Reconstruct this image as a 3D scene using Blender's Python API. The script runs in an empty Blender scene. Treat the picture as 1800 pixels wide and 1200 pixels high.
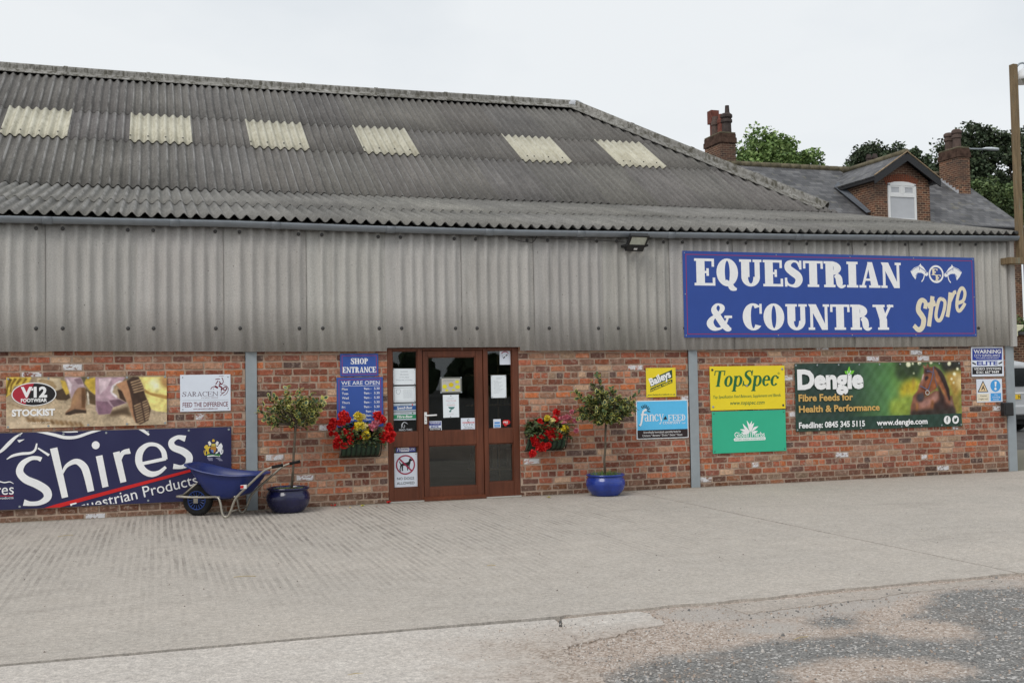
# ---------- part 1: camera, world, light, helpers, materials ----------
import bpy, bmesh, math, random
import numpy as np
from mathutils import Vector, Matrix
R = math.radians
rnd = random.Random(7)
sc = bpy.context.scene
COL = sc.collection

# camera
cam_d = bpy.data.cameras.new('camera'); cam = bpy.data.objects.new('camera', cam_d); COL.objects.link(cam)
cam_d.sensor_width = 36.0; cam_d.lens = 38.2025; cam_d.clip_start = 0.05; cam_d.clip_end = 2000
cam.matrix_world = Matrix([[0.950268, 0.004047, -0.311407, 0.0], [-0.310952, -0.043228, -0.949442, -13.838157], [-0.017304, 0.999057, -0.03982, 1.488275], [0.0, 0.0, 0.0, 1.0]])
sc.camera = cam

# world: overcast sky
world = bpy.data.worlds.new('World'); sc.world = world; world.use_nodes = True
nt = world.node_tree; nt.nodes.clear()
SUN_EL, SUN_AZ = R(48), R(232)      # high, behind the camera and to its left
out = nt.nodes.new('ShaderNodeOutputWorld'); bg = nt.nodes.new('ShaderNodeBackground')
sky = nt.nodes.new('ShaderNodeTexSky'); sky.sky_type = 'NISHITA'; sky.sun_disc = False
sky.sun_elevation = SUN_EL; sky.sun_rotation = SUN_AZ; sky.dust_density = 3.0
tc = nt.nodes.new('ShaderNodeTexCoord'); mp = nt.nodes.new('ShaderNodeMapping'); mp.inputs['Scale'].default_value = (1, 1, 2.2)
nz = nt.nodes.new('ShaderNodeTexNoise'); nz.inputs['Scale'].default_value = 1.5; nz.inputs['Detail'].default_value = 6; nz.inputs['Roughness'].default_value = .5
cr = nt.nodes.new('ShaderNodeValToRGB')
cr.color_ramp.elements[0].position = .40; cr.color_ramp.elements[0].color = (7.15, 7.65, 8.15, 1)
cr.color_ramp.elements[1].position = .60; cr.color_ramp.elements[1].color = (8.9, 9.2, 9.4, 1)
mx = nt.nodes.new('ShaderNodeMix'); mx.data_type = 'RGBA'; mx.inputs[0].default_value = .93
L = nt.links.new
L(tc.outputs['Generated'], mp.inputs[0]); L(mp.outputs[0], nz.inputs[0]); L(nz.outputs[0], cr.inputs[0])
L(sky.outputs[0], mx.inputs[6]); L(cr.outputs[0], mx.inputs[7]); L(mx.outputs[2], bg.inputs[0])
bg.inputs[1].default_value = .1; L(bg.outputs[0], out.inputs[0])

# sun behind cloud
sd = bpy.data.lights.new('sun', 'SUN'); sd.energy = 1.35; sd.angle = R(28); sd.color = (1, .97, .92)
so = bpy.data.objects.new('sun', sd); COL.objects.link(so)
dvec = Vector((math.sin(SUN_AZ) * math.cos(SUN_EL), math.cos(SUN_AZ) * math.cos(SUN_EL), math.sin(SUN_EL)))
so.rotation_euler = dvec.to_track_quat('Z', 'Y').to_euler()
so.location = (-4, -20, 20)

vs = sc.view_settings; vs.view_transform = 'Standard'; vs.look = 'None'; vs.exposure = 0.0; vs.gamma = 1.0
sc.display_settings.display_device = 'sRGB'
sc.cycles.max_bounces = 6; sc.cycles.transparent_max_bounces = 12

# ---------- helpers ----------
def lin(v):
    v = v / 255.0
    return v / 12.92 if v <= .04045 else ((v + .055) / 1.055) ** 2.4
KW = .80        # light an upright, sky-facing wall sends back per unit of albedo
def P(r, g, b, k=None):
    k = k or KW
    return tuple(min(.93, lin(c) / k) for c in (r, g, b)) + (1.0,)

def tag(o, label=None, cat=None, group=None, kind=None):
    if label: o['label'] = label
    if cat: o['category'] = cat
    if group: o['group'] = group
    if kind: o['kind'] = kind
    return o

def empty(name, loc=(0, 0, 0), label=None, cat=None, group=None, rz=0):
    o = bpy.data.objects.new(name, None); COL.objects.link(o)
    o.location = loc; o.rotation_euler = (0, 0, rz); o.empty_display_size = .2
    return tag(o, label, cat, group)

class MB:
    def __init__(s): s.v = []; s.f = []; s.c = []; s.uv = None
    def add(s, verts, faces, col=(1, 1, 1, 1)):
        n = len(s.v); s.v += [tuple(p) for p in verts]
        for f in faces: s.f.append(tuple(i + n for i in f)); s.c.append(col)
        return s
    def box(s, x0, x1, y0, y1, z0, z1, col=(1, 1, 1, 1)):
        v = [(x0, y0, z0), (x1, y0, z0), (x1, y1, z0), (x0, y1, z0), (x0, y0, z1), (x1, y0, z1), (x1, y1, z1), (x0, y1, z1)]
        return s.add(v, [(0, 3, 2, 1), (4, 5, 6, 7), (0, 1, 5, 4), (1, 2, 6, 5), (2, 3, 7, 6), (3, 0, 4, 7)], col)
    def poly(s, pts, col=(1, 1, 1, 1)): return s.add(pts, [tuple(range(len(pts)))], col)
    def prism(s, pts, y0, y1, col=(1, 1, 1, 1)):       # pts in (x, z), counter-clockwise seen from -Y
        n = len(pts); v = [(x, y0, z) for x, z in pts] + [(x, y1, z) for x, z in pts]
        f = [tuple(range(n)), tuple(range(2 * n - 1, n - 1, -1))] + [(i, i + n, (i + 1) % n + n, (i + 1) % n) for i in range(n)]
        return s.add(v, f, col)
    def prismx(s, pts, x0, x1, col=(1, 1, 1, 1)):      # pts in (y, z)
        n = len(pts); v = [(x0, y, z) for y, z in pts] + [(x1, y, z) for y, z in pts]
        f = [tuple(range(n)), tuple(range(2 * n - 1, n - 1, -1))] + [(i, i + n, (i + 1) % n + n, (i + 1) % n) for i in range(n)]
        return s.add(v, f, col)
    def tube(s, pts, r, n=8, cap=True, col=(1, 1, 1, 1)):
        pts = [Vector(p) for p in pts]; rs = r if isinstance(r, (list, tuple)) else [r] * len(pts)
        b = len(s.v); up = None; vv = []
        for i, p in enumerate(pts):
            d = (pts[min(i + 1, len(pts) - 1)] - pts[max(i - 1, 0)]).normalized()
            if up is None:
                up = Vector((0, 0, 1)) if abs(d.z) < .9 else Vector((1, 0, 0))
            a = d.cross(up).normalized(); up2 = a.cross(d).normalized(); up = up2
            for k in range(n):
                t = 2 * math.pi * k / n
                vv.append(p + (a * math.cos(t) + up2 * math.sin(t)) * rs[i])
        f = []
        for i in range(len(pts) - 1):
            for k in range(n):
                f.append((i * n + k, i * n + (k + 1) % n, (i + 1) * n + (k + 1) % n, (i + 1) * n + k))
        if cap: f += [tuple(range(n - 1, -1, -1)), tuple(range((len(pts) - 1) * n, len(pts) * n))]
        return s.add(vv, f, col)
    def lathe(s, prof, c=(0, 0, 0), n=24, axis='z', col=(1, 1, 1, 1), sx=1, sy=1):
        vv = []
        for r_, h in prof:
            for k in range(n):
                t = 2 * math.pi * k / n; a, b_ = r_ * math.cos(t) * sx, r_ * math.sin(t) * sy
                q = {'z': (a, b_, h), 'y': (a, h, b_), 'x': (h, a, b_)}[axis]
                vv.append((c[0] + q[0], c[1] + q[1], c[2] + q[2]))
        f = []
        for i in range(len(prof) - 1):
            for k in range(n): f.append((i * n + k, i * n + (k + 1) % n, (i + 1) * n + (k + 1) % n, (i + 1) * n + k))
        if prof[0][0] > 1e-4: f.append(tuple(range(n - 1, -1, -1)))
        if prof[-1][0] > 1e-4: f.append(tuple(range((len(prof) - 1) * n, len(prof) * n)))
        return s.add(vv, f, col)
    def build(s, name, mat, parent=None, smooth=False, bevel=0, solid=0, uvscale=None, fixn=False, segs=2):
        me = bpy.data.meshes.new(name); me.from_pydata(s.v, [], s.f); me.update()
        ca = me.color_attributes.new('Col', 'FLOAT_COLOR', 'CORNER')
        cnt = np.fromiter((len(f) for f in s.f), dtype=np.int64, count=len(s.f))
        arr = np.repeat(np.array(s.c, dtype=np.float32), cnt, axis=0)
        if len(arr): ca.data.foreach_set('color', arr.ravel())
        if uvscale:
            uvl = me.uv_layers.new(name='UVMap'); uu = []
            for p in me.polygons:
                nrm = p.normal
                h = Vector((1, 0, 0)) if abs(nrm.x) < .7 else Vector((0, 1, 0))
                if abs(nrm.z) > .999: u_, v_ = Vector((1, 0, 0)), Vector((0, 1, 0))
                else:
                    u_ = Vector((0, 0, 1)).cross(nrm).normalized(); v_ = nrm.cross(u_).normalized()
                for li in p.loop_indices:
                    co = me.vertices[me.loops[li].vertex_index].co
                    uu += [co.dot(u_) * uvscale, co.dot(v_) * uvscale]
            uvl.data.foreach_set('uv', uu)
        if fixn:
            bm = bmesh.new(); bm.from_mesh(me); bmesh.ops.recalc_face_normals(bm, faces=bm.faces); bm.to_mesh(me); bm.free()
        if smooth: me.polygons.foreach_set('use_smooth', [True] * len(me.polygons))
        if isinstance(mat, (list, tuple)):
            for m_ in mat: me.materials.append(m_)
        else: me.materials.append(mat)
        o = bpy.data.objects.new(name, me); COL.objects.link(o)
        if parent: o.parent = parent
        if solid:
            md = o.modifiers.new('thickness', 'SOLIDIFY'); md.thickness = solid; md.offset = -1
        if bevel:
            md = o.modifiers.new('bevel', 'BEVEL'); md.width = bevel; md.segments = segs; md.limit_method = 'ANGLE'; md.angle_limit = R(40)
        return o

# ---------- materials ----------
def _n(t, k, **kw):
    n = t.nodes.new(k)
    for a, b in kw.items(): setattr(n, a, b)
    return n
def mixc(t, fac, a, b, mode='MIX'):
    n = _n(t, 'ShaderNodeMix', data_type='RGBA', blend_type=mode)
    for idx, v in ((0, fac), (6, a), (7, b)):
        if hasattr(v, 'links') or hasattr(v, 'is_linked'): t.links.new(v, n.inputs[idx])
        else: n.inputs[idx].default_value = v
    return n.outputs[2]
def noise(t, scale, detail=4, rough=.55, vec=None, dist=0):
    n = _n(t, 'ShaderNodeTexNoise'); n.inputs['Scale'].default_value = scale; n.inputs['Detail'].default_value = detail
    n.inputs['Roughness'].default_value = rough; n.inputs['Distortion'].default_value = dist
    if vec is not None: t.links.new(vec, n.inputs['Vector'])
    return n.outputs[0]
def ramp(t, src, p0, p1, c0=(0, 0, 0, 1), c1=(1, 1, 1, 1)):
    n = _n(t, 'ShaderNodeValToRGB'); e = n.color_ramp.elements
    e[0].position, e[1].position = p0, p1; e[0].color, e[1].color = c0, c1
    t.links.new(src, n.inputs[0]); return n.outputs[0]
def math_(t, op, a, b=0.0):
    n = _n(t, 'ShaderNodeMath', operation=op)
    for i, v in enumerate((a, b)):
        if hasattr(v, 'is_linked'): t.links.new(v, n.inputs[i])
        else: n.inputs[i].default_value = v
    return n.outputs[0]
def mapping(t, scale=(1, 1, 1), coord='Object', rot=(0, 0, 0)):
    c = _n(t, 'ShaderNodeTexCoord'); m = _n(t, 'ShaderNodeMapping'); m.inputs['Scale'].default_value = scale; m.inputs['Rotation'].default_value = rot
    t.links.new(c.outputs[coord], m.inputs[0]); return m.outputs[0]
def newmat(name, rough=.6, spec=.35, metal=0):
    m = bpy.data.materials.new(name); m.use_nodes = True; t = m.node_tree
    b = t.nodes['Principled BSDF']; b.inputs['Roughness'].default_value = rough
    b.inputs['Specular IOR Level'].default_value = spec; b.inputs['Metallic'].default_value = metal
    return m, t, b
def bump(t, b, h, strength=.3, dist=.01):
    n = _n(t, 'ShaderNodeBump'); n.inputs['Strength'].default_value = strength; n.inputs['Distance'].default_value = dist
    t.links.new(h, n.inputs['Height']); t.links.new(n.outputs[0], b.inputs['Normal']); return n
MATS = {}
def pm(name, col=None, rough=.6, spec=.35, metal=0, var=.12, scale=6, bmp=0, bscale=60, bdist=.004, stretch=(1, 1, 1), spots=None):
    """plain material: colour (or the mesh's own colour attribute) broken up by noise"""
    if name in MATS: return MATS[name]
    m, t, b = newmat(name, rough, spec, metal); vec = mapping(t, stretch)
    if col is None:
        a = _n(t, 'ShaderNodeVertexColor', layer_name='Col'); base = a.outputs[0]
    else:
        a = _n(t, 'ShaderNodeRGB'); a.outputs[0].default_value = col; base = a.outputs[0]
    if var:
        f = ramp(t, noise(t, scale, 6, .6, vec), .3, .7, (1 - var,) * 3 + (1,), (1 + var,) * 3 + (1,))
        base = mixc(t, 1.0, base, f, 'MULTIPLY')
    if spots:
        sc_, thr, c_ = spots
        base = mixc(t, ramp(t, noise(t, sc_, 3, .6, vec), thr, thr + .06), base, c_)
    t.links.new(base, b.inputs['Base Color'])
    if bmp: bump(t, b, noise(t, bscale, 4, .6, vec), bmp, bdist)
    MATS[name] = m; return m
def flat(name, col, rough=.45, spec=.4): return pm(name, col, rough, spec, var=.05, scale=9)

# ---------- lettering ----------
def font_mesh(body, bold=0.0, shear=0.0, spacing=1.0):
    cu = bpy.data.curves.new('lettering', 'FONT'); cu.body = body; cu.size = 1; cu.offset = bold; cu.shear = shear
    cu.space_character = spacing; cu.resolution_u = 3; cu.fill_mode = 'FRONT'
    o = bpy.data.objects.new('lettering', cu); COL.objects.link(o)
    dg = bpy.context.evaluated_depsgraph_get(); dg.update()
    me = bpy.data.meshes.new_from_object(o.evaluated_get(dg))
    v = np.array([q.co[:] for q in me.vertices]).reshape(-1, 3)[:, :2]; f = [tuple(p.vertices) for p in me.polygons]
    bpy.data.objects.remove(o); bpy.data.curves.remove(cu); bpy.data.meshes.remove(me)
    return v, f
CAP = None
def text(parent, body, x, z, h, mat, y, w=None, align='L', bold=0.0, shear=0.0, rot=0.0, spacing=1.0, name='lettering', clip=None):
    """flat lettering facing -Y; h = height of a capital letter, w = width of the whole line"""
    global CAP
    if CAP is None:
        cv, _ = font_mesh('H'); CAP = cv[:, 1].max() - cv[:, 1].min()
    v, f = font_mesh(body, bold, shear, spacing)
    if not len(v): return None
    x0, x1 = v[:, 0].min(), v[:, 0].max(); s = h / CAP; sx = (w / (x1 - x0)) if w else s
    px = (v[:, 0] - x0) * sx; tw = (x1 - x0) * sx
    px -= {'L': 0, 'C': tw / 2, 'R': tw}[align]; pz = v[:, 1] * s
    c_, s_ = math.cos(rot), math.sin(rot)
    m = MB(); m.add([(x + a * c_ - b * s_, y, z + a * s_ + b * c_) for a, b in zip(px, pz)], f)
    o = m.build(name, mat, parent)
    if clip is not None:
        bm = bmesh.new(); bm.from_mesh(o.data)
        bmesh.ops.bisect_plane(bm, geom=bm.verts[:] + bm.edges[:] + bm.faces[:], plane_co=(0, 0, clip), plane_no=(0, 0, -1), clear_outer=True)
        bm.to_mesh(o.data); bm.free()
    return o

def catmull(pts, n=6):
    P_ = [np.array(p, float) for p in pts]
    if len(P_) < 3: return P_
    q = [2 * P_[0] - P_[1]] + P_ + [2 * P_[-1] - P_[-2]]; o = []
    for i in range(1, len(q) - 2):
        for k in range(n):
            t = k / n; a, b, c, d = q[i - 1], q[i], q[i + 1], q[i + 2]
            o.append(.5 * (2 * b + (c - a) * t + (2 * a - 5 * b + 4 * c - d) * t * t + (3 * b - a - 3 * c + d) * t ** 3))
    o.append(P_[-1]); return o
def stroke(pts, ws, n=6):
    """brush stroke: list of quads in the plane, along a smooth path with changing width"""
    ws = ws if isinstance(ws, (list, tuple)) else [ws] * len(pts)
    pw = catmull([(p[0], p[1], w_) for p, w_ in zip(pts, ws)], n)
    lft, rgt = [], []
    for i, p in enumerate(pw):
        d = pw[min(i + 1, len(pw) - 1)][:2] - pw[max(i - 1, 0)][:2]; d = d / (np.linalg.norm(d) + 1e-9)
        nn = np.array([-d[1], d[0]]) * max(.0003, p[2]) / 2; lft.append(p[:2] + nn); rgt.append(p[:2] - nn)
    return [[rgt[i], rgt[i + 1], lft[i + 1], lft[i]] for i in range(len(pw) - 1)]
def ring(cx, cy, a, b, S, t, a0=0, a1=360, n=28):
    o = []
    for i in range(n):
        u0, u1 = R(a0 + (a1 - a0) * i / n), R(a0 + (a1 - a0) * (i + 1) / n)
        p = lambda u, a_, b_: (cx + a_ * math.cos(u), cy + b_ * math.sin(u))
        o.append([p(u0, a - S, b - t), p(u0, a, b), p(u1, a, b), p(u1, a - S, b - t)])
    return o
def rc(a, b, c, d): return [[(a, b), (c, b), (c, d), (a, d)]]
def glyph(ch, S, t, h, s):
    """slab-serif letters, capital height 1: returns (polygons, advance)"""
    bt = max(t, S * .3); bl = .30
    if ch == ' ': return [], .34
    if ch == 'E': w = .74; return rc(s, 0, s + S, 1) + rc(0, 0, w, h) + rc(0, 1 - h, w - .03, 1) + rc(w - .03 - bt, 1 - bl, w - .03, 1) + rc(w - bt, 0, w, bl) + rc(s + S, .5 - t / 2, w * .7, .5 + t / 2) + rc(w * .7 - bt, .36, w * .7, .64), w + .05
    if ch == 'F': w = .72; return rc(s, 0, s + S, 1) + rc(0, 0, 2 * s + S + .04, h) + rc(0, 1 - h, w, 1) + rc(w - bt, 1 - bl, w, 1) + rc(s + S, .48 - t / 2, w * .7, .48 + t / 2) + rc(w * .7 - bt, .34, w * .7, .62), w + .03
    if ch == 'T': w = .76; c = w / 2; return rc(c - S / 2, 0, c + S / 2, 1) + rc(c - S / 2 - s, 0, c + S / 2 + s, h) + rc(0, 1 - h, w, 1) + rc(0, 1 - bl, bt, 1) + rc(w - bt, 1 - bl, w, 1), w + .03
    if ch == 'I': return rc(s, 0, s + S, 1) + rc(0, 0, 2 * s + S, h) + rc(0, 1 - h, 2 * s + S, 1), 2 * s + S + .05
    if ch == 'H': w = .84; return rc(s, 0, s + S, 1) + rc(w - s - S, 0, w - s, 1) + rc(s + S, .5 - t / 2, w - s - S, .5 + t / 2) + rc(0, 0, 2 * s + S, h) + rc(0, 1 - h, 2 * s + S, 1) + rc(w - 2 * s - S, 0, w, h) + rc(w - 2 * s - S, 1 - h, w, 1), w + .05
    if ch == 'U': w = .82; T = max(t, S * .62); return rc(s, .34, s + S, 1) + rc(w - s - T, .34, w - s, 1) + ring(w / 2, .35, w / 2 - s, .365, (S + T) / 2, t * 1.3, 180, 360) + rc(0, 1 - h, 2 * s + S, 1) + rc(w - 2 * s - T, 1 - h, w, 1), w + .05
    if ch == 'O': return ring(.39, .5, .39, .52, S, t), .83
    if ch == 'Q': return ring(.39, .5, .39, .52, S, t) + stroke([(.33, .20), (.47, .06), (.56, -.08), (.72, -.13)], [t, S * .6, S * .7, t], 3), .83
    if ch == 'C': return ring(.39, .5, .39, .52, S, t, 48, 318) + rc(.66 - bt * .4, .62, .66 + bt * .6, 1.0), .77
    if ch == 'D': return rc(s, 0, s + S, 1) + ring(s + S * .5 + .02, .5, .42, .5, S, h, -90, 90) + rc(0, 0, s + S, h) + rc(0, 1 - h, s + S, 1), s + S * .5 + .5
    if ch == 'S': return stroke([(.60, .74), (.50, .93), (.34, .965), (.17, .87), (.16, .70), (.33, .55), (.50, .42), (.555, .25), (.46, .08), (.30, .035), (.13, .10), (.055, .28)], [t, t, t * 1.1, S * .75, S * .9, S, S, S * .9, S * .7, t * 1.2, t, t], 5) + rc(.57, .66, .57 + bt, 1) + rc(.02, 0, .02 + bt, .34), .72
    if ch == 'R': return rc(s, 0, s + S, 1) + ring(s + S * .7, .735, .39, .265, S * .95, t, -90, 90) + rc(0, 0, 2 * s + S, h) + rc(0, 1 - h, s + S * .8, 1) + rc(s + S, .47, s + S * .8 + .03, .47 + t) + stroke([(s + S + .08, .48), (s + S + .2, .36), (s + S + .24, .12), (s + S + .33, .03), (s + S + .47, .08)], [S * .6, S * .85, S * .8, t * 1.6, t * .6], 4), s + S + .52
    if ch == 'P': return rc(s, 0, s + S, 1) + ring(s + S * .7, .71, .42, .29, S * .95, t, -90, 90) + rc(0, 0, 2 * s + S, h) + rc(0, 1 - h, s + S * .8, 1), s + S * .7 + .46
    if ch == 'A': return stroke([(.13, .02), (.40, .99)], [t * 1.1, t * 1.1]) + [[(.36 - S * .1, 1), (.70 - S * .75, 0), (.70 + S * .25, 0), (.36 + S * .55, 1)]] + rc(.20, .27, .55, .27 + t) + rc(0, 0, .27, h) + rc(.68 - S * .75 - s, 0, .72 + S * .25 + s * .6, h), .78 + S * .3
    if ch == 'N': T = t * 1.25; return rc(s, 0, s + T, 1) + [[(.0, 1), (.74 - S * .75, 0), (.74, 0), (S * 1.0, 1)]] + rc(.74 - T, 0, .74, 1) + rc(0, 0, 2 * s + T, h) + rc(.74 - T - s, 1 - h, .74 + s, 1), .78 + s
    if ch == 'M': T = t * 1.25; return rc(s, 0, s + T, 1) + [[(s, 1), (.47 - S * .3, 0), (.47 + S * .3, 0), (s + S * .8, 1)]] + stroke([(.47, .04), (.84, .98)], t * 1.2) + rc(.82, 0, .82 + S, 1) + rc(0, 0, 2 * s + T, h) + rc(0, 1 - h, s, 1) + rc(.82 - s, 0, .82 + S + s, h) + rc(.82, 1 - h, .82 + S + s, 1), .9 + S + s
    if ch == 'Y': return [[(.10, 1), (.42 - S / 2, .40), (.42 + S / 2, .40), (.10 + S, 1)]] + rc(.42 - S / 2, 0, .42 + S / 2, .42) + stroke([(.72, 1), (.44, .40)], t * 1.2) + rc(.42 - S / 2 - s, 0, .42 + S / 2 + s, h) + rc(0, 1 - h, .12 + S + s, 1) + rc(.58, 1 - h, .84, 1), .86
    if ch == '&': return stroke([(.86, .04), (.74, .05), (.58, .20), (.38, .52), (.25, .75), (.31, .92), (.43, .965), (.55, .86), (.50, .70), (.32, .55), (.16, .41), (.10, .24), (.20, .08), (.38, .035), (.56, .12), (.68, .30), (.74, .47)], [t, S * .75, S * .8, S * .8, S * .7, t * 1.4, t, S * .6, S * .5, t * 1.2, S * .6, S * .85, S * .7, t * 1.2, t, t, t], 4) + rc(.62, .45, .90, .45 + h), .95
    if ch == 'o': return ring(.30, .33, .30, .345, S, t), .64
    if ch == 'c': return ring(.30, .33, .30, .345, S, t, 50, 325) + rc(.42, .44, .42 + S * .8, .58), .58
    if ch == 'e': return ring(.30, .33, .30, .345, S, t, 0, 322) + rc(.12, .33, .58, .33 + t), .62
    if ch == 'p': return rc(s, -.32, s + S, .66) + ring(s + S * .5 + .2, .33, .31, .345, S, t) + rc(0, -.32, 2 * s + S, -.32 + h) + rc(0, .66 - h, s, .66), s + S * .5 + .54
    if ch == 'f': return rc(s, -.02, s + S, .8) + stroke([(s + S / 2, .78), (s + S / 2 + .05, .95), (s + S / 2 + .2, 1.02), (s + S / 2 + .3, .93)], [S, S * .9, t * 1.5, t * 1.5]) + rc(0, .60, s + S + .16, .60 + h), s + S + .2
    if ch == 'a': return stroke([(.08, .52), (.16, .63), (.28, .65), (.40, .56), (.41, .40)], [S * .7, t, t, S * .8, S]) + rc(.41 - S / 2, .06, .41 + S / 2, .45) + stroke([(.41, .08), (.5, .02), (.58, .06)], [S, S * .5, t]) + ring(.24, .18, .22, .20, S * .9, t), .60
    if ch == 'n': return rc(s, 0, s + S, .66) + stroke([(s + S, .50), (s + S + .1, .62), (s + S + .2, .64), (s + S + .29, .52), (s + S + .29, .38)], [t, t * 1.2, S * .6, S * .95, S]) + rc(s + S + .29 - S / 2, 0, s + S + .29 + S / 2, .40) + rc(0, 0, 2 * s + S, h) + rc(0, .66 - h, s, .66) + rc(s + S + .29 - S / 2 - s, 0, s + S + .29 + S / 2 + s, h), s + S + .42
    if ch == 'y': return [[(.05, .66), (.28 - S * .4, .02), (.28 + S * .4, .02), (.05 + S, .66)]] + stroke([(.52, .66), (.30, .05), (.20, -.22), (.06, -.28)], [t * 1.2, t * 1.2, t * 1.3, S * .9]) + rc(0, .66 - h, .12 + S, .66) + rc(.42, .66 - h, .62, .66), .62
    return [], .4
def slab(parent, body, x, z, h, w, mat, y, S=.27, t=.085, hh=.10, s=.07, shear=0.0, name='lettering', rot=0.0):
    polys = []; cx = 0
    for ch in body:
        g, adv = glyph(ch, S, t, hh, s)
        polys += [[(p[0] + cx + shear * p[1], p[1]) for p in q] for q in g]; cx += adv
    xs = [p[0] for q in polys for p in q]; x0, x1 = min(xs), max(xs); sx = w / (x1 - x0); m = MB()
    c_, s_ = math.cos(rot), math.sin(rot)
    for i, q in enumerate(polys):
        yy = y - .000014 * (i % 41)
        pts = [((p[0] - x0) * sx, p[1] * h) for p in q]
        ar = sum(pts[k][0] * pts[(k + 1) % len(pts)][1] - pts[(k + 1) % len(pts)][0] * pts[k][1] for k in range(len(pts)))
        if ar < 0: pts.reverse()
        m.poly([(x + a * c_ - b * s_, yy, z + a * s_ + b * c_) for a, b in pts])
    return m.build(name, mat, parent)
def shapes(parent, name, polys, mat, y, closed=True):
    """flat printed shapes, each a polygon or a list of quads, in (x, z)"""
    m = MB(); i = 0
    for q in polys:
        pts = [tuple(p) for p in q]
        ar = sum(pts[k][0] * pts[(k + 1) % len(pts)][1] - pts[(k + 1) % len(pts)][0] * pts[k][1] for k in range(len(pts)))
        if ar < 0: pts.reverse()
        m.poly([(a, y - .000014 * (i % 41), b) for a, b in pts]); i += 1
    return m.build(name, mat, parent)
def ell(cx, cz, a, b, n=36): return [(cx + a * math.cos(2 * math.pi * k / n), cz + b * math.sin(2 * math.pi * k / n)) for k in range(n)]
def board(name, x0, x1, z0, z1, y, mat, label, cat, group=None, th=.006, bev=.0015, edge=None):
    """a flat sign board: Empty at its middle with a 'panel' part; returns (root, half width, half height, y of its face)"""
    cx, cz = (x0 + x1) / 2, (z0 + z1) / 2; hw, hh = (x1 - x0) / 2, (z1 - z0) / 2
    r_ = empty(name, (cx, y, cz), label, cat, group)
    MB().box(-hw, hw, -th, 0, -hh, hh).build('panel', mat, r_, bevel=bev)
    return r_, hw, hh, -th - .0006
def frame_line(parent, hw, hh, ins, wd, mat, y, name='border_line'):
    a, b = hw - ins, hh - ins; m = MB()
    for x0, x1, z0, z1 in ((-a, a, b - wd, b), (-a, a, -b, -b + wd), (-a, -a + wd, -b + wd, b - wd), (a - wd, a, -b + wd, b - wd)):
        m.poly([(x0, y, z0), (x1, y, z0), (x1, y, z1), (x0, y, z1)])
    return m.build(name, mat, parent)
def screws(parent, pts, y, mat, r=.011, name='fixing_screw'):
    for x, z in pts:
        MB().lathe([(r, 0), (r, -.002), (r * .6, -.0045), (0.0, -.005)], (x, y, z), 10, 'y').build(name, mat, parent, smooth=True, fixn=True)
# rasterised print: polygons drawn softly into the colour attribute of a fine grid
def inpoly(px_, pz_, poly):
    r_ = np.zeros(px_.shape, bool); n = len(poly); j = n - 1
    for i in range(n):
        xi, zi = poly[i]; xj, zj = poly[j]
        c = ((zi > pz_) != (zj > pz_)) & (px_ < (xj - xi) * (pz_ - zi) / (zj - zi + 1e-12) + xi); r_ ^= c; j = i
    return r_
def blur(a, k):
    for _ in range(2):
        if k < 1: return a
        for ax in (0, 1):
            p = np.pad(a, [(k, k) if i == ax else (0, 0) for i in range(a.ndim)], 'edge'); cs = np.cumsum(p, axis=ax)
            cs = np.concatenate([np.zeros_like(np.take(cs, [0], ax)), cs], ax)
            n = a.shape[ax]; hi = np.take(cs, range(2 * k + 1, 2 * k + 1 + n), ax); lo = np.take(cs, range(0, n), ax); a = (hi - lo) / (2 * k + 1)
    return a
def smooth_noise(nz_, nx_, cell, rg, oct_=3):
    o = np.zeros((nz_, nx_)); amp = 1
    for k in range(oct_):
        c = max(1.0, cell / 2 ** k); g = rg.random((int(nz_ / c) + 3, int(nx_ / c) + 3))
        zz, xx = np.arange(nz_) / c, np.arange(nx_) / c; zi, xi = zz.astype(int), xx.astype(int); fz, fx = (zz - zi)[:, None], (xx - xi)[None]
        fz, fx = fz * fz * (3 - 2 * fz), fx * fx * (3 - 2 * fx)
        v = g[zi][:, xi] * (1 - fz) * (1 - fx) + g[zi + 1][:, xi] * fz * (1 - fx) + g[zi][:, xi + 1] * (1 - fz) * fx + g[zi + 1][:, xi + 1] * fz * fx
        o += (v - .5) * amp; amp *= .55
    return o
def raster(hw, hh, nx, nz_, base, layers, seed=1):
    """base: function(U,V)->(nz,nx,3) sRGB 0..255; layers: (rgb, poly in local metres, blur cells, grain)"""
    rg = np.random.default_rng(seed); X, Z = np.meshgrid(np.linspace(-hw, hw, nx), np.linspace(-hh, hh, nz_))
    img = base((X + hw) / (2 * hw), (Z + hh) / (2 * hh), rg)
    for rgb, poly, bl, gr in layers:
        m = blur(inpoly(X, Z, poly).astype(float), bl)[..., None]
        c = np.array(rgb, float)[None, None] * (1 + gr * smooth_noise(nz_, nx, 14, rg))[..., None]
        img = img * (1 - m) + c * m
    return X, Z, np.clip(img, 0, 255)
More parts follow.
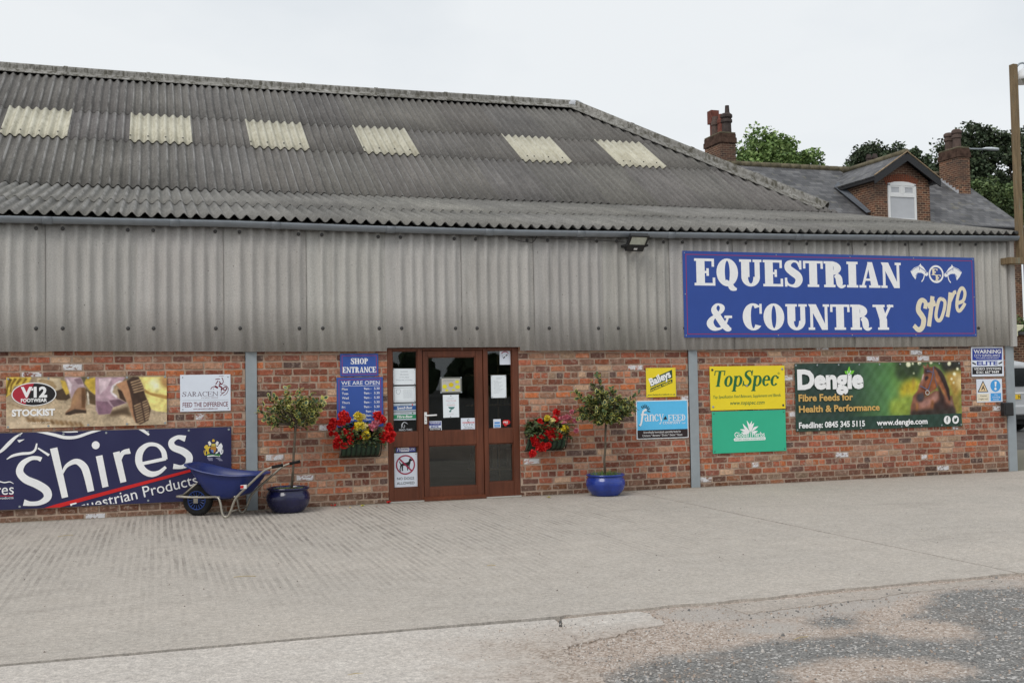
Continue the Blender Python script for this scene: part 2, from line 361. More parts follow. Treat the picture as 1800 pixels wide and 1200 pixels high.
def printed_sheet(name, parent, X, Z, img, mat, yfun):
    nz_, nx = X.shape; v = [(float(X[j, i]), yfun(float(X[j, i]), float(Z[j, i])), float(Z[j, i])) for j in range(nz_) for i in range(nx)]
    f = [(j * nx + i, j * nx + i + 1, (j + 1) * nx + i + 1, (j + 1) * nx + i) for j in range(nz_ - 1) for i in range(nx - 1)]
    me = bpy.data.meshes.new(name); me.from_pydata(v, [], f); me.update()
    c = img / 255.0; c = np.where(c <= .04045, c / 12.92, ((c + .055) / 1.055) ** 2.4) / KW
    c = np.clip(c, 0, .93).reshape(-1, 3); c4 = np.ones((len(c), 4), np.float32); c4[:, :3] = c
    ca = me.color_attributes.new('Col', 'FLOAT_COLOR', 'POINT'); ca.data.foreach_set('color', c4.ravel())
    me.polygons.foreach_set('use_smooth', [True] * len(me.polygons)); me.materials.append(mat)
    o = bpy.data.objects.new(name, me); COL.objects.link(o); o.parent = parent; return o

# ---------- outlines of the printed artwork and lettering, metres from each sign's middle; patches of the yard ----------
ART = {
 'st_S': [[[1.5639,-0.1836],[1.5766,-0.0913],[1.5169,-0.0538],[1.4633,-0.0975],[1.4397,-0.2059],[1.5012,-0.2923],[1.5311,-0.3572],[1.5009,-0.4655],[1.4282,-0.5033],[1.3467,-0.4385]],[0.0692,0.0692,0.0716,0.0835,0.0894,0.0894,0.0894,0.0835,0.0775,0.0692]],
 'st_t': [[[1.7057,0.0065],[1.683,-0.1395],[1.6224,-0.4525]],[0.0744,0.0744,0.0744]],
 'st_tb': [[[1.6085,-0.1421],[1.7593,-0.0955]],[0.086,0.086]],
 'st_o': [[[1.8776,-0.0291],[1.9312,-0.0724],[1.9176,-0.1817],[1.8522,-0.3347],[1.792,-0.3621],[1.7577,-0.3023],[1.7768,-0.1825],[1.8241,-0.0514],[1.8802,-0.0291]],[0.0578,0.0578,0.0578,0.0578,0.0578,0.0578,0.0578,0.0578,0.0578]],
 'st_r': [[[2.04,0.0686],[2.0127,-0.1156],[1.9693,-0.3082]],[0.0679,0.0679,0.0679]],
 'st_ra': [[[2.041,-0.0716],[2.106,0.0605],[2.1491,0.0741]],[0.0363,0.0544,0.0581]],
 'st_e': [[[2.1661,-0.0981],[2.2746,-0.0534],[2.3128,0.0625],[2.2717,0.137],[2.217,0.1056],[2.1725,-0.0047],[2.1516,-0.1257],[2.1647,-0.1969],[2.2041,-0.211],[2.2707,-0.1469],[2.3078,-0.0916]],[0.0559,0.0559,0.0559,0.0559,0.0559,0.0559,0.0559,0.0559,0.0559,0.0559,0.0559]],
 'hl': [[1.3201,0.3828],[1.3868,0.4381],[1.4721,0.4667],[1.4855,0.4778],[1.5061,0.5053],[1.518,0.4784],[1.5624,0.4465],[1.6057,0.3874],[1.6375,0.3661],[1.636,0.3279],[1.6027,0.3111],[1.5709,0.3324],[1.5264,0.3589],[1.4811,0.3636],[1.4549,0.3578],[1.4277,0.3248],[1.4058,0.2595],[1.3561,0.3129]],
 'hr': [[2.2658,0.3825],[2.2012,0.4366],[2.1157,0.4626],[2.1029,0.4734],[2.084,0.5005],[2.0696,0.4728],[2.0219,0.439],[1.9731,0.3779],[1.9391,0.3555],[1.9376,0.3171],[1.97,0.3012],[2.004,0.3236],[2.0515,0.3517],[2.0982,0.3579],[2.1246,0.3528],[2.1498,0.3202],[2.1671,0.2545],[2.2228,0.3103]],
 'hl0': [[[1.5709,0.3324],[1.5517,0.2723],[1.5148,0.2262]],[0.0168,0.0168,0.0168]],
 'hl1': [[[1.4848,0.4582],[1.4828,0.4071]],[0.0083,0.0083]],
 'hl2': [[[1.4932,0.4399],[1.5518,0.4082],[1.6077,0.3732]],[0.0084,0.0084,0.0084]],
 'hl3': [[[1.5811,0.3598],[1.6182,0.3734]],[0.0084,0.0084]],
 'hl4': [[[1.3357,0.3863],[1.4126,0.4352],[1.478,0.4516]],[0.0059,0.0059,0.0059]],
 'hl5': [[[1.4075,0.3028],[1.4284,0.3411],[1.4616,0.3633]],[0.0071,0.0071,0.0071]],
 'hr0': [[[2.004,0.3236],[2.0188,0.2635],[2.0527,0.2179]],[0.017,0.017,0.017]],
 'hr1': [[[2.1021,0.4536],[2.1,0.4019]],[0.0085,0.0085]],
 'hr2': [[[2.092,0.4347],[2.0296,0.4008],[1.9698,0.3636]],[0.0085,0.0085,0.0085]],
 'hr3': [[[1.9958,0.3509],[1.9593,0.3635]],[0.0085,0.0085]],
 'hr4': [[[2.2499,0.3856],[2.1744,0.4328],[2.1085,0.4471]],[0.0061,0.0061,0.0061]],
 'hr5': [[[2.1689,0.2985],[2.1505,0.3367],[2.1181,0.3582]],[0.0073,0.0073,0.0073]],
 'efc': [[1.7873,0.3466],[1.9256,0.3487],[1.7819,0.21]],
 'sh_S': [[[-0.2387,0.1237],[-0.2846,0.142],[-0.3563,0.138],[-0.4399,0.0818],[-0.4701,-0.0108],[-0.4094,-0.0957],[-0.2846,-0.1622],[-0.1882,-0.2377],[-0.1744,-0.3211],[-0.2494,-0.3752],[-0.3485,-0.3835],[-0.4275,-0.3664]],[0.0542,0.0447,0.0479,0.067,0.0798,0.0877,0.0925,0.0925,0.0829,0.0574,0.051,0.0734]],
 'sh_h': [[[-0.1065,0.2517],[0.0168,-0.3303]],[0.0801,0.0705]],
 'sh_ha': [[[-0.0171,-0.0544],[0.0357,0.04],[0.1369,0.0861],[0.2197,0.0277],[0.2602,-0.0828],[0.3007,-0.2721]],[0.0225,0.0418,0.0643,0.0804,0.0804,0.0739]],
 'sh_i': [[[0.3913,0.1437],[0.4616,-0.2292]],[0.075,0.0685]],
 'sh_dot': [[0.3979,0.268],[0.3963,0.2559],[0.3919,0.2447],[0.3848,0.2351],[0.3757,0.228],[0.365,0.2236],[0.3536,0.2224],[0.3421,0.2244],[0.3315,0.2295],[0.3224,0.2373],[0.3154,0.2473],[0.311,0.2588],[0.3095,0.271],[0.3111,0.2831],[0.3155,0.2943],[0.3225,0.3038],[0.3317,0.311],[0.3423,0.3154],[0.3537,0.3166],[0.3652,0.3146],[0.3758,0.3096],[0.385,0.3018],[0.392,0.2918],[0.3964,0.2803]],
 'sh_r': [[[0.5834,0.1823],[0.6622,-0.1809]],[0.0756,0.069]],
 'sh_ra': [[[0.6149,0.0459],[0.6536,0.1629],[0.737,0.1887]],[0.023,0.0526,0.0658]],
 'sh_e': [[[0.8395,0.0253],[1.0049,0.0564],[1.1453,0.0818]],[0.0398,0.0398,0.0398]],
 'sh_e2': [[[1.1354,0.0719],[1.1162,0.1719],[1.0463,0.2462],[0.9407,0.2549],[0.8562,0.1811],[0.8364,0.0628],[0.8829,-0.041],[0.9718,-0.0958],[1.0662,-0.0792],[1.1449,-0.0174]],[0.0603,0.0569,0.0435,0.0502,0.077,0.0804,0.077,0.0703,0.0502,0.0335]],
 'sh_s': [[[1.3736,0.3145],[1.2845,0.3346],[1.2118,0.2853],[1.2312,0.216],[1.3414,0.164],[1.4123,0.096],[1.4019,0.0154],[1.3289,-0.0248],[1.2302,-0.014]],[0.0745,0.0474,0.0643,0.0779,0.0846,0.0846,0.0711,0.044,0.0643]],
 'sh_red': [[-0.2265,-0.4457],[-0.0421,-0.4436],[1.4511,-0.0848],[1.4397,-0.055],[-0.0806,-0.4036]],
 'shl0': [[[-0.7112,0.2037],[-0.6513,0.2508],[-0.5761,0.3304],[-0.5158,0.391],[-0.4431,0.4383]],[0.0157,0.0345,0.0408,0.0282,0.0094]],
 'shl1': [[[-0.6091,0.1393],[-0.5458,0.178],[-0.4551,0.1978],[-0.3563,0.2041],[-0.306,0.2387],[-0.2877,0.3126]],[0.0079,0.0283,0.0315,0.0283,0.0252,0.0157]],
 'shl2': [[[-0.2754,0.2575],[-0.1558,0.1704]],[0.0159,0.0287]],
 'shl3': [[[-0.3716,0.4642],[-0.2417,0.4422],[-0.1033,0.4064],[0.0205,0.3709],[0.1451,0.3736],[0.3019,0.4225],[0.4727,0.4613]],[0.0127,0.0254,0.035,0.0382,0.035,0.0286,0.0095]],
 'shl4': [[[-0.0105,0.4536],[0.0516,0.4401],[0.1576,0.4336]],[0.0322,0.0258,0.0097]],
 'shl5': [[[0.82,0.4598],[0.8926,0.4219],[0.9541,0.3722]],[0.0133,0.0332,0.0232]],
 'shl6': [[[-0.7704,-0.1291],[-0.7107,-0.1072],[-0.6358,-0.1269],[-0.5757,-0.1213],[-0.535,-0.1445]],[0.0047,0.0125,0.0125,0.0109,0.0047]],
 'sh_tri': [[-0.4976,0.3575],[-0.4172,0.3648],[-0.4779,0.3272]],
 'sh_rl': [[-0.9187,-0.2672],[-0.5364,-0.2806],[-0.5364,-0.2872],[-0.9187,-0.2737]],
 'cr_lion': [[1.5906,0.2095],[1.6085,0.2273],[1.6309,0.2312],[1.6397,0.2078],[1.6576,0.2164],[1.6665,0.2022],[1.6485,0.1844],[1.6438,0.1475],[1.6571,0.1332],[1.6391,0.1061],[1.6212,0.1021],[1.6285,0.1388],[1.6171,0.1623],[1.608,0.1349],[1.6167,0.1069],[1.5989,0.1029],[1.5991,0.1445],[1.6109,0.181],[1.5949,0.1908]],
 'cr_tail': [[1.5962,0.1077],[1.5874,0.1357],[1.5858,0.1634],[1.5948,0.1724],[1.5928,0.1401],[1.6034,0.112]],
 'cr_uni': [[1.8102,0.2113],[1.7925,0.249],[1.7653,0.2267],[1.7517,0.204],[1.7338,0.2138],[1.7292,0.2001],[1.7515,0.1762],[1.7513,0.1484],[1.7288,0.1353],[1.7242,0.1169],[1.7467,0.1253],[1.7648,0.1479],[1.7782,0.1335],[1.7826,0.1101],[1.8006,0.1076],[1.7936,0.1376],[1.8009,0.1652]],
 'cr_unitail': [[1.8051,0.114],[1.817,0.1367],[1.8145,0.1647],[1.8055,0.1743],[1.8053,0.1418],[1.7961,0.1189]],
 'cr_shield': [[1.6683,0.2068],[1.7337,0.2046],[1.7335,0.1675],[1.7199,0.1402],[1.7001,0.127],[1.6795,0.1416],[1.6681,0.1698]],
 'cr_sh2': [[1.6681,0.1698],[1.7003,0.1687],[1.7001,0.127],[1.6795,0.1416]],
 'cr_helm': [[1.6802,0.2434],[1.7223,0.242],[1.7275,0.2094],[1.6755,0.2112]],
 'cr_crown': [[1.683,0.2757],[1.6894,0.2941],[1.7011,0.2983],[1.7118,0.2933],[1.7189,0.2746],[1.7117,0.2656],[1.6901,0.2663]],
 'cr_mantl': [[1.6355,0.2634],[1.658,0.2766],[1.6757,0.2482],[1.6711,0.2252],[1.6487,0.2213]],
 'cr_mantr': [[1.7655,0.2592],[1.7431,0.2738],[1.7259,0.2465],[1.7294,0.2233],[1.7518,0.2179]],
 'cr_base': [[1.6123,0.1071],[1.6481,0.1243],[1.7,0.1131],[1.7557,0.1204],[1.7915,0.1005],[1.7644,0.0849],[1.639,0.0895]],
 'cr_ribbon': [[1.6256,0.0992],[1.6999,0.1057],[1.7735,0.0938],[1.7779,0.0806],[1.6998,0.0909],[1.6282,0.0843]],
 'cr_t0': [[1.6254,0.0715],[1.7823,0.0638],[1.7822,0.0582],[1.6254,0.0659]],
 'cr_t1': [[1.6343,0.0582],[1.7948,0.0503],[1.7948,0.0448],[1.6343,0.0527]],
 'cr_t2': [[1.6432,0.045],[1.8073,0.0369],[1.8073,0.0313],[1.6431,0.0394]],
 'v_mach': [[-0.8932,0.3005],[-0.6149,0.2965],[-0.6505,0.214],[-0.8024,0.1944],[-0.8427,0.096],[-0.8929,0.064]],
 'v_a1': [[-0.8579,0.289],[-0.8227,0.2719],[-0.8679,0.1735],[-0.8779,0.0857],[-0.8909,0.086],[-0.887,0.1739]],
 'v_a2': [[-0.8025,0.2882],[-0.7722,0.2767],[-0.8226,0.2058],[-0.8326,0.1289],[-0.8477,0.1181],[-0.8428,0.2061]],
 'v_a3': [[-0.7418,0.2873],[-0.7165,0.2759],[-0.762,0.2158],[-0.7873,0.2052],[-0.7722,0.2491]],
 'v_a4': [[-0.6861,0.2865],[-0.6607,0.275],[-0.7012,0.2148],[-0.7215,0.2152]],
 'v_bucket': [[-0.5587,0.2846],[-0.3017,0.2809],[-0.2863,0.1634],[-0.3431,0.0976],[-0.4461,0.2107],[-0.5587,0.2347]],
 'v_bk2': [[-0.5485,0.2567],[-0.5076,0.2728],[-0.3843,0.2431],[-0.3431,0.1756],[-0.3637,0.1536],[-0.4461,0.2218],[-0.5281,0.2342]],
 'v_dark1': [[-0.405,0.1099],[-0.25,0.1684],[-0.193,0.05],[-0.2398,0.0174],[-0.3432,0.0252]],
 'v_yel1': [[-0.3069,0.2587],[-0.2499,0.241],[-0.2034,0.1061],[-0.2397,0.0788],[-0.2811,0.1633]],
 'v_yel2': [[-0.0257,0.2657],[0.0794,0.281],[0.0843,0.0669],[0.0108,0.1358],[-0.0415,0.2153]],
 'v_dark2': [[-0.0416,0.1648],[0.0864,0.0669],[0.0862,-0.0456],[0,-0.0213],[-0.0312,0.0804]],
 'v_grn': [[-0.0833,0.289],[-0.0257,0.2881],[-0.0205,0.2487],[-0.052,0.2043],[-0.0624,0.2494]],
 'v_jean1': [[-0.2623,0.2915],[-0.0833,0.289],[-0.0259,0.1421],[-0.0834,0.1711],[-0.1357,0.1272],[-0.1878,0.0275],[-0.2033,0.1173],[-0.2396,0.2297]],
 'v_j1s': [[-0.2395,0.2856],[-0.1773,0.2063],[-0.1982,0.0948],[-0.2189,0.1735]],
 'v_j1d': [[-0.1564,0.262],[-0.0833,0.2833],[-0.052,0.2043],[-0.1147,0.2053]],
 'v_boot1': [[-0.1095,0.166],[-0.0363,0.1647],[-0.0229,0.0354],[-0.0315,-0.0654],[-0.019,-0.1218],[-0.136,-0.1413],[-0.2503,-0.1519],[-0.2451,-0.1163],[-0.1931,-0.0673],[-0.1754,0.0385],[-0.1461,0.1162]],
 'v_b1d': [[-0.073,0.1597],[-0.0364,0.1591],[-0.0261,0.0354],[-0.0367,-0.0765],[-0.0733,-0.0757]],
 'v_b1l': [[-0.1671,0.0159],[-0.1044,0.1379],[-0.0887,0.1152],[-0.1359,-0.0183],[-0.1776,-0.0733]],
 'v_sole1': [[-0.2523,-0.1496],[-0.2503,-0.133],[-0.1464,-0.0874],[-0.019,-0.105],[-0.0232,-0.1385],[-0.136,-0.1358],[-0.1984,-0.1577]],
 'v_strip': [[-0.0102,0.1249],[0.0055,0.0909],[0.0158,-0.0328],[-0.0021,-0.038],[-0.0155,0.0801]],
 'v_jean2': [[0.0795,0.2866],[0.4248,0.2817],[0.3819,0.2313],[0.2858,0.1988],[0.2483,0.1089],[0.3386,0.028],[0.4346,-0.025],[0.2744,-0.078],[0.2424,-0.1507],[0.1155,-0.1588],[0.084,-0.1018]],
 'v_j2d': [[0.0842,-0.0006],[0.2109,-0.0033],[0.2744,-0.078],[0.2424,-0.1507],[0.1155,-0.1588]],
 'v_j2d2': [[0.2322,0.0076],[0.3492,0.0165],[0.4239,-0.0248],[0.2851,-0.0726]],
 'v_j2l': [[0.1163,0.2692],[0.2647,0.267],[0.2007,0.1437],[0.1265,0.0774]],
 'v_cuff': [[0.243,0.1147],[0.2645,0.1822],[0.3498,0.2408],[0.3925,0.2311],[0.2964,0.1816],[0.2696,0.1029],[0.328,0.0565],[0.3173,0.0284],[0.2589,0.0861]],
 'v_boot2': [[0.3071,0.1984],[0.4354,0.2475],[0.478,0.1502],[0.499,-0.0093],[0.5411,-0.283],[0.4931,-0.1909],[0.44,-0.0251],[0.3815,0.1065]],
 'v_open2': [[0.3261,0.1415],[0.3815,0.1235],[0.4293,-0.0192],[0.3546,0.0277]],
 'v_shad': [[0.2425,-0.1281],[0.4452,-0.0649],[0.4984,-0.2024],[0.3914,-0.1657],[0.2317,-0.1842]],
 'v_sole2': [[0.43,0.2362],[0.5,0.2841],[0.5699,0.2762],[0.6128,0.1821],[0.6394,0.0675],[0.706,-0.105],[0.6762,-0.2412],[0.5842,-0.2899],[0.5326,-0.2657],[0.5008,-0.123],[0.4904,-0.0092],[0.4587,0.1392]],
 'v_mach2': [[0.5646,0.2797],[0.8962,0.2808],[0.8943,-0.1496],[0.7688,-0.1351],[0.7038,-0.105],[0.6394,0.0675],[0.6075,0.1936]],
 'v_m2s': [[0.6127,0.1478],[0.7045,0.0891],[0.8951,0.0511],[0.8949,0.0052],[0.7153,0.0546],[0.6395,0.0903]],
 'v_m2d': [[0.8141,0.2762],[0.8962,0.2808],[0.8955,0.1315],[0.8247,0.19]],
 'v_m2l': [[0.6725,0.2153],[0.7705,0.2711],[0.8245,0.1442],[0.7372,0.0999]],
 'v_gnd2': [[-0.8926,-0.1666],[-0.5485,-0.1533],[-0.24,-0.2057],[0.0731,-0.2925],[-0.8925,-0.2982]],
 'vt_0': [[0.4729,0.2219],[0.5807,0.2567],[0.5893,0.2429],[0.4771,0.2059]],
 'vt_1': [[0.4814,0.1922],[0.5957,0.2268],[0.6043,0.213],[0.4856,0.1762]],
 'vt_2': [[0.4899,0.1625],[0.6107,0.1969],[0.6193,0.1831],[0.4941,0.1465]],
 'vt_3': [[0.4984,0.1328],[0.6257,0.167],[0.6343,0.1532],[0.5026,0.1168]],
 'vt_4': [[0.5069,0.103],[0.6408,0.1371],[0.6494,0.1232],[0.5112,0.087]],
 'vt_5': [[0.5117,-0.0608],[0.5872,-0.0283],[0.5915,-0.0432],[0.516,-0.0756]],
 'vt_6': [[0.6035,-0.0184],[0.6739,0.0098],[0.6781,-0.004],[0.6066,-0.0344]],
 'vt_7': [[0.517,-0.0904],[0.5925,-0.058],[0.5968,-0.0729],[0.5213,-0.1053]],
 'vt_8': [[0.6088,-0.0481],[0.6759,-0.0199],[0.6802,-0.0337],[0.6119,-0.0641]],
 'vt_9': [[0.5223,-0.1201],[0.5978,-0.0877],[0.6021,-0.1026],[0.5266,-0.135]],
 'vt_10': [[0.614,-0.0779],[0.678,-0.0496],[0.6823,-0.0634],[0.6172,-0.0939]],
 'vt_11': [[0.5276,-0.1498],[0.6031,-0.1175],[0.6074,-0.1324],[0.5318,-0.1646]],
 'vt_12': [[0.6193,-0.1076],[0.68,-0.0793],[0.6843,-0.0931],[0.6225,-0.1236]],
 'vt_13': [[0.5329,-0.1794],[0.6084,-0.1472],[0.6127,-0.1621],[0.5371,-0.1943]],
 'vt_14': [[0.6246,-0.1373],[0.6821,-0.1091],[0.6864,-0.1228],[0.6278,-0.1533]],
 'vt_15': [[0.5381,-0.2091],[0.6137,-0.1769],[0.618,-0.1918],[0.5424,-0.224]],
 'vt_16': [[0.6299,-0.1671],[0.6841,-0.1388],[0.6884,-0.1525],[0.6331,-0.1831]],
 'vt_17': [[0.5434,-0.2388],[0.619,-0.2066],[0.6233,-0.2215],[0.5477,-0.2536]],
 'vt_18': [[0.6352,-0.1968],[0.6862,-0.1685],[0.6905,-0.1822],[0.6384,-0.2128]],
 'vt_19': [[0.5487,-0.2684],[0.6243,-0.2364],[0.6285,-0.2513],[0.553,-0.2833]],
 'vt_20': [[0.6405,-0.2265],[0.6882,-0.1982],[0.6925,-0.2119],[0.6437,-0.2426]],
 'vk_0': [[-0.6808,-0.172],[-0.6503,-0.164],[-0.6096,-0.2181],[-0.6503,-0.239]],
 'vk_1': [[-0.63,-0.1844],[-0.5995,-0.1708],[-0.5587,-0.225],[-0.5995,-0.2449]],
 'vk_2': [[-0.5791,-0.1835],[-0.5485,-0.1777],[-0.5076,-0.2319],[-0.5485,-0.2507]],
 'vk_3': [[-0.5281,-0.1959],[-0.4974,-0.1845],[-0.4564,-0.2388],[-0.4974,-0.2565]],
 'vk_4': [[-0.4769,-0.195],[-0.4462,-0.1914],[-0.4051,-0.2458],[-0.4462,-0.2624]],
 'vk_5': [[-0.4256,-0.2075],[-0.3948,-0.1983],[-0.3537,-0.2527],[-0.3948,-0.2682]],
 'vk_6': [[-0.3742,-0.2066],[-0.3433,-0.2052],[-0.3021,-0.2597],[-0.3434,-0.2741]],
 'vk_7': [[-0.3227,-0.2191],[-0.2917,-0.2121],[-0.2504,-0.2667],[-0.2918,-0.28]],
 'vk_8': [[-0.271,-0.2182],[-0.24,-0.2191],[-0.1985,-0.2737],[-0.24,-0.2859]],
 'vk_9': [[-0.2193,-0.2308],[-0.1881,-0.226],[-0.1466,-0.2808],[-0.1882,-0.2919]],
 'vk_10': [[-0.1673,-0.2299],[-0.1361,-0.233],[-0.0945,-0.2878],[-0.1362,-0.2978]],
 'vk_11': [[-0.1153,-0.2425],[-0.084,-0.24],[-0.0423,-0.2949],[-0.0841,-0.3038]],
 'vk_12': [[-0.8727,0.0032],[-0.8426,-0.003],[-0.8345,-0.0164],[-0.8667,-0.0113]],
 'vk_13': [[-0.8305,-0.0131],[-0.8002,-0.0193],[-0.7921,-0.0327],[-0.8244,-0.0276]],
 'vk_14': [[-0.7881,-0.0295],[-0.7578,-0.0357],[-0.7497,-0.0491],[-0.782,-0.0439]],
 'vk_15': [[-0.7457,-0.0459],[-0.7153,-0.0521],[-0.7072,-0.0655],[-0.7396,-0.0603]],
 'vk_16': [[-0.7031,-0.0623],[-0.6727,-0.0685],[-0.6646,-0.0819],[-0.697,-0.0768]],
 'vk_17': [[-0.6605,-0.0787],[-0.63,-0.085],[-0.6219,-0.0984],[-0.6544,-0.0932]],
 'v_oval': [[-0.5893,0.0956],[-0.3483,0.091],[-0.5894,0.233]],
 'se0': [[[0.1591,0.201],[0.2151,0.204]],[0.0046,0.0046]],
 'se1': [[[0.1184,0.1634],[0.1454,0.1695],[0.1725,0.1673]],[0.0091,0.0091,0.0091]],
 'se2': [[[0.1951,0.1856],[0.2058,0.1621],[0.211,0.1294],[0.1901,0.097]],[0.0092,0.0092,0.0092,0.0092]],
 'se3': [[[0.1498,0.149],[0.1361,0.1259],[0.1207,0.1028]],[0.011,0.011,0.011]],
 'se4': [[[0.1633,0.1394],[0.1766,0.1159],[0.1585,0.0976]],[0.0128,0.0128,0.0128]],
 'se5': [[[0.1585,0.1004],[0.1992,0.109]],[0.0128,0.0128]],
 'se6': [[[0.061,0.0434],[0.0791,0.0682],[0.1224,0.0823]],[0.0082,0.0082,0.0082]],
 'se7': [[[0.1089,0.0826],[0.1474,0.0577]],[0.022,0.022]],
 'se8': [[[0.1584,0.0882],[0.1943,0.0597],[0.1851,0.0319]],[0.0183,0.0183,0.0183]],
 'se9': [[[0.0907,0.0568],[0.0942,0.04]],[0.0046,0.0046]],
 'se10': [[[0.2126,0.092],[0.2487,0.0821],[0.272,0.0443],[0.2481,-0.0131],[0.21,-0.0348]],[0.0064,0.0064,0.0064,0.0064,0.0064]],
 'se11': [[[0.2411,0.0243],[0.212,-0.0031],[0.1739,-0.0359]],[0.0073,0.0073,0.0073]],
 'se12': [[[0.1942,0.0457],[0.1849,-0.0007],[0.2301,0.0077]],[0.0064,0.0064,0.0064]],
 'se13': [[[0.2169,0.064],[0.2441,0.0682],[0.253,0.0447],[0.2303,0.0311],[0.2105,0.0407],[0.2169,0.0621]],[0.0129,0.0129,0.0129,0.0129,0.0129,0.0129]],
 'sa_ln': [[-0.2726,-0.0844],[0.2711,-0.0873],[0.2711,-0.0901],[-0.2726,-0.0871]],
 'h_ul': [[-0.2326,0.204],[0.2558,0.2055],[0.2558,0.2094],[-0.2326,0.2079]],
 'b_par': [[-0.1633,0.0478],[0.1737,0.1767],[0.1774,0.0607],[-0.1661,-0.0653]],
 'b_band': [[-0.1664,-0.0811],[0.177,0.0447],[0.1757,-0.0072],[-0.1677,-0.1327]],
 'f_f': [[[-0.3594,-0.0784],[-0.3306,-0.0516],[-0.3086,0.0524],[-0.2918,0.1211],[-0.2435,0.1437]],[0.0331,0.0248,0.0289,0.0269,0.031]],
 'f_fb': [[[-0.3319,0.0747],[-0.2386,0.0763]],[0.0166,0.0166]],
 'f_tri': [[0.0105,-0.0034],[0.0426,0.0514],[0.0721,0.0009]],
 'f_blk': [[-0.4084,-0.1439],[0.3939,-0.1396],[0.3902,-0.2795],[-0.4068,-0.2581]],
 'f_ink': [[[-0.3616,-0.0823],[-0.3526,-0.0668]],[0.0165,0.0165]],
 'f_r0': [[[-0.3017,0.1608],[-0.3247,0.1929]],[0.0124,0.0124]],
 'f_r1': [[[-0.2842,0.1663],[-0.2962,0.2061]],[0.0124,0.0124]],
 'f_r2': [[[-0.2668,0.1679],[-0.2656,0.2153]],[0.0124,0.0124]],
 'f_r3': [[[-0.2517,0.1636],[-0.2376,0.2068]],[0.0124,0.0124]],
 'f_r4': [[[-0.2389,0.1534],[-0.212,0.1865]],[0.0124,0.0124]],
 'f_r5': [[[-0.2306,0.1394],[-0.1931,0.1583]],[0.0125,0.0125]],
 'f_r6': [[[-0.231,0.1236],[-0.1856,0.1106]],[0.0125,0.0125]],
 'g_l0': [[[0.0036,0.0022],[-0.0025,0.0695],[-0.0401,0.1554]],[0.0075,0.0377,0.0057]],
 'g_l1': [[[0.0156,0.0018],[0.0116,0.0691],[0.04,0.148]],[0.0076,0.0378,0.0057]],
 'g_l2': [[[-0.0006,-0.0012],[-0.0594,0.0447],[-0.1075,0.1113]],[0.0076,0.0378,0.0057]],
 'g_l3': [[[-0.0048,-0.0099],[-0.0803,0.0153],[-0.1518,0.0315]],[0.0075,0.0377,0.0057]],
 'g_l4': [[[-0.001,-0.0153],[-0.0713,-0.0203],[-0.137,-0.0113]],[0.0076,0.0378,0.0057]],
 'g_l5': [[[0.0236,0.0016],[0.0377,0.0684],[0.0754,0.1205]],[0.0076,0.0378,0.0057]],
 'g_l6': [[[0.0294,-0.0056],[0.0811,0.0406],[0.1425,0.069]],[0.0076,0.0378,0.0057]],
 'g_l7': [[[0.0311,-0.0163],[0.0796,-0.0125],[0.1324,0.0019]],[0.0076,0.0378,0.0057]],
 'g_v': [[0.0068,0.0428],[0.0148,0.0425],[0.0151,-0.083],[0.0071,-0.0827]],
 'g_b': [[-0.2428,-0.0854],[0.2492,-0.085],[0.2589,-0.0977],[0.2583,-0.119],[0.2458,-0.1293],[-0.2441,-0.1311],[-0.2577,-0.1201],[-0.2591,-0.099]],
 'd_dk': [[0.2813,0.5113],[1.4937,0.5291],[1.4865,0.3559],[1.3808,0.3572],[1.1647,0.3353],[1.0985,0.4639],[0.7911,0.4574],[0.7268,0.3116],[0.7238,0.2336],[0.5612,0.2555],[0.4089,0.2189],[0.2727,0.279]],
 'd_dk2': [[1.1123,0.513],[1.4934,0.5242],[1.488,0.3905],[1.3079,0.3334],[1.1651,0.3451]],
 'd_gold': [[1.1639,0.3156],[1.2843,0.3436],[1.4867,0.3608],[1.4733,0.0346],[1.386,-0.1019],[1.3373,-0.1205],[1.2736,0.0777]],
 'd_goldl': [[1.3542,0.2933],[1.4843,0.3015],[1.475,0.0741],[1.4285,0.0552],[1.3733,0.1746]],
 'd_yel': [[0.4078,0.1899],[0.5837,0.2357],[0.7227,0.2044],[0.6699,0.0494],[0.5504,-0.0261],[0.4468,-0.0047],[0.3515,-0.0802],[0.3587,0.1132]],
 'd_trunkb': [[0.5786,0.2553],[0.619,0.2449],[0.6007,0.0701],[0.5767,0.0511]],
 'd_grs': [[0.1561,-0.0761],[0.5504,-0.0261],[0.5335,-0.3168],[0.1476,-0.307]],
 'd_gold2': [[1.3047,-0.0411],[1.4717,-0.0049],[1.4596,-0.3008],[1.3421,-0.2979]],
 'd_body': [[0.5277,-0.3166],[0.5394,-0.1618],[0.5795,-0.0267],[0.6706,0.0688],[0.7956,-0.031],[0.9875,0.0582],[1.0816,0.0418],[1.2211,-0.0394],[1.3054,-0.0214],[1.3461,-0.1995],[1.3421,-0.2979],[1.3289,-0.3271]],
 'd_chl': [[0.6699,0.0494],[0.7933,-0.0895],[0.9131,-0.0333],[1.035,0.0623],[1.0785,-0.0366],[0.9808,-0.113],[0.8732,-0.1497],[0.7646,-0.2253],[0.6748,-0.1259]],
 'd_neckd': [[1.0267,0.1507],[1.097,0.1299],[1.1513,0.0012],[1.1926,-0.1568],[1.3465,-0.1897],[1.3473,-0.3177],[0.9259,-0.3072],[0.9556,-0.1515],[1.077,-0.0758],[1.0579,0.0423]],
 'd_leg1': [[0.9112,-0.0822],[0.9579,-0.0929],[0.9322,-0.2976],[0.8965,-0.3065]],
 'd_leg2': [[0.6406,-0.1057],[0.6741,-0.1453],[0.6571,-0.2811],[0.6222,-0.2802]],
 'd_shl': [[1.3047,-0.0411],[1.3238,-0.1596],[1.3321,-0.2484],[1.2959,-0.2574],[1.2656,-0.119]],
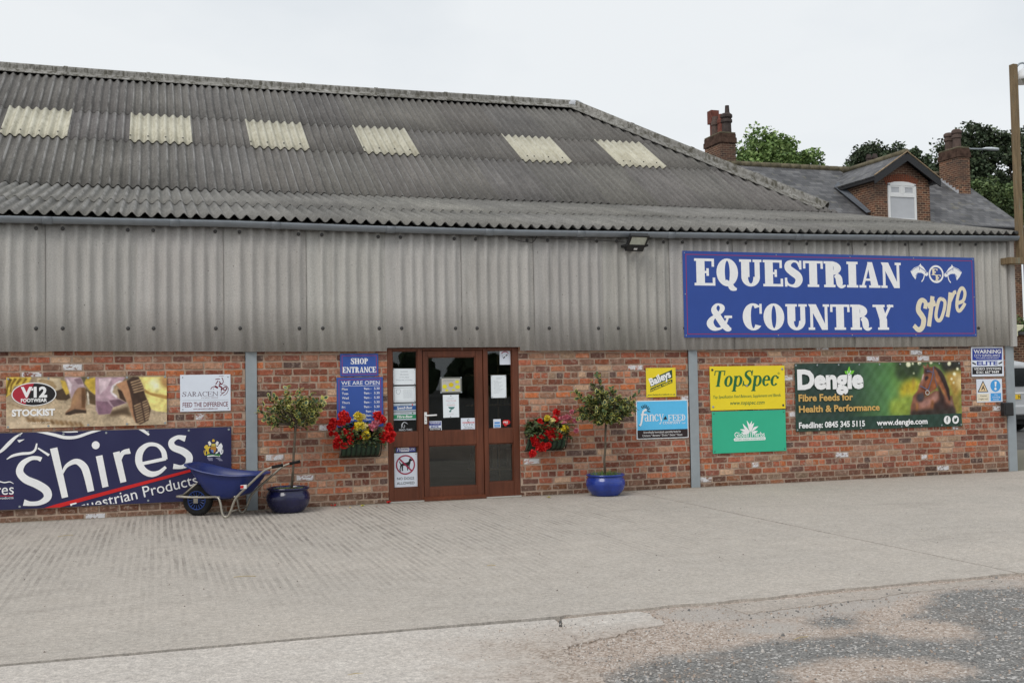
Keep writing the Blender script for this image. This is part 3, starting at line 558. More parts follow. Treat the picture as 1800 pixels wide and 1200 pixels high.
 'd_bodydk': [[0.5365,-0.2393],[0.9294,-0.2194],[1.3573,-0.2195],[1.3522,-0.3424],[0.5275,-0.3215]],
 'd_neck': [[0.895,0.4073],[1.0025,0.4355],[1.0949,0.3755],[1.1738,0.2663],[1.2386,0.098],[1.2784,-0.0996],[1.2521,-0.1581],[1.1973,-0.039],[1.1307,0.0802],[1.0622,0.1501],[1.0011,0.1021],[0.9722,0.2691]],
 'd_crest': [[0.9786,0.4309],[1.037,0.4106],[1.1179,0.3555],[1.1853,0.2563],[1.2497,0.0781],[1.2788,-0.0898],[1.2426,-0.0989],[1.1901,0.0791],[1.1124,0.218],[1.0459,0.3368]],
 'd_neckl': [[1.0009,0.3963],[1.0444,0.2976],[1.0879,0.1988],[1.1767,0.0401],[1.2009,-0.098],[1.1513,0.0012],[1.0626,0.1599],[0.9943,0.2296]],
 'd_head': [[0.7792,0.4526],[0.8136,0.4327],[0.8362,0.408],[0.8624,0.4762],[0.8958,0.4269],[0.9655,0.3967],[0.9781,0.2691],[1.0137,0.1215],[1.0062,0.0824],[0.8799,0.0211],[0.7956,-0.031],[0.7576,-0.1033],[0.7281,-0.1076],[0.6754,-0.1113],[0.6451,-0.0475],[0.6641,0.0495],[0.6966,0.1366],[0.741,0.2236],[0.7858,0.3206],[0.8002,0.3888]],
 'd_hd_d': [[0.7947,0.3987],[0.8947,0.3975],[0.9281,0.3481],[0.8441,0.3101],[0.7979,0.3302]],
 'd_hd_eye': [[0.8074,0.2715],[0.8551,0.2904],[0.8771,0.2509],[0.8286,0.2125],[0.7996,0.2227]],
 'd_cheek': [[0.8912,0.3094],[0.9631,0.3379],[0.9829,0.2396],[1.011,0.1117],[0.893,0.0551],[0.8667,0.1337]],
 'd_face': [[0.7733,0.3013],[0.803,0.3106],[0.7812,0.2035],[0.7306,0.1068],[0.6932,0.049],[0.7087,0.1461]],
 'd_blaze': [[0.7639,0.3014],[0.7952,0.3205],[0.7714,0.2525],[0.7402,0.2041]],
 'd_muz': [[0.6567,0.0107],[0.7748,0.0377],[0.7956,-0.031],[0.7517,-0.1032],[0.6754,-0.1113],[0.6483,-0.0572]],
 'd_ear1': [[0.7767,0.4497],[0.8197,0.4375],[0.8423,0.4128],[0.8009,0.4084]],
 'd_ear2': [[0.8627,0.484],[0.8962,0.4367],[0.9295,0.3824],[0.8829,0.3976]],
 'd_earl': [[0.7905,0.4427],[0.8252,0.4277],[0.8131,0.418]],
 'd_br1': [[[0.9607,0.4261],[0.9513,0.338],[0.9305,0.2599],[0.8851,0.153],[0.8463,0.0657]],[0.0173,0.0173,0.0173,0.0173,0.0173]],
 'd_br2': [[[0.7023,0.1316],[0.7429,0.1212],[0.8119,0.0858],[0.8467,0.0754]],[0.0172,0.0172,0.0172,0.0172]],
 'd_br3': [[[0.8343,0.3591],[0.8929,0.3535],[0.9395,0.3382]],[0.0151,0.0151,0.0151]],
 'd_br4': [[[0.9635,0.3477],[0.9932,0.2002],[1.0188,0.1018]],[0.0087,0.0087,0.0087]],
 'd_ringp': [[[0.798,0.0324],[0.8168,0.0613],[0.8519,0.0578],[0.8683,0.0262],[0.8437,-0.0007],[0.8088,0.0078],[0.798,0.0324]],[0.0129,0.0129,0.0129,0.0129,0.0129,0.0129,0.0129]],
 'd_f': [[1.1842,-0.3941],[1.2473,-0.3958],[1.1868,-0.3304]],
 'd_t': [[1.3382,-0.3932],[1.4005,-0.3949],[1.3408,-0.3294]],
 'd_fs': [[[1.2023,-0.3583],[1.182,-0.3607],[1.1792,-0.4293]],[0.013,0.0152,0.0152]],
 'd_fb': [[[1.1619,-0.3866],[1.2048,-0.3858]],[0.0109,0.0109]],
 'd_bird': [[1.3096,-0.361],[1.3362,-0.3843],[1.3368,-0.3686],[1.3574,-0.3623],[1.3691,-0.3694],[1.3813,-0.3658],[1.3686,-0.3822],[1.365,-0.4117],[1.3428,-0.4278],[1.313,-0.425],[1.3014,-0.4168],[1.3194,-0.4134],[1.3044,-0.4002],[1.3142,-0.3956],[1.3052,-0.3806],[1.3147,-0.3838]],
 'd_lf0': [[[-0.5608,0.3363],[-0.5547,0.3894],[-0.5485,0.4425]],[0.012,0.0478,0.008]],
 'd_lf1': [[[-0.5781,0.3328],[-0.6031,0.3551],[-0.6281,0.3775]],[0.0119,0.0477,0.0079]],
 'd_lf2': [[[-0.5395,0.3323],[-0.502,0.3575],[-0.4645,0.3828]],[0.012,0.0478,0.008]],
 'd_base': [[-1.5183,-0.3878],[-0.0832,-0.3686],[-0.0898,-0.5527],[-1.4912,-0.5106]],
 'd_bok': [[0.5928,0.4741,14],[0.511,0.4652,30],[0.7219,0.4874,25],[0.9339,0.4951,22],[1.2714,0.467,25],[1.418,0.3864,18],[0.6047,0.3279,10],[1.3608,0.3081,20],[0.703,0.1511,14],[1.3039,0.2349,14],[1.3374,0.1752,12]],
 'w_blue': [[-0.2833,0.2024],[0.2855,0.2072],[0.2775,0.0236],[-0.2908,0.0207]],
 'w_blk': [[-0.2951,-0.0804],[0.2784,-0.0744],[0.2731,-0.1952],[-0.3,-0.1979]],
 'w_c1': [[-0.2868,-0.0041],[-0.2174,-0.0337],[-0.2283,-0.0522],[-0.2978,-0.0246]],
 'w_c2': [[0.2765,0.0007],[0.2058,-0.0278],[0.2153,-0.0466],[0.2859,-0.0202]],
 'c_tri': [[-0.1202,0.1589],[-0.0237,-0.0228],[-0.2292,-0.0231]],
 'c_tri2': [[-0.1213,0.132],[-0.0461,-0.0099],[-0.2059,-0.0111]],
 'c_crm': [[-0.2403,-0.0476],[-0.0119,-0.0458],[-0.0171,-0.1657],[-0.2452,-0.165]],
 'c_cir': [[0.1157,0.0722],[0.2131,0.0706],[0.1197,0.1656]],
 'c_pan': [[0.0188,-0.0422],[0.2211,-0.0398],[0.2158,-0.1623],[0.0136,-0.1643]],
 'c_ex': [[[0.121,0.1365],[0.1151,0.0577]],[0.0394,0.0209]],
 'c_exd': [[0.1136,0.0245],[0.1341,0.0241],[0.1145,0.0452]],
 'c_m1': [[[-0.1159,0.0802],[-0.1301,0.0453],[-0.1568,0.0127]],[0.0207,0.0207,0.0138]],
 'c_m2': [[[-0.1296,0.0556],[-0.1003,0.0283],[-0.1065,0.0036]],[0.0161,0.0138,0.0115]],
}
TXT = {
 'eq': [-2.3336,0.1247,0.3835,3.4797,0],
 'co': [-2.1589,-0.5043,0.3751,3.1476,0],
 'ep': [0.0972,-0.5323,0.1281,1.4504,0.201],
 'ssm': [-0.9187,-0.2658,0.122,0.3853,0],
 'epsm': [-0.9186,-0.3172,0.0276,0.3823,0],
 'v12': [-0.7316,0.0635,0.1126,0.2835,0],
 'foot': [-0.7295,0.0065,0.0386,0.2803,0],
 'stock': [-0.8273,-0.1538,0.0726,0.4655,0],
 'vurl': [-0.7718,-0.2489,0.0319,0.3564,0],
 'sar': [-0.2732,-0.0392,0.0562,0.4218,0],
 'hf': [-0.0488,-0.0678,0.0167,0.1954,0],
 'feedd': [-0.2686,-0.1674,0.0544,0.5356,0],
 'surl': [-0.1457,-0.2003,0.0166,0.2906,0],
 'shop': [-0.1106,0.0113,0.0736,0.2208,0],
 'ent': [-0.2165,-0.0983,0.0734,0.4335,0],
 'wao': [-0.2382,0.2213,0.0482,0.4922,0],
 'h0': [-0.2312,0.1548,0.0328,0.0987,0],
 'k0': [0.0155,0.1551,0.033,0.1215,0],
 'l0': [0.1586,0.1567,0.0331,0.0946,0],
 'h1': [-0.2319,0.0989,0.0328,0.0988,0],
 'k1': [0.0148,0.0988,0.0329,0.1215,0],
 'l1': [0.1579,0.1002,0.0331,0.0946,0],
 'h2': [-0.2325,0.041,0.0328,0.0987,0],
 'k2': [0.0142,0.0406,0.033,0.1214,0],
 'l2': [0.1572,0.0418,0.0331,0.0945,0],
 'h3': [-0.2331,-0.0169,0.0328,0.0987,0],
 'k3': [0.0135,-0.0176,0.033,0.1213,0],
 'l3': [0.1565,-0.0166,0.033,0.0945,0],
 'h4': [-0.2338,-0.0747,0.0328,0.0987,0],
 'k4': [0.0128,-0.0758,0.033,0.1213,0],
 'l4': [0.1558,-0.0749,0.0331,0.0945,0],
 'h5': [-0.2344,-0.1325,0.0327,0.0987,0],
 'k5': [0.0121,-0.1339,0.0329,0.1213,0],
 'l5': [0.155,-0.1332,0.033,0.0945,0],
 'h6': [-0.235,-0.1845,0.0328,0.0987,0],
 'k6': [0.0115,-0.1862,0.0329,0.1213,0],
 'l6': [0.1544,-0.1857,0.033,0.0945,0],
 'h7': [-0.2355,-0.2327,0.0328,0.0986,0],
 'k7': [0.0109,-0.2347,0.0328,0.1213,0],
 'l7': [0.1538,-0.2343,0.033,0.0944,0],
 'bai': [-0.1568,-0.0456,0.0992,0.3406,0.3742],
 'bhf': [-0.1522,-0.1211,0.0258,0.3361,0.359],
 'burl': [-0.2125,-0.1795,0.0217,0.4281,0],
 'ancy': [-0.2755,-0.0195,0.1421,0.2964,0],
 'fd': [0.0869,-0.0239,0.0875,0.2655,0],
 'cmp': [0.0023,-0.0655,0.0357,0.2757,0],
 'ltd': [0.3002,-0.0667,0.022,0.0489,0],
 'fl1': [-0.2949,-0.1865,0.0275,0.5764,0],
 'fl2': [-0.3133,-0.2311,0.0276,0.6136,0],
 'ts': [-0.5414,0.0228,0.2281,1.0547,0],
 'ts2': [-0.5656,-0.1441,0.042,1.1047,0.0088],
 'ts3': [-0.2958,-0.2394,0.0546,0.5602,0],
 'tsr': [0.4895,0.1832,0.0322,0.041,0],
 'gl': [-0.2466,-0.0766,0.0703,0.2278,0],
 'he': [0.0374,-0.0763,0.0654,0.208,0],
 'gtx': [-0.2397,-0.1178,0.0193,0.4777,0],
 'den': [-1.4437,0.13,0.2612,1.1388,0],
 'ff': [-1.4312,-0.0537,0.0953,0.9322,0],
 'hp': [-1.4304,-0.2153,0.0913,1.3956,0],
 'fdl': [-1.4374,-0.4455,0.0807,1.1339,0],
 'durl': [-0.095,-0.4405,0.0774,0.914,0],
 'wn': [-0.2611,0.13,0.0558,0.5227,0],
 'cc': [-0.2508,0.0751,0.0393,0.492,0],
 'wd': [-0.2192,0.0439,0.0186,0.4333,0],
 'el': [-0.2056,-0.0536,0.0578,0.395,0],
 'vs': [-0.2694,-0.1293,0.0351,0.5223,0],
 'ph': [-0.2237,-0.1832,0.0392,0.4357,0],
 'ca1': [-0.1813,-0.0882,0.0207,0.1217,0],
 'ca2': [-0.2137,-0.1376,0.0206,0.1774,0],
 'cr1': [0.0888,-0.0763,0.0207,0.0615,0],
 'cr2': [0.0465,-0.1116,0.0228,0.1484,0],
 'cr3': [0.0653,-0.1468,0.0228,0.1075,0],
 'f1': [1.7014,0.3297,0.1004,0.1116,0],
 'f2': [1.7622,0.2432,0.0939,0.1078,0],
}
BRD = {'main': [7.0506,12.0715,2.1074,3.3313], 'v12': [-1.654,0.122,1.081,1.678], 'sar': [0.277,0.872,1.23,1.678], 'shires': [-2.95,0.876,0.149,1.032], 'shop': [2.228,2.719,1.633,1.92], 'hours': [2.18,2.776,0.985,1.618], 'bail': [6.493,6.95,1.282,1.689], 'fancy': [6.331,7.13,0.7015,1.2365], 'top': [7.487,8.708,1.075,1.7], 'glob': [7.506,8.703,0.463,1.058], 'deng': [8.87,11.826,0.733,1.726], 'warn': [12.042,12.658,1.492,1.953], 'caut': [12.124,12.613,1.09,1.45]}
YARD = {'tar': [[[2.003,-8.948],[2.203,-8.584],[2.629,-8.34],[2.962,-8.372],[3.287,-8.25],[3.63,-8.276],[4.059,-8.335],[4.505,-8.049],[4.913,-7.734],[5.195,-7.416],[5.518,-7.439],[6.051,-7.49],[3.905,-9.802]],[[3.922,-7.803],[4.103,-7.69],[4.26,-7.805],[4.091,-8.098],[3.889,-8.183],[3.772,-8.092]],[[2.499,-7.887],[2.682,-7.844],[2.668,-7.956],[2.503,-8.003]]], 'grav': [[[3.07,-8.812],[3.395,-8.765],[3.638,-8.751],[3.946,-8.943],[4.068,-9.305],[3.708,-9.276],[3.368,-9.169],[3.148,-9.246],[2.961,-9.117]],[[4.123,-8.111],[4.585,-8.083],[4.681,-8.471],[4.462,-8.696],[4.139,-8.563],[3.99,-8.346]]], 'dust': [[[3.021,-7.232],[3.932,-7.314],[4.873,-7.277],[5.86,-7.281],[6.223,-7.312],[6.051,-7.49],[5.195,-7.416],[4.369,-7.803],[3.857,-7.776],[3.186,-7.675]],[[2.253,-7.785],[1.925,-8.812],[1.847,-8.781],[2.052,-8]],[[3.238,-7.87],[3.752,-7.778],[3.829,-7.944],[3.713,-8.151],[3.312,-8.144]],[[2.615,-8.368],[2.965,-8.302],[2.96,-8.441],[2.617,-8.502]]]}

# ---------- part 2: the setting ----------
def sstruct(o, kind='structure'): o['kind'] = kind; return o
# materials of the ground
def concrete_mat(name, base, grooves, pale=0.0):
    m, t, b = newmat(name, .9, .2); v = mapping(t)
    n1 = noise(t, .55, 5, .6, v); n2 = noise(t, 5, 6, .65, v); n3 = noise(t, 95, 4, .75, v); n4 = noise(t, 260, 2, .6, v)
    c = mixc(t, 1, base, ramp(t, n1, .3, .7, (.94, .94, .94, 1), (1.06, 1.05, 1.04, 1)), 'MULTIPLY')
    c = mixc(t, 1, c, ramp(t, n2, .3, .7, (.92, .91, .90, 1), (1.08, 1.08, 1.08, 1)), 'MULTIPLY')
    c = mixc(t, 1, c, ramp(t, n3, .32, .68, (.70, .70, .70, 1), (1.26, 1.26, 1.25, 1)), 'MULTIPLY'); c = mixc(t, 1, c, ramp(t, noise(t, 26, 4, .7, v), .3, .7, (.76, .76, .76, 1), (1.20, 1.20, 1.19, 1)), 'MULTIPLY')
    c = mixc(t, ramp(t, noise(t, 120, 3, .6, v), .64, .69), c, (.12, .11, .10, 1))          # dark grit
    c = mixc(t, ramp(t, noise(t, 90, 3, .5, mapping(t, (1.3, 1, 1))), .70, .76), c, (.62, .58, .53, 1))   # pale chippings
    h = math_(t, 'ADD', math_(t, 'MULTIPLY', n3, .5), math_(t, 'MULTIPLY', n4, .4))
    if not grooves:      # the broken end of the old slab, worn down to its stones
        sw = _n(t, 'ShaderNodeSeparateXYZ'); t.links.new(v, sw.inputs[0])
        wx = math_(t, 'ADD', sw.outputs[0], math_(t, 'MULTIPLY', math_(t, 'SUBTRACT', noise(t, 2.4, 7, .75, v), .5), 2.2)); wy = math_(t, 'ADD', sw.outputs[1], math_(t, 'MULTIPLY', math_(t, 'SUBTRACT', noise(t, 3.1, 6, .7, v), .5), .9))
        wear = math_(t, 'MULTIPLY', ramp(t, math_(t, 'SUBTRACT', wx, 1.35), .0, .75), ramp(t, math_(t, 'MULTIPLY', wy, -.1), .742, .80))
        vo = _n(t, 'ShaderNodeTexVoronoi'); vo.inputs['Scale'].default_value = 66; t.links.new(v, vo.inputs['Vector']); vc = _n(t, 'ShaderNodeSeparateColor'); t.links.new(vo.outputs['Color'], vc.inputs[0])
        c = mixc(t, wear, c, ramp(t, vc.outputs[0], 0, 1, (.25, .195, .155, 1), (.54, .47, .41, 1)))
    if grooves:
        sx = _n(t, 'ShaderNodeSeparateXYZ'); t.links.new(v, sx.inputs[0])
        wob = math_(t, 'MULTIPLY', noise(t, .7, 3, .5, mapping(t, (1.6, .5, 1))), .05)
        wob = math_(t, 'ADD', wob, math_(t, 'MULTIPLY', noise(t, 5, 3, .6, mapping(t, (1, .02, 1))), .06)); ph = math_(t, 'MULTIPLY', math_(t, 'ADD', sx.outputs[0], wob), 2 * math.pi / .066)
        wv = math_(t, 'ADD', math_(t, 'MULTIPLY', math_(t, 'SINE', ph), .5), .5)
        mask = ramp(t, noise(t, .9, 6, .75, mapping(t, (1.3, .55, 1))), .38, .60)
        fade = ramp(t, math_(t, 'ADD', math_(t, 'MULTIPLY', sx.outputs[0], .055), .5), .62, .92, (1, 1, 1, 1), (.12, .12, .12, 1))
        near = ramp(t, math_(t, 'MULTIPLY', sx.outputs[1], -.1), .30, .66, (1, 1, 1, 1), (.10, .10, .10, 1))
        k = math_(t, 'MULTIPLY', math_(t, 'MULTIPLY', mask, fade), near)
        dirt = math_(t, 'MULTIPLY', ramp(t, wv, .42, .08), k)
        brk = math_(t, 'MULTIPLY', dirt, ramp(t, noise(t, 16, 5, .7, mapping(t, (1, .10, 1))), .36, .60))
        c = mixc(t, math_(t, 'MULTIPLY', brk, .66), c, (.14, .125, .11, 1))
        h = math_(t, 'ADD', h, math_(t, 'MULTIPLY', wv, math_(t, 'MULTIPLY', k, .9)))
        # damp moss along the foot of the wall, stains with shapes of their own
        moss = math_(t, 'MULTIPLY', ramp(t, sx.outputs[1], .5, 1, (0, 0, 0, 1), (0, 0, 0, 1)), 1)
        yy = math_(t, 'ADD', sx.outputs[1], math_(t, 'MULTIPLY', noise(t, 3, 4, .6, v), .35))
        moss = ramp(t, yy, .02, .22)
        c = mixc(t, math_(t, 'MULTIPLY', moss, .75), c, (.125, .118, .072, 1))
        st = ramp(t, noise(t, .9, 6, .7, mapping(t, (.5, 1.3, 1))), .57, .72)
        c = mixc(t, math_(t, 'MULTIPLY', st, .28), c, (.17, .15, .13, 1))
    t.links.new(c, b.inputs['Base Color']); bump(t, b, h, .55, .006); return m
M_conc = concrete_mat('brushed_concrete', (.470, .430, .388, 1), True)
M_conc2 = concrete_mat('worn_concrete', (.54, .50, .462, 1), False); M_conc3 = concrete_mat('dusty_concrete', (.43, .385, .345, 1), False)

def gravel_mat():
    m, t, b = newmat('tarmac_and_gravel', .95, .2); v = mapping(t)
    a = _n(t, 'ShaderNodeVertexColor', layer_name='Col'); se = _n(t, 'ShaderNodeSeparateColor'); t.links.new(a.outputs[0], se.inputs[0])
    vo = _n(t, 'ShaderNodeTexVoronoi'); vo.inputs['Scale'].default_value = 105; t.links.new(v, vo.inputs['Vector'])
    vo2 = _n(t, 'ShaderNodeTexVoronoi'); vo2.inputs['Scale'].default_value = 66; t.links.new(v, vo2.inputs['Vector'])
    r1 = _n(t, 'ShaderNodeSeparateColor'); t.links.new(vo.outputs['Color'], r1.inputs[0])
    r2 = _n(t, 'ShaderNodeSeparateColor'); t.links.new(vo2.outputs['Color'], r2.inputs[0])
    tar = ramp(t, r1.outputs[0], .0, 1, (.10, .098, .094, 1), (.29, .28, .265, 1))
    tar = mixc(t, ramp(t, r2.outputs[1], .90, .93), tar, (.50, .48, .46, 1))
    gra = ramp(t, r2.outputs[0], 0, 1, (.27, .205, .160, 1), (.52, .44, .38, 1))
    gra = mixc(t, ramp(t, r1.outputs[1], .88, .90), gra, (.62, .57, .52, 1))
    dust = mixc(t, ramp(t, noise(t, 60, 4, .7, v), .4, .7), (.37, .33, .295, 1), (.5, .46, .42, 1))
    edge = math_(t, 'ADD', se.outputs[0], math_(t, 'MULTIPLY', math_(t, 'SUBTRACT', noise(t, 9, 6, .7, v), .5), 1.1))
    c = mixc(t, ramp(t, edge, .22, .78), gra, tar)
    e2 = math_(t, 'ADD', se.outputs[1], math_(t, 'MULTIPLY', math_(t, 'SUBTRACT', noise(t, 11, 6, .7, v), .5), 1.1))
    c = mixc(t, ramp(t, e2, .28, .75), c, dust)
    c = mixc(t, math_(t, 'MULTIPLY', ramp(t, noise(t, 1.9, 6, .75, v), .54, .72), .5), c, (.235, .18, .14, 1)); c = mixc(t, math_(t, 'MULTIPLY', ramp(t, noise(t, 3.4, 6, .75, mapping(t, (.6, 1.4, 1))), .56, .70), .5), c, (.40, .37, .34, 1))
    c = mixc(t, 1, c, ramp(t, noise(t, 130, 3, .8, v), .3, .7, (.68, .68, .68, 1), (1.3, 1.3, 1.3, 1)), 'MULTIPLY')
    t.links.new(c, b.inputs['Base Color'])
    h = math_(t, 'ADD', math_(t, 'MULTIPLY', vo2.outputs['Distance'], -.7), math_(t, 'MULTIPLY', vo.outputs['Distance'], -.5))
    bump(t, b, h, .55, .008); return m
M_grav = gravel_mat()
M_asph = pm('asphalt', (.105, .103, .10, 1), .9, .2, var=.2, scale=3, bmp=.5, bscale=90, bdist=.006, spots=(140, .62, (.22, .21, .2, 1)))
M_field = pm('far_ground', (.10, .11, .07, 1), .95, .1, var=.2, scale=.2)

sstruct(MB().poly([(-400, -400, -.03), (400, -400, -.03), (400, 400, -.03), (-400, 400, -.03)]).build('ground', M_asph))
# broken yard in front: a fine sheet whose patches are laid as attribute masks (real changes of surface)
def yard_sheet():
    x0, x1, y0, y1, st = -3.0, 10.5, -13.0, -6.9, .05
    nx, ny = int((x1 - x0) / st) + 1, int((y1 - y0) / st) + 1
    X, Y = np.meshgrid(np.linspace(x0, x1, nx), np.linspace(y0, y1, ny)); tar = np.zeros_like(X); dust = np.zeros_like(X)
    for p in YARD['tar']: tar = np.maximum(tar, blur(inpoly(X, Y, p).astype(float), 2))
    for p in YARD['grav']: tar = np.minimum(tar, 1 - blur(inpoly(X, Y, p).astype(float), 2))
    for p in YARD['dust']: dust = np.maximum(dust, blur(inpoly(X, Y, p).astype(float), 2))
    rg = np.random.default_rng(5); Z = -.024 + .006 * smooth_noise(ny, nx, 14, rg) - .002 * (tar > .5) - .06 * ((X < 2.5) & (Y > -7.42)) + .008
    v = np.stack([X, Y, Z], -1).reshape(-1, 3); f = [(j * nx + i, j * nx + i + 1, (j + 1) * nx + i + 1, (j + 1) * nx + i) for j in range(ny - 1) for i in range(nx - 1)]
    me = bpy.data.meshes.new('gravel_yard'); me.from_pydata(v.tolist(), [], f)
    ca = me.color_attributes.new('Col', 'FLOAT_COLOR', 'POINT'); c4 = np.ones((nx * ny, 4), np.float32); c4[:, 0] = tar.ravel(); c4[:, 1] = dust.ravel()
    ca.data.foreach_set('color', c4.ravel()); me.polygons.foreach_set('use_smooth', [True] * len(me.polygons)); me.materials.append(M_grav)
    o = bpy.data.objects.new('gravel_yard', me); COL.objects.link(o); return sstruct(o)
yard_sheet()
# concrete apron with a worn front edge, an expansion joint and the step to the lower slab
def jag(a, b, amp, step=.05, seed=3):
    rg = random.Random(seed); n = max(2, int(abs(b[0] - a[0]) / step) if abs(b[0] - a[0]) > abs(b[1] - a[1]) else int(abs(b[1] - a[1]) / step)); d = 0; o = []
    L_ = math.hypot(b[0] - a[0], b[1] - a[1]); nx_, ny_ = -(b[1] - a[1]) / L_, (b[0] - a[0]) / L_
    for i in range(n + 1):
        t = i / n; d = .75 * d + rg.uniform(-amp, amp); k = d if 0 < i < n else 0
        o.append((a[0] + (b[0] - a[0]) * t + nx_ * k, a[1] + (b[1] - a[1]) * t + ny_ * k))
    return o
def slab_sheet(name, outline, z0, z1, mat):
    n = len(outline); m = MB(); m.add([(x, y, z1) for x, y in outline] + [(x, y, z0) for x, y in outline], [tuple(range(n))] + [(i, i + n, (i + 1) % n + n, (i + 1) % n) for i in range(n)])
    o = m.build(name, mat); bm = bmesh.new(); bm.from_mesh(o.data); bmesh.ops.triangulate(bm, faces=[f for f in bm.faces if len(f.verts) > 4]); bmesh.ops.recalc_face_normals(bm, faces=bm.faces); bm.to_mesh(o.data); bm.free()
    return sstruct(o)
FE = -7.20
front = jag((-30, FE + .012), (.9, FE + .0), .004, seed=1) + jag((.92, FE), (2.44, FE - .02), .005, seed=18) + jag((2.46, FE - .03), (6.17, FE + .06), .014, seed=2)
slab_sheet('concrete_apron', front + jag((6.19, FE + .06), (6.172, .30), .003, .08, 8)[1:] + [(-30, .30)], -.12, 0, M_conc)
front2 = jag((6.205, FE + .06), (22, FE + .30), .02, seed=4)
slab_sheet('concrete_apron', front2 + [(22, 3.9), (12.95, 3.9), (12.95, .30)] + jag((6.187, .30), (6.205, FE + .06), .003, .08, 8)[:-1], -.05, .0015, M_conc)
slab_sheet('concrete_strip', jag((-30, -12.5), (2.02, -12.5), .01, seed=5) + jag((2.02, -12.4), (2.16, -8.2), .028, .035, seed=6) + jag((2.16, -8.15), (2.40, -7.28), .014, .05, seed=7) + jag((2.38, -7.285), (1.2, -7.244), .006, seed=9)[1:] + jag((1.15, -7.236), (-30, -7.208), .004, seed=10), -.12, -.005, M_conc2)
slab_sheet('concrete_strip', jag((2.20, -8.0), (3.0, -7.62), .022, .03, seed=11) + jag((3.02, -7.58), (3.0, -7.27), .02, .05, seed=12) + jag((2.98, -7.262), (2.45, -7.285), .006, seed=13), -.06, -.007, M_conc2)
slab_sheet('concrete_strip', jag((3.62, -7.58), (5.9, -7.30), .024, .04, seed=14) + jag((5.88, -7.20), (3.6, -7.262), .012, seed=15), -.06, -.012, M_conc3)
# the back yard to the right of the store
o = MB(); o.add([(12.95, 3.9, -.004), (70, 3.9, -.004), (70, 7, .16), (12.95, 7, .16), (70, 60, .16), (12.95, 60, .16)], [(0, 1, 2, 3), (3, 2, 4, 5)]); sstruct(o.build('road', M_asph))
# loose chippings on the yard: countless, one object
def pebbles():
    rg = random.Random(11); m = MB()
    for i in range(9000):
        x, y = rg.uniform(1.4, 8.5), rg.uniform(-11.2, -7.0)
        if x < 2.4 and rg.random() < .6: continue
        if y > -7.3 and rg.random() < .7: continue
        s = rg.uniform(.003, .0085) * (1 if rg.random() < .95 else 1.7); g = rg.choice([(.34, .28, .24), (.46, .40, .35), (.17, .165, .16), (.26, .25, .24), (.55, .51, .47), (.40, .31, .25)])
        a = rg.uniform(0, 6.3); z = -.016
        pts = [(x + s * math.cos(a + k * 1.57) * rg.uniform(.7, 1.2), y + s * math.sin(a + k * 1.57) * rg.uniform(.7, 1.2), z) for k in range(4)]
        top = [(x + (p[0] - x) * .5, y + (p[1] - y) * .5, z + s * rg.uniform(.7, 1.2)) for p in pts]
        m.add(pts + top, [(4, 5, 6, 7)] + [(k, (k + 1) % 4, (k + 1) % 4 + 4, k + 4) for k in range(4)], g + (1,))
    for i in range(1500):
        x, y = 2.15 + rg.gauss(0, .28), rg.uniform(-10.2, -7.35); s = rg.uniform(.003, .008); g = rg.choice([(.34, .28, .24), (.46, .40, .35), (.20, .19, .18), (.55, .51, .47), (.40, .31, .25)]); a = rg.uniform(0, 6)
        m.add([(x + s * math.cos(a + k * 1.57), y + s * math.sin(a + k * 1.57) * .8, -.008) for k in range(4)] + [(x, y, -.006 + s)], [(k, (k + 1) % 4, 4) for k in range(4)], g + (1,))
    for i in range(260):
        x, y = rg.uniform(-3, 8), rg.uniform(-7.1, -.1); s = rg.uniform(.003, .008); g = rg.choice([(.12, .1, .09), (.2, .17, .14), (.5, .46, .42)]); a = rg.uniform(0, 6)
        m.add([(x + s * math.cos(a + k * 1.57), y + s * math.sin(a + k * 1.57) * .8, .001) for k in range(4)] + [(x, y, .001 + s)], [(k, (k + 1) % 4, 4) for k in range(4)], g + (1,))
    o = m.build('loose_gravel', pm('chippings', None, .9, .2, var=.1, scale=80)); return tag(sstruct(o, 'stuff'), 'loose stone chippings scattered over the broken yard', 'gravel')
pebbles()

# ---------- part 3: the store ----------
store = empty('store_building', (0, 0, 0), 'long low farm store of red brick and grey corrugated sheeting', 'building')
XL, XE = -6.5, 12.82
GX = [(-6.5, 3.5), (-1.707, 3.51), (0.843, 3.533), (2.606, 3.52), (4.521, 3.522), (7.406, 3.56), (9.866, 3.592), (12.807, 3.659)]
def gz(x): return float(np.interp(x, [p[0] for p in GX], [p[1] for p in GX]))
BX = [(-6.5, 1.95), (-1.711, 1.975), (1.04, 1.956), (2.782, 1.948), (4.63, 1.941), (7.392, 1.937), (9.848, 1.959), (12.727, 1.961)]
def bz(x): return float(np.interp(x, [p[0] for p in BX], [p[1] for p in BX]))

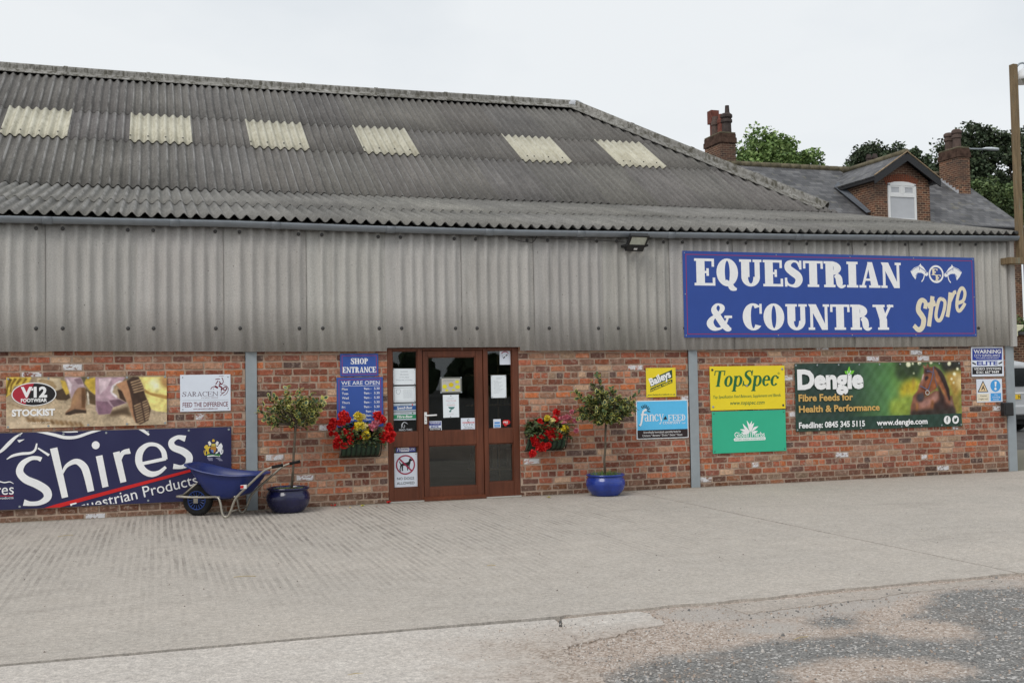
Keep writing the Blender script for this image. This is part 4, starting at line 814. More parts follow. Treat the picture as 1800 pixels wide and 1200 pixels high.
# brick wall: every brick is modelled, the mortar bed stands a little behind
BRK = [((156, 92, 66), 9), ((146, 84, 64), 8), ((130, 78, 62), 7), ((166, 108, 80), 6), ((152, 110, 90), 7), ((120, 76, 64), 5), ((98, 70, 62), 4), ((170, 130, 106), 6), ((178, 150, 124), 4), ((140, 108, 92), 6), ((88, 74, 70), 2), ((170, 98, 60), 4)]
BPAL = [c for c, n in BRK for _ in range(n)]
def brick_mat():
    m, t, b = newmat('old_brick', .9, .15); v = mapping(t); a = _n(t, 'ShaderNodeVertexColor', layer_name='Col')
    f1 = ramp(t, noise(t, 24, 5, .65, v), .3, .7, (.62, .60, .60, 1), (1.32, 1.33, 1.34, 1)); f2 = ramp(t, noise(t, 130, 3, .7, v), .3, .7, (.72, .72, .72, 1), (1.22, 1.22, 1.22, 1))
    c = mixc(t, 1, mixc(t, 1, a.outputs[0], f1, 'MULTIPLY'), f2, 'MULTIPLY')
    c = mixc(t, math_(t, 'MULTIPLY', ramp(t, noise(t, 17, 5, .7, v, .8), .53, .64), .62), c, (.46, .36, .29, 1))      # lime bloom
    c = mixc(t, math_(t, 'MULTIPLY', ramp(t, noise(t, 13, 5, .7, mapping(t, (1, 1, 1.6)), .5), .62, .70), .6), c, (.10, .065, .055, 1))   # soot
    pnt = math_(t, 'MULTIPLY', math_(t, 'SUBTRACT', 1.0, a.outputs['Alpha']), ramp(t, noise(t, 15, 6, .75, mapping(t, (1, 1, 1.7)), .8), .42, .50))
    c = mixc(t, pnt, c, (.70, .70, .72, 1))                                                                        # old whitewash left on some bricks
    t.links.new(c, b.inputs['Base Color']); bump(t, b, noise(t, 90, 5, .7, v), .7, .006); return m
M_brick = brick_mat()
M_mortar = pm('mortar', P(160, 140, 124), .95, .1, var=.18, scale=14, bmp=.6, bscale=120, bdist=.004)
CH = .0885
def bricks(m, x0, x1, nrow, z0, rg, y=0.0, dirn=1):
    for r_ in range(nrow):
        z = z0 + r_ * CH; head = r_ % 5 == 3; bl = .113 if head else .228; x = x0 - rg.uniform(0, .2) - (0 if head else (r_ % 2) * .12)
        while x < x1:
            l = bl * rg.uniform(.95, 1.05); a, b_ = max(x + .0075, x0), min(x + l - .0075, x1); x += l
            if b_ - a < .03: continue
            c = rg.choice(BPAL); k = rg.uniform(.82, 1.12)
            if r_ < 2: c = tuple(.55 * q + .45 * w for q, w in zip(c, (104, 92, 80))); k *= .86
            c = tuple(.86 * q + .14 * w_ for q, w_ in zip(c, (138, 94, 76))); cc = P(*[min(255, q * k) for q in c], k=.765); al = 0.0 if rg.random() < (.03 if x > 7.3 else .013) else 1.0
            j = lambda s=.0042: rg.uniform(-s, s); yo = y + rg.uniform(-.004, .003); zt, zb = z + CH - .0088, z + .0088; e = .006
            o_ = [(a + j(), y + .014, zb + j()), (b_ + j(), y + .014, zb + j()), (b_ + j(), y + .014, zt + j()), (a + j(), y + .014, zt + j())]
            xm = [a + (b_ - a) * q for q in (0, .33, .67, 1)]
            i_ = [(xm[0] + e + j(), yo, zb + e + j()), (xm[1], yo + j(.001), zb + e * .6 + j()), (xm[2], yo + j(.001), zb + e * .6 + j()), (xm[3] - e + j(), yo, zb + e + j()),
                  (xm[3] - e + j(), yo, zt - e + j()), (xm[2], yo + j(.001), zt - e * .6 + j()), (xm[1], yo + j(.001), zt - e * .6 + j()), (xm[0] + e + j(), yo, zt - e + j())]
            m.add(o_ + i_, [(4, 5, 6, 7, 8, 9, 10, 11), (0, 1, 7, 6, 5, 4), (1, 2, 8, 7), (2, 3, 11, 10, 9, 8), (3, 0, 4, 11)], cc[:3] + (al,))
rg = random.Random(21); m = MB(); mo = MB()
for a, b_ in ((XL, 1.052), (1.192, 2.836), (4.630, 7.153), (7.296, 12.699)):
    bricks(m, a, b_, 23, -.03, rg); mo.box(a, b_, .0075, .30, -.05, 2.03)
bw = m.build('brick_wall', M_brick, store); mo.build('mortar', M_mortar, bw)
# steel posts
M_galv = pm('galvanised_steel', P(136, 143, 147), .5, .4, .0, var=.07, scale=7, bmp=.08, bscale=40)
for a, b_ in ((1.054, 1.190), (7.155, 7.294)):
    p = MB(); p.box(a, b_, -.018, -.008, -.01, 1.985); p.box(a + .062, b_ - .062, -.008, .1, -.01, 1.98); p.build('steel_post', M_galv, store, bevel=.002)
p = MB(); p.box(12.701, 12.857, -.018, -.008, -.01, 1.985); p.box(12.845, 12.857, -.008, .15, -.01, 1.98); p.box(12.70, 12.844, -.008, .006, -.01, 1.98); p.build('steel_post', M_galv, store, bevel=.002)

# corrugated wall sheets
PITCH = 1.013; J0 = -1.234
def clad_mat():
    m, t, b = newmat('fibre_cement_wall_sheet', .85, .2); a = _n(t, 'ShaderNodeVertexColor', layer_name='Col')
    v = mapping(t); vs_ = mapping(t, (9, 9, .5))
    c = mixc(t, 1, (.455, .440, .418, 1), a.outputs[0], 'MULTIPLY')
    c = mixc(t, 1, c, ramp(t, noise(t, 1, 6, .65, vs_), .3, .7, (.85, .85, .85, 1), (1.12, 1.12, 1.12, 1)), 'MULTIPLY')
    c = mixc(t, 1, c, ramp(t, noise(t, 70, 4, .7, v), .3, .7, (.82, .82, .82, 1), (1.16, 1.16, 1.16, 1)), 'MULTIPLY')
    c = mixc(t, math_(t, 'MULTIPLY', ramp(t, noise(t, 2.2, 6, .7, mapping(t, (3, 3, .45))), .56, .72), .35), c, (.22, .205, .18, 1))
    c = mixc(t, ramp(t, noise(t, 38, 2, .5, v), .735, .75), c, (.12, .11, .10, 1))
    c = mixc(t, math_(t, 'MULTIPLY', ramp(t, noise(t, 3.1, 6, .7, mapping(t, (5, 5, .3))), .60, .72), .4), c, (.50, .49, .465, 1))
    t.links.new(c, b.inputs['Base Color']); bump(t, b, noise(t, 160, 3, .6, v), .25, .003); return m
M_clad = clad_mat()
m = MB(); lap_shade = []; rg = random.Random(4); joints = []
for k in range(-5, 14):
    xa, xb = J0 + PITCH * k, min(J0 + PITCH * (k + 1) + .035, 12.80)
    if xa >= 12.75: break
    joints.append(xa); g = rg.uniform(.93, 1.05); col = (g, g * rg.uniform(.985, 1.005), g * rg.uniform(.96, 1.0), 1)
    n = int((xb - xa) / PITCH * 7 * 10); xs = sorted(set([xa + (xb - xa) * i / n for i in range(n + 1)] + [x for x in (2.825, 2.829, 4.636, 4.640) if xa < x < xb]))
    vv = []; dz = rg.uniform(-.004, .004)
    for x in xs:
        u = (x - xa) / PITCH; q_ = 7 * u - 1.35; w = math.cos(2 * math.pi * q_) if -.5 < q_ < 5.5 else -.75 + .25 * math.cos(2 * math.pi * q_); w = 2 * ((w + 1) / 2) ** 1.25 - 1      # six ridges and a flat lap at the joint
        y = -.055 - .021 * w - .006 * (1 - u)
        zb = (1.992 if 2.827 < x < 4.638 else bz(x) + dz); vv += [(x, y, zb), (x, y, 2.6), (x, y, 3.1), (x, y, gz(x) + .05)]
    f = []
    for i in range(len(xs) - 1):
        for q in range(3): f.append((4 * i + q, 4 * i + 4 + q, 4 * i + 5 + q, 4 * i + 1 + q))
    m.add(vv, f, col)
    lap_shade.append(xa)
cl = m.build('wall_cladding', M_clad, store, smooth=True, solid=.008); [MB().box(xa - .0030, xa - .0006, -.0535, -.045, bz(xa) + .01, gz(xa) + .03).build('joint_shade', pm('lap_shade', (.27, .258, .24, 1), .95, .1, var=.6, scale=5), cl) for i_, xa in enumerate(lap_shade) if i_ % 3]  # dark strips at the laps: the joint's faint shadow put into colour
MB().box(12.78, 12.862, -.098, .16, 1.952, 3.66).build('corner_flashing', M_clad, store, bevel=.004)
# unseen backing added behind the sheets, so no light comes through
M_dark = pm('shaded_lining', (.05, .048, .045, 1), .9, .1, var=.1)
q = MB(); q.box(XL, 12.77, -.018, .25, 2.035, 3.44)
bxs = [XL + (12.77 - XL) * i / 24 for i in range(25)]
for a, b_ in zip(bxs[:-1], bxs[1:]):
    za, zb_ = gz(a) + .075, gz(b_) + .075
    q.add([(a, -.014, 3.44), (b_, -.014, 3.44), (b_, .25, 3.44), (a, .25, 3.44), (a, -.014, za), (b_, -.014, zb_), (b_, .25, zb_ + .06), (a, .25, za + .06)], [(4, 5, 6, 7), (0, 1, 5, 4), (2, 3, 7, 6)])
q.build('cladding_backing', M_dark, store)
M_bolt = pm('bolt_cap', (.045, .043, .042, 1), .5, .4, var=.2)
bolt_me = None
def bolt(x, z, y):
    global bolt_me
    if bolt_me is None:
        o = MB().lathe([(.024, 0), (.024, -.005), (.014, -.008), (.014, -.018), (.008, -.021), (0, -.022)], (0, 0, 0), 10, 'y').build('bolt', M_bolt, cl, smooth=False, fixn=True); bolt_me = o.data
    else:
        o = bpy.data.objects.new('bolt', bolt_me); COL.objects.link(o); o.parent = cl
    o.location = (x, y, z)
for xa in joints:
    for u in (.193, .907):
        x = xa + u * PITCH
        if x < -1.9 or x > 12.5: continue
        for z in (2.240, gz(x) - .10):
            if z < 2.5 and 7.2 < x < 11.95: continue
            bolt(x, z, -.079 - .017 * (1 - u))

# roofs
RP = 1.0418 / 7; X0R = -2.5
def roof_mat(name, base, dk):
    m, t, b = newmat(name, .9, .2); a = _n(t, 'ShaderNodeVertexColor', layer_name='Col'); v = mapping(t); vs_ = mapping(t, (16, 1.0, 1.0))
    c = mixc(t, 1, base, a.outputs[0], 'MULTIPLY')
    c = mixc(t, 1, c, ramp(t, noise(t, 1, 7, .7, vs_), .3, .7, (.78, .78, .78, 1), (1.18, 1.18, 1.17, 1)), 'MULTIPLY')
    c = mixc(t, 1, c, ramp(t, noise(t, .8, 5, .6, v), .3, .7, (.84, .84, .84, 1), (1.14, 1.13, 1.12, 1)), 'MULTIPLY')
    c = mixc(t, 1, c, ramp(t, noise(t, 45, 4, .75, v), .3, .7, (.70, .70, .70, 1), (1.32, 1.31, 1.30, 1)), 'MULTIPLY'); c = mixc(t, 1, c, ramp(t, noise(t, 16, 5, .75, v), .3, .7, (.80, .80, .80, 1), (1.2, 1.2, 1.19, 1)), 'MULTIPLY')
    sx = _n(t, 'ShaderNodeSeparateXYZ'); t.links.new(v, sx.inputs[0]); ph = math_(t, 'MULTIPLY', math_(t, 'SUBTRACT', sx.outputs[0], X0R + .022), 2 * math.pi / RP)
    crest = math_(t, 'MULTIPLY', ramp(t, math_(t, 'ADD', math_(t, 'MULTIPLY', math_(t, 'COSINE', ph), .5), .5), .86, .97), ramp(t, noise(t, 1.3, 6, .75, mapping(t, (2.2, .9, .9))), .42, .58))
    c = mixc(t, math_(t, 'MULTIPLY', crest, .7), c, (.42, .405, .385, 1))       # lichen grown along the crests
    lich = math_(t, 'MULTIPLY', ramp(t, noise(t, 20, 5, .8, v), .60, .66), ramp(t, noise(t, .7, 3, .6, v), .50, .64))
    c = mixc(t, math_(t, 'MULTIPLY', lich, .75), c, (.36, .35, .32, 1))
    c = mixc(t, ramp(t, noise(t, 60, 2, .6, v), .70, .74), c, (.38, .37, .34, 1))
    c = mixc(t, math_(t, 'MULTIPLY', ramp(t, noise(t, 5, 6, .75, mapping(t, (5, .8, .8))), .58, .70), .5), c, dk)
    t.links.new(c, b.inputs['Base Color']); bump(t, b, noise(t, 120, 4, .7, v), .5, .004); return m
M_roof = roof_mat('weathered_roof_sheet', (.158, .152, .147, 1), (.055, .052, .046, 1))
M_lean = roof_mat('weathered_low_roof_sheet', (.205, .199, .190, 1), (.08, .077, .07, 1))
AL = R(32); Y1, Z1 = 4.60, 4.82; SL = 5.90
def cor(x, amp=.029): return amp * math.cos(2 * math.pi * (x - X0R) / RP)
NX = 10
def xs_range(a, b_):
    i0, i1 = int(round((a - X0R) / RP * NX)), int(round((b_ - X0R) / RP * NX)); return [X0R + RP * i / NX for i in range(i0, i1 + 1)]
def sheet_strip(m, xs, rows, fn, col):
    n = len(rows); vv = []
    for x in xs: vv += [fn(x, s) for s in rows]
    m.add(vv, [(n * i + q, n * i + n + q, n * i + n + 1 + q, n * i + 1 + q) for i in range(len(xs) - 1) for q in range(n - 1)], col)
def lean_pt(x, s, lift=0):        # s = distance in from the eave, in plan
    e = gz(x) + .085; z = e + (4.775 - e) * s / 4.74
    return (x, -.15 + s, z + cor(x) + lift)
rg = random.Random(9); m = MB(); SW = RP * 7
k0 = int(math.floor((XL - X0R) / SW)); k1 = int(math.ceil((12.86 - X0R) / SW))
for (s0, s1, lf) in ((0, 1.93, 0), (1.82, 4.95, .014)):
    for k in range(k0, k1):
        g = rg.uniform(.86, 1.10); a, b_ = max(XL, X0R + SW * k), min(12.86, X0R + SW * (k + 1)); off = rg.uniform(-.018, .018)
        sheet_strip(m, xs_range(a, b_), [s0 + off * (s0 > 0), s0 + .4 * (s1 - s0), s1], lambda x, s: lean_pt(x, s, lf * (s1 - s) / (s1 - s0)), (g, g, g * rg.uniform(.97, 1), 1))
m.build('lower_roof', M_lean, store, smooth=True, solid=.009)
def main_pt(x, s, lift=0, amp=.029):
    return (x, Y1 + s * math.cos(AL) - (lift + cor(x, amp)) * math.sin(AL), Z1 + s * math.sin(AL) + (lift + cor(x, amp)) * math.cos(AL))
SKY = (0, 2, 4, 6, 9, 11)
AP = (9.30, Y1 + SL * math.cos(AL), Z1 + SL * math.sin(AL))        # hip apex
m = MB()
for (s0, s1, lf) in ((-.16, 2.10, .03), (2.02, 3.60, .010), (3.52, SL, .010)):
    for k in range(k0, k1):
        g = rg.uniform(.92, 1.09); a, b_ = max(XL, X0R + SW * k), min(XE, X0R + SW * (k + 1)); off = rg.uniform(-.02, .02)
        if lf == .010 and s0 < 3 and k in SKY: continue
        sheet_strip(m, xs_range(a, b_), [s0 + off, s0 + .5 * (s1 - s0), s1], lambda x, s: main_pt(x, s, .004 + lf * (s1 - s) / (s1 - s0)), (g, g * rg.uniform(.98, 1), g * rg.uniform(.95, 1), 1))
def cut_hip(o):
    bm = bmesh.new(); bm.from_mesh(o.data)
    d = Vector((AP[0] - XE, AP[1] - Y1, 0)).normalized(); nn = Vector((d.y, -d.x, 0))
    bmesh.ops.bisect_plane(bm, geom=bm.verts[:] + bm.edges[:] + bm.faces[:], plane_co=(XE - .02, Y1, 0), plane_no=nn, clear_outer=True); bm.to_mesh(o.data); bm.free()
mr = m.build('upper_roof', M_roof, store, smooth=True); cut_hip(mr)
md = mr.modifiers.new('thickness', 'SOLIDIFY'); md.thickness = .009; md.offset = -1
def sky_mat():
    m, t, b = newmat('clear_sheet', .45, .4); v = mapping(t); a = _n(t, 'ShaderNodeVertexColor', layer_name='Col')
    c = mixc(t, 1, (.53, .505, .41, 1), a.outputs[0], 'MULTIPLY')
    c = mixc(t, 1, c, ramp(t, noise(t, 1.4, 6, .7, mapping(t, (7, 1, 1))), .3, .7, (.78, .76, .70, 1), (1.14, 1.14, 1.14, 1)), 'MULTIPLY')
    c = mixc(t, math_(t, 'MULTIPLY', ramp(t, noise(t, 6, 6, .75, mapping(t, (3, 1, 1))), .50, .68), .75), c, (.28, .25, .17, 1))
    t.links.new(c, b.inputs['Base Color']); bump(t, b, noise(t, 60, 3, .6, v), .2, .003); return m
M_sky = sky_mat()
for k in SKY:
    a, b_ = X0R + SW * k, X0R + SW * (k + 1); m = MB(); g = rg.uniform(.92, 1.08); mm = MB()
    sheet_strip(m, xs_range(a - .02, b_ + .01), [1.99, 2.8, 3.60], lambda x, s: main_pt(x, s, .012 + .018 * (3.6 - s) / 1.6), (g, g, g, 1))
    so_ = m.build('skylight', M_sky, store, smooth=True, solid=.006)
    for q in range(4):
        x = a + RP * (.5 + 1.9 * q); x = X0R + RP * round((x - X0R) / RP); p = main_pt(x, 2.16, .034)
        MB().lathe([(.016, 0), (.014, .012), (0, .016)], p, 8).build('roof_bolt', M_bolt, so_, fixn=True)
# the far slopes, the hip end and the walls nobody sees from the front
bk = MB(); yb = 2 * AP[1] - Y1
bk.poly([(XL, AP[1], AP[2]), (XL, yb, Z1), (XE, yb, Z1), AP]); bk.poly([(XE, Y1, Z1), AP, (XE, yb, Z1)]); bk.build('back_roof', M_roof, store)
wl = MB(); wl.prismx([(.31, 0), (yb - .05, 0), (yb - .05, Z1 - .08), (Y1 + .05, Z1 - .12), (.31, 3.62)], 12.70, 12.79); wl.prismx([(.31, 0), (yb - .05, 0), (yb - .05, Z1 - .08), (AP[1], AP[2] - .12), (Y1, Z1 - .12), (.31, 3.5)], XL, XL + .1)
wl.box(XL + .1, 12.70, yb - .15, yb - .06, 0, Z1 - .1); wl.build('side_wall', M_clad, store)
# ridge and hip capping, in lapped lengths
def cap_mat():
    m, t, b = newmat('ridge_capping', .9, .2); v = mapping(t); a = _n(t, 'ShaderNodeVertexColor', layer_name='Col')
    c = mixc(t, 1, (.265, .257, .245, 1), a.outputs[0], 'MULTIPLY')
    c = mixc(t, 1, c, ramp(t, noise(t, 9, 6, .7, v), .3, .7, (.70, .70, .68, 1), (1.25, 1.25, 1.24, 1)), 'MULTIPLY')
    c = mixc(t, math_(t, 'MULTIPLY', ramp(t, noise(t, 3, 7, .75, mapping(t, (4, 2, 1))), .46, .58), .85), c, (.07, .064, .046, 1))
    c = mixc(t, math_(t, 'MULTIPLY', ramp(t, noise(t, 5, 6, .7, v), .60, .68), .7), c, (.50, .49, .46, 1))
    t.links.new(c, b.inputs['Base Color']); bump(t, b, noise(t, 50, 5, .7, v), .5, .008); return m
M_cap = cap_mat()
def capping(p0, p1, n, dl, dr, name, sag=0):
    p0, p1 = Vector(p0), Vector(p1); d = (p1 - p0); L_ = d.length; d.normalize(); lat = d.cross(Vector((0, 0, 1))).normalized(); up = lat.cross(d).normalized(); m = MB()
    for i in range(n):
        a, b_ = L_ * i / n, L_ * (i + 1) / n + .06; g = rg.uniform(.85, 1.15)
        def prof(k, s): return [(-.31, -.31 * dl), (-.10, -.10 * dl + .02), (-.085, .05), (-.045, .095), (0, .108), (.045, .095), (.085, .05), (.10, -.10 * dr + .02), (.31, -.31 * dr)]
        st = [(a, 0.010), (a + .07, .010), (a + .075, .0), (b_, -.004)]; vv = []
        for s, lift in st:
            sg = -sag * math.sin(math.pi * min(1, s / L_))
            for w, h in prof(0, s): vv.append(p0 + d * s + lat * w * (1 + lift) + up * (h * .85 + lift + .075 + sg))
        f = [(9 * q + j, 9 * q + j + 1, 9 * q + 10 + j, 9 * q + 9 + j) for q in range(3) for j in range(8)]
        m.add(vv, f, (g, g * .99, g * .97, 1))
    return m.build(name, M_cap, store, solid=.012)
tn = math.tan(AL)
capping((XL, AP[1], AP[2]), (AP[0] + .05, AP[1], AP[2]), 10, tn, tn, 'ridge_capping', .05)
capping((AP[0], AP[1], AP[2] - .005), (XE - .12, Y1 + .17, Z1 + .08), 4, .46, .36, 'hip_capping')
MB().lathe([(.16, -.02), (.145, .10), (.09, .155), (0, .175)], (AP[0] + .02, AP[1], AP[2] - .01), 14, sx=1.5).build('hip_cap', pm('lead', P(170, 172, 176), .5, .4, var=.15, scale=8), store, smooth=True)
# verge strip of the lower roof
vp = MB(); a, b_ = lean_pt(12.86, -.02), lean_pt(12.86, 4.85)
vp.tube([(12.865, a[1], a[2] - .01), (12.865, b_[1], b_[2] - .01)], .028, 6); vp.build('verge_strip', pm('dark_lead', (.07, .07, .07, 1), .7, .3), store)
# gutter
M_gut = pm('grey_gutter', P(120, 126, 132, .9), .42, .45, var=.14, scale=5, bmp=.05)
g_pts = [(x, -.135, gz(x)) for x in (XL, -3, -1.7, 0, .84, 2.5, 4.5, 6, 7.4, 9, 11, 12.88)]
gm = MB(); NP = 10; vv = []
for x, y, z in g_pts:
    for k in range(NP + 1):
        t = math.pi + math.pi * k / NP; vv.append((x, y + .072 * math.cos(t), z + .022 + .072 * math.sin(t)))
gm.add(vv, [((NP + 1) * i + k, (NP + 1) * i + k + 1, (NP + 1) * (i + 1) + k + 1, (NP + 1) * (i + 1) + k) for i in range(len(g_pts) - 1) for k in range(NP)])
for i in (0, len(g_pts) - 1): gm.add(vv[(NP + 1) * i:(NP + 1) * (i + 1)], [tuple(range(NP + 1))])
gut = gm.build('gutter', M_gut, store, smooth=True, solid=.005)
for x in [-1.2, 0.22, 1.42, 2.87, 4.19, 5.49, 6.85, 8.9, 10.47]:
    q = MB(); z = gz(x); w = .055 if x not in (.62, 3.2, 6.9, 9.6) else .02
    vv = []
    for xx in (x - w, x + w):
        for k in range(NP + 1):
            t = math.pi + math.pi * k / NP; vv.append((xx, -.135 + .079 * math.cos(t), z + .022 + .079 * math.sin(t)))
    q.add(vv, [(k, k + 1, NP + 2 + k, NP + 1 + k) for k in range(NP)]); q.build('gutter_joint', M_gut, gut, smooth=True, solid=.006)

cm = MB(); cm.tube([(4.475, -0.100, 3.449), (4.571, -0.100, 3.428), (4.651, -0.100, 3.407), (4.731, -0.100, 3.402), (4.812, -0.100, 3.388), (4.862, -0.100, 3.436), (4.887, -0.100, 3.490)], .006, 5); cm.tube([(4.528, -0.110, 3.457), (4.931, -0.110, 3.452), (5.425, -0.110, 3.449), (5.844, -0.110, 3.444), (6.184, -0.110, 3.428)], .005, 5)
cm.build('loose_cable', M_bolt, store)

# the entrance
def wood_mat():
    m, t, b = newmat('stained_hardwood', .45, .35); c = mixc(t, 1, (.130, .040, .019, 1), ramp(t, noise(t, 2, 6, .65, mapping(t, (14, 14, 1.2))), .3, .7, (.72, .70, .68, 1), (1.25, 1.25, 1.25, 1)), 'MULTIPLY')
    c = mixc(t, 1, c, ramp(t, noise(t, 1.6, 3, .5, mapping(t)), .3, .7, (.82, .82, .82, 1), (1.15, 1.15, 1.15, 1)), 'MULTIPLY'); t.links.new(c, b.inputs['Base Color']); bump(t, b, noise(t, 3, 5, .6, mapping(t, (30, 30, 2))), .15, .003); return m
M_wood = wood_mat()
def glass_mat():
    m = bpy.data.materials.new('window_glass'); m.use_nodes = True; t = m.node_tree; t.nodes.clear(); o_ = _n(t, 'ShaderNodeOutputMaterial')
    g = _n(t, 'ShaderNodeBsdfGlossy'); g.inputs['Roughness'].default_value = .012; g.inputs['Color'].default_value = (1, 1, 1, 1); tr = _n(t, 'ShaderNodeBsdfTransparent'); tr.inputs[0].default_value = (.80, .84, .82, 1)
    fr = _n(t, 'ShaderNodeFresnel'); fr.inputs['IOR'].default_value = 1.58; mxs = _n(t, 'ShaderNodeMixShader'); bp = _n(t, 'ShaderNodeBump'); bp.inputs['Strength'].default_value = .04; bp.inputs['Distance'].default_value = .02
    t.links.new(noise(t, 1.2, 2, .5, mapping(t)), bp.inputs['Height']); t.links.new(bp.outputs[0], g.inputs['Normal'])
    t.links.new(fr.outputs[0], mxs.inputs[0]); t.links.new(tr.outputs[0], mxs.inputs[1]); t.links.new(g.outputs[0], mxs.inputs[2]); t.links.new(mxs.outputs[0], o_.inputs[0]); return m
M_glass = glass_mat()
fy0, fy1 = .006, .10
f = MB()
for q in ((2.838, 2.908, 0, 1.99), (3.240, 3.304, 0, 1.99), (4.133, 4.192, 0, 1.99), (4.540, 4.628, 0, 1.99)): f.box(q[0], q[1], fy0, fy1, q[2], q[3])
for q in ((2.908, 3.240, 1.955, 1.99), (3.304, 4.133, 1.958, 1.99), (4.192, 4.540, 1.955, 1.99), (2.908, 3.240, .712, .898), (2.908, 3.240, .0, .180), (4.192, 4.540, .716, .908), (4.192, 4.540, 0, .202)): f.box(q[0], q[1], fy0 + .004, fy1, q[2], q[3])
dfr = f.build('door_frame', M_wood, store, bevel=.006)
gl = lambda par, a, b_, c, d: MB().box(a, b_, .052, .056, c, d).build('glass_pane', M_glass, par)
for q in ((2.908, 3.240, .898, 1.955), (2.908, 3.240, .180, .712), (4.192, 4.540, .908, 1.955), (4.192, 4.540, .202, .716)): gl(dfr, *q)
for a, b_, c, d in ((2.908, 3.240, .898, 1.955), (2.908, 3.240, .180, .712), (4.192, 4.540, .908, 1.955), (4.192, 4.540, .202, .716)):
    bd = MB()
    for q in ((a, b_, c, c + .012), (a, b_, d - .012, d), (a, a + .012, c + .012, d - .012), (b_ - .012, b_, c + .012, d - .012)): bd.box(q[0], q[1], .030, .051, q[2], q[3])
    bd.build('glazing_bead', M_wood, dfr)
lf = MB()
for q in ((3.312, 3.376, .022, 1.952), (4.032, 4.126, .022, 1.952)): lf.box(q[0], q[1], .018, .075, q[2], q[3])
for q in ((3.376, 4.032, 1.874, 1.952), (3.376, 4.032, .712, .897), (3.376, 4.032, .022, .166)): lf.box(q[0], q[1], .021, .075, q[2], q[3])
door = lf.build('door', M_wood, store, bevel=.005)
gl(door, 3.376, 4.032, .897, 1.874); gl(door, 3.376, 4.032, .166, .712)
for a, b_, c, d in ((3.376, 4.032, .897, 1.874), (3.376, 4.032, .166, .712)):
    bd = MB()
    for q in ((a, b_, c, c + .014), (a, b_, d - .014, d), (a, a + .014, c + .014, d - .014), (b_ - .014, b_, c + .014, d - .014)): bd.box(q[0], q[1], .034, .051, q[2], q[3])
    bd.build('glazing_bead', M_wood, door)
M_white = pm('white_plastic', (.78, .78, .77, 1), .35, .45, var=.04)
hd = MB(); hd.box(3.322, 3.356, .006, .020, .998, 1.152); hd.tube([(3.339, .010, 1.108), (3.339, -.045, 1.108), (3.36, -.05, 1.108), (3.475, -.045, 1.112)], .011, 8); hd.build('door_handle', M_white, door, bevel=.002)
MB().lathe([(.006, 0), (.006, -.002), (0, -.002)], (3.339, .0055, 1.035), 8, 'y').build('keyhole', M_bolt, door, fixn=True)
MB().prismx([(-.045, .0), (-.045, .030), (.017, .052), (.017, 0)], 3.300, 4.135).build('threshold', M_wood, store, bevel=.003)
MB().box(2.84, 3.30, -.02, .004, -.002, .014).build('sill', pm('pale_sill', P(168, 166, 160), .8, .2), store); MB().box(4.14, 4.63, -.02, .004, -.002, .014).build('sill', MATS['pale_sill'], store)
# the dim shop inside
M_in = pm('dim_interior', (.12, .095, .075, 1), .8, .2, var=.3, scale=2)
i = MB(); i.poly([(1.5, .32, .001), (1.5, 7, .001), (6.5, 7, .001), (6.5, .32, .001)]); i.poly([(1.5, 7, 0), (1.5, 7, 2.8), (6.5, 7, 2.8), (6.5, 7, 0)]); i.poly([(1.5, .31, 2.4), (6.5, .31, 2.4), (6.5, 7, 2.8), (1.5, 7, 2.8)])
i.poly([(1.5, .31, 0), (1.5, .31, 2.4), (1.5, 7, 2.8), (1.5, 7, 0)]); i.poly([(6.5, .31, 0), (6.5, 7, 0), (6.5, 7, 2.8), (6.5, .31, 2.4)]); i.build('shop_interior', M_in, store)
i = MB()
for x in (4.22, 4.40, 4.56): i.box(x, x + .02, .75, .78, .0, 1.9)
for z in (.3, .75, 1.2, 1.62): i.box(4.16, 4.9, .72, 1.0, z, z + .025)
for q in range(7): i.box(4.2 + .09 * q, 4.26 + .09 * q, .74, .95, .325 + .45 * (q % 3), .325 + .45 * (q % 3) + .2 + .03 * (q % 4))
i.build('display_rack', pm('rack_wood', (.30, .19, .11, 1), .6, .3, var=.3, scale=9), store)

# ---------- part 4: signs, banners and notices ----------
def ink(name, r, g, b, rough=.5): return pm('ink_' + name, P(r, g, b), rough, .3, var=.03, scale=20)
I_white = ink('white', 226, 231, 236); I_black = ink('black', 34, 32, 34); I_blue = ink('blue', 44, 72, 150); I_red = ink('red', 150, 40, 70); I_cream = ink('cream', 214, 204, 180)
I_dkgreen = ink('dark_green', 38, 98, 58); I_red2 = ink('bright_red', 190, 34, 34); I_maroon = ink('maroon', 104, 30, 44); I_navy = ink('navy', 46, 44, 88); I_grey = ink('grey', 130, 132, 136)
I_gold = ink('gold', 196, 158, 92); I_bottle = ink('bottle_green', 40, 62, 52)
def sign_mat(name, r, g, b, rough=.38): return pm('sign_' + name, P(r, g, b), rough, .4, var=.04, scale=3, bmp=.04, bscale=6, bdist=.01)
def sq(A_): return A_
def st(key, n=6): a = ART[key]; return stroke(a[0], a[1], n)
def word(par, key, body, mat, y, **k):
    x, z, h, w, rot = TXT[key]; return text(par, body, x, z, h, mat, y, w=w, rot=rot, **k)
def serif(par, key, body, mat, y, **k):
    x, z, h, w, rot = TXT[key]; return slab(par, body, x, z, h, w, mat, y, rot=rot, **k)
CI = .0012      # height of one printed layer above the one below

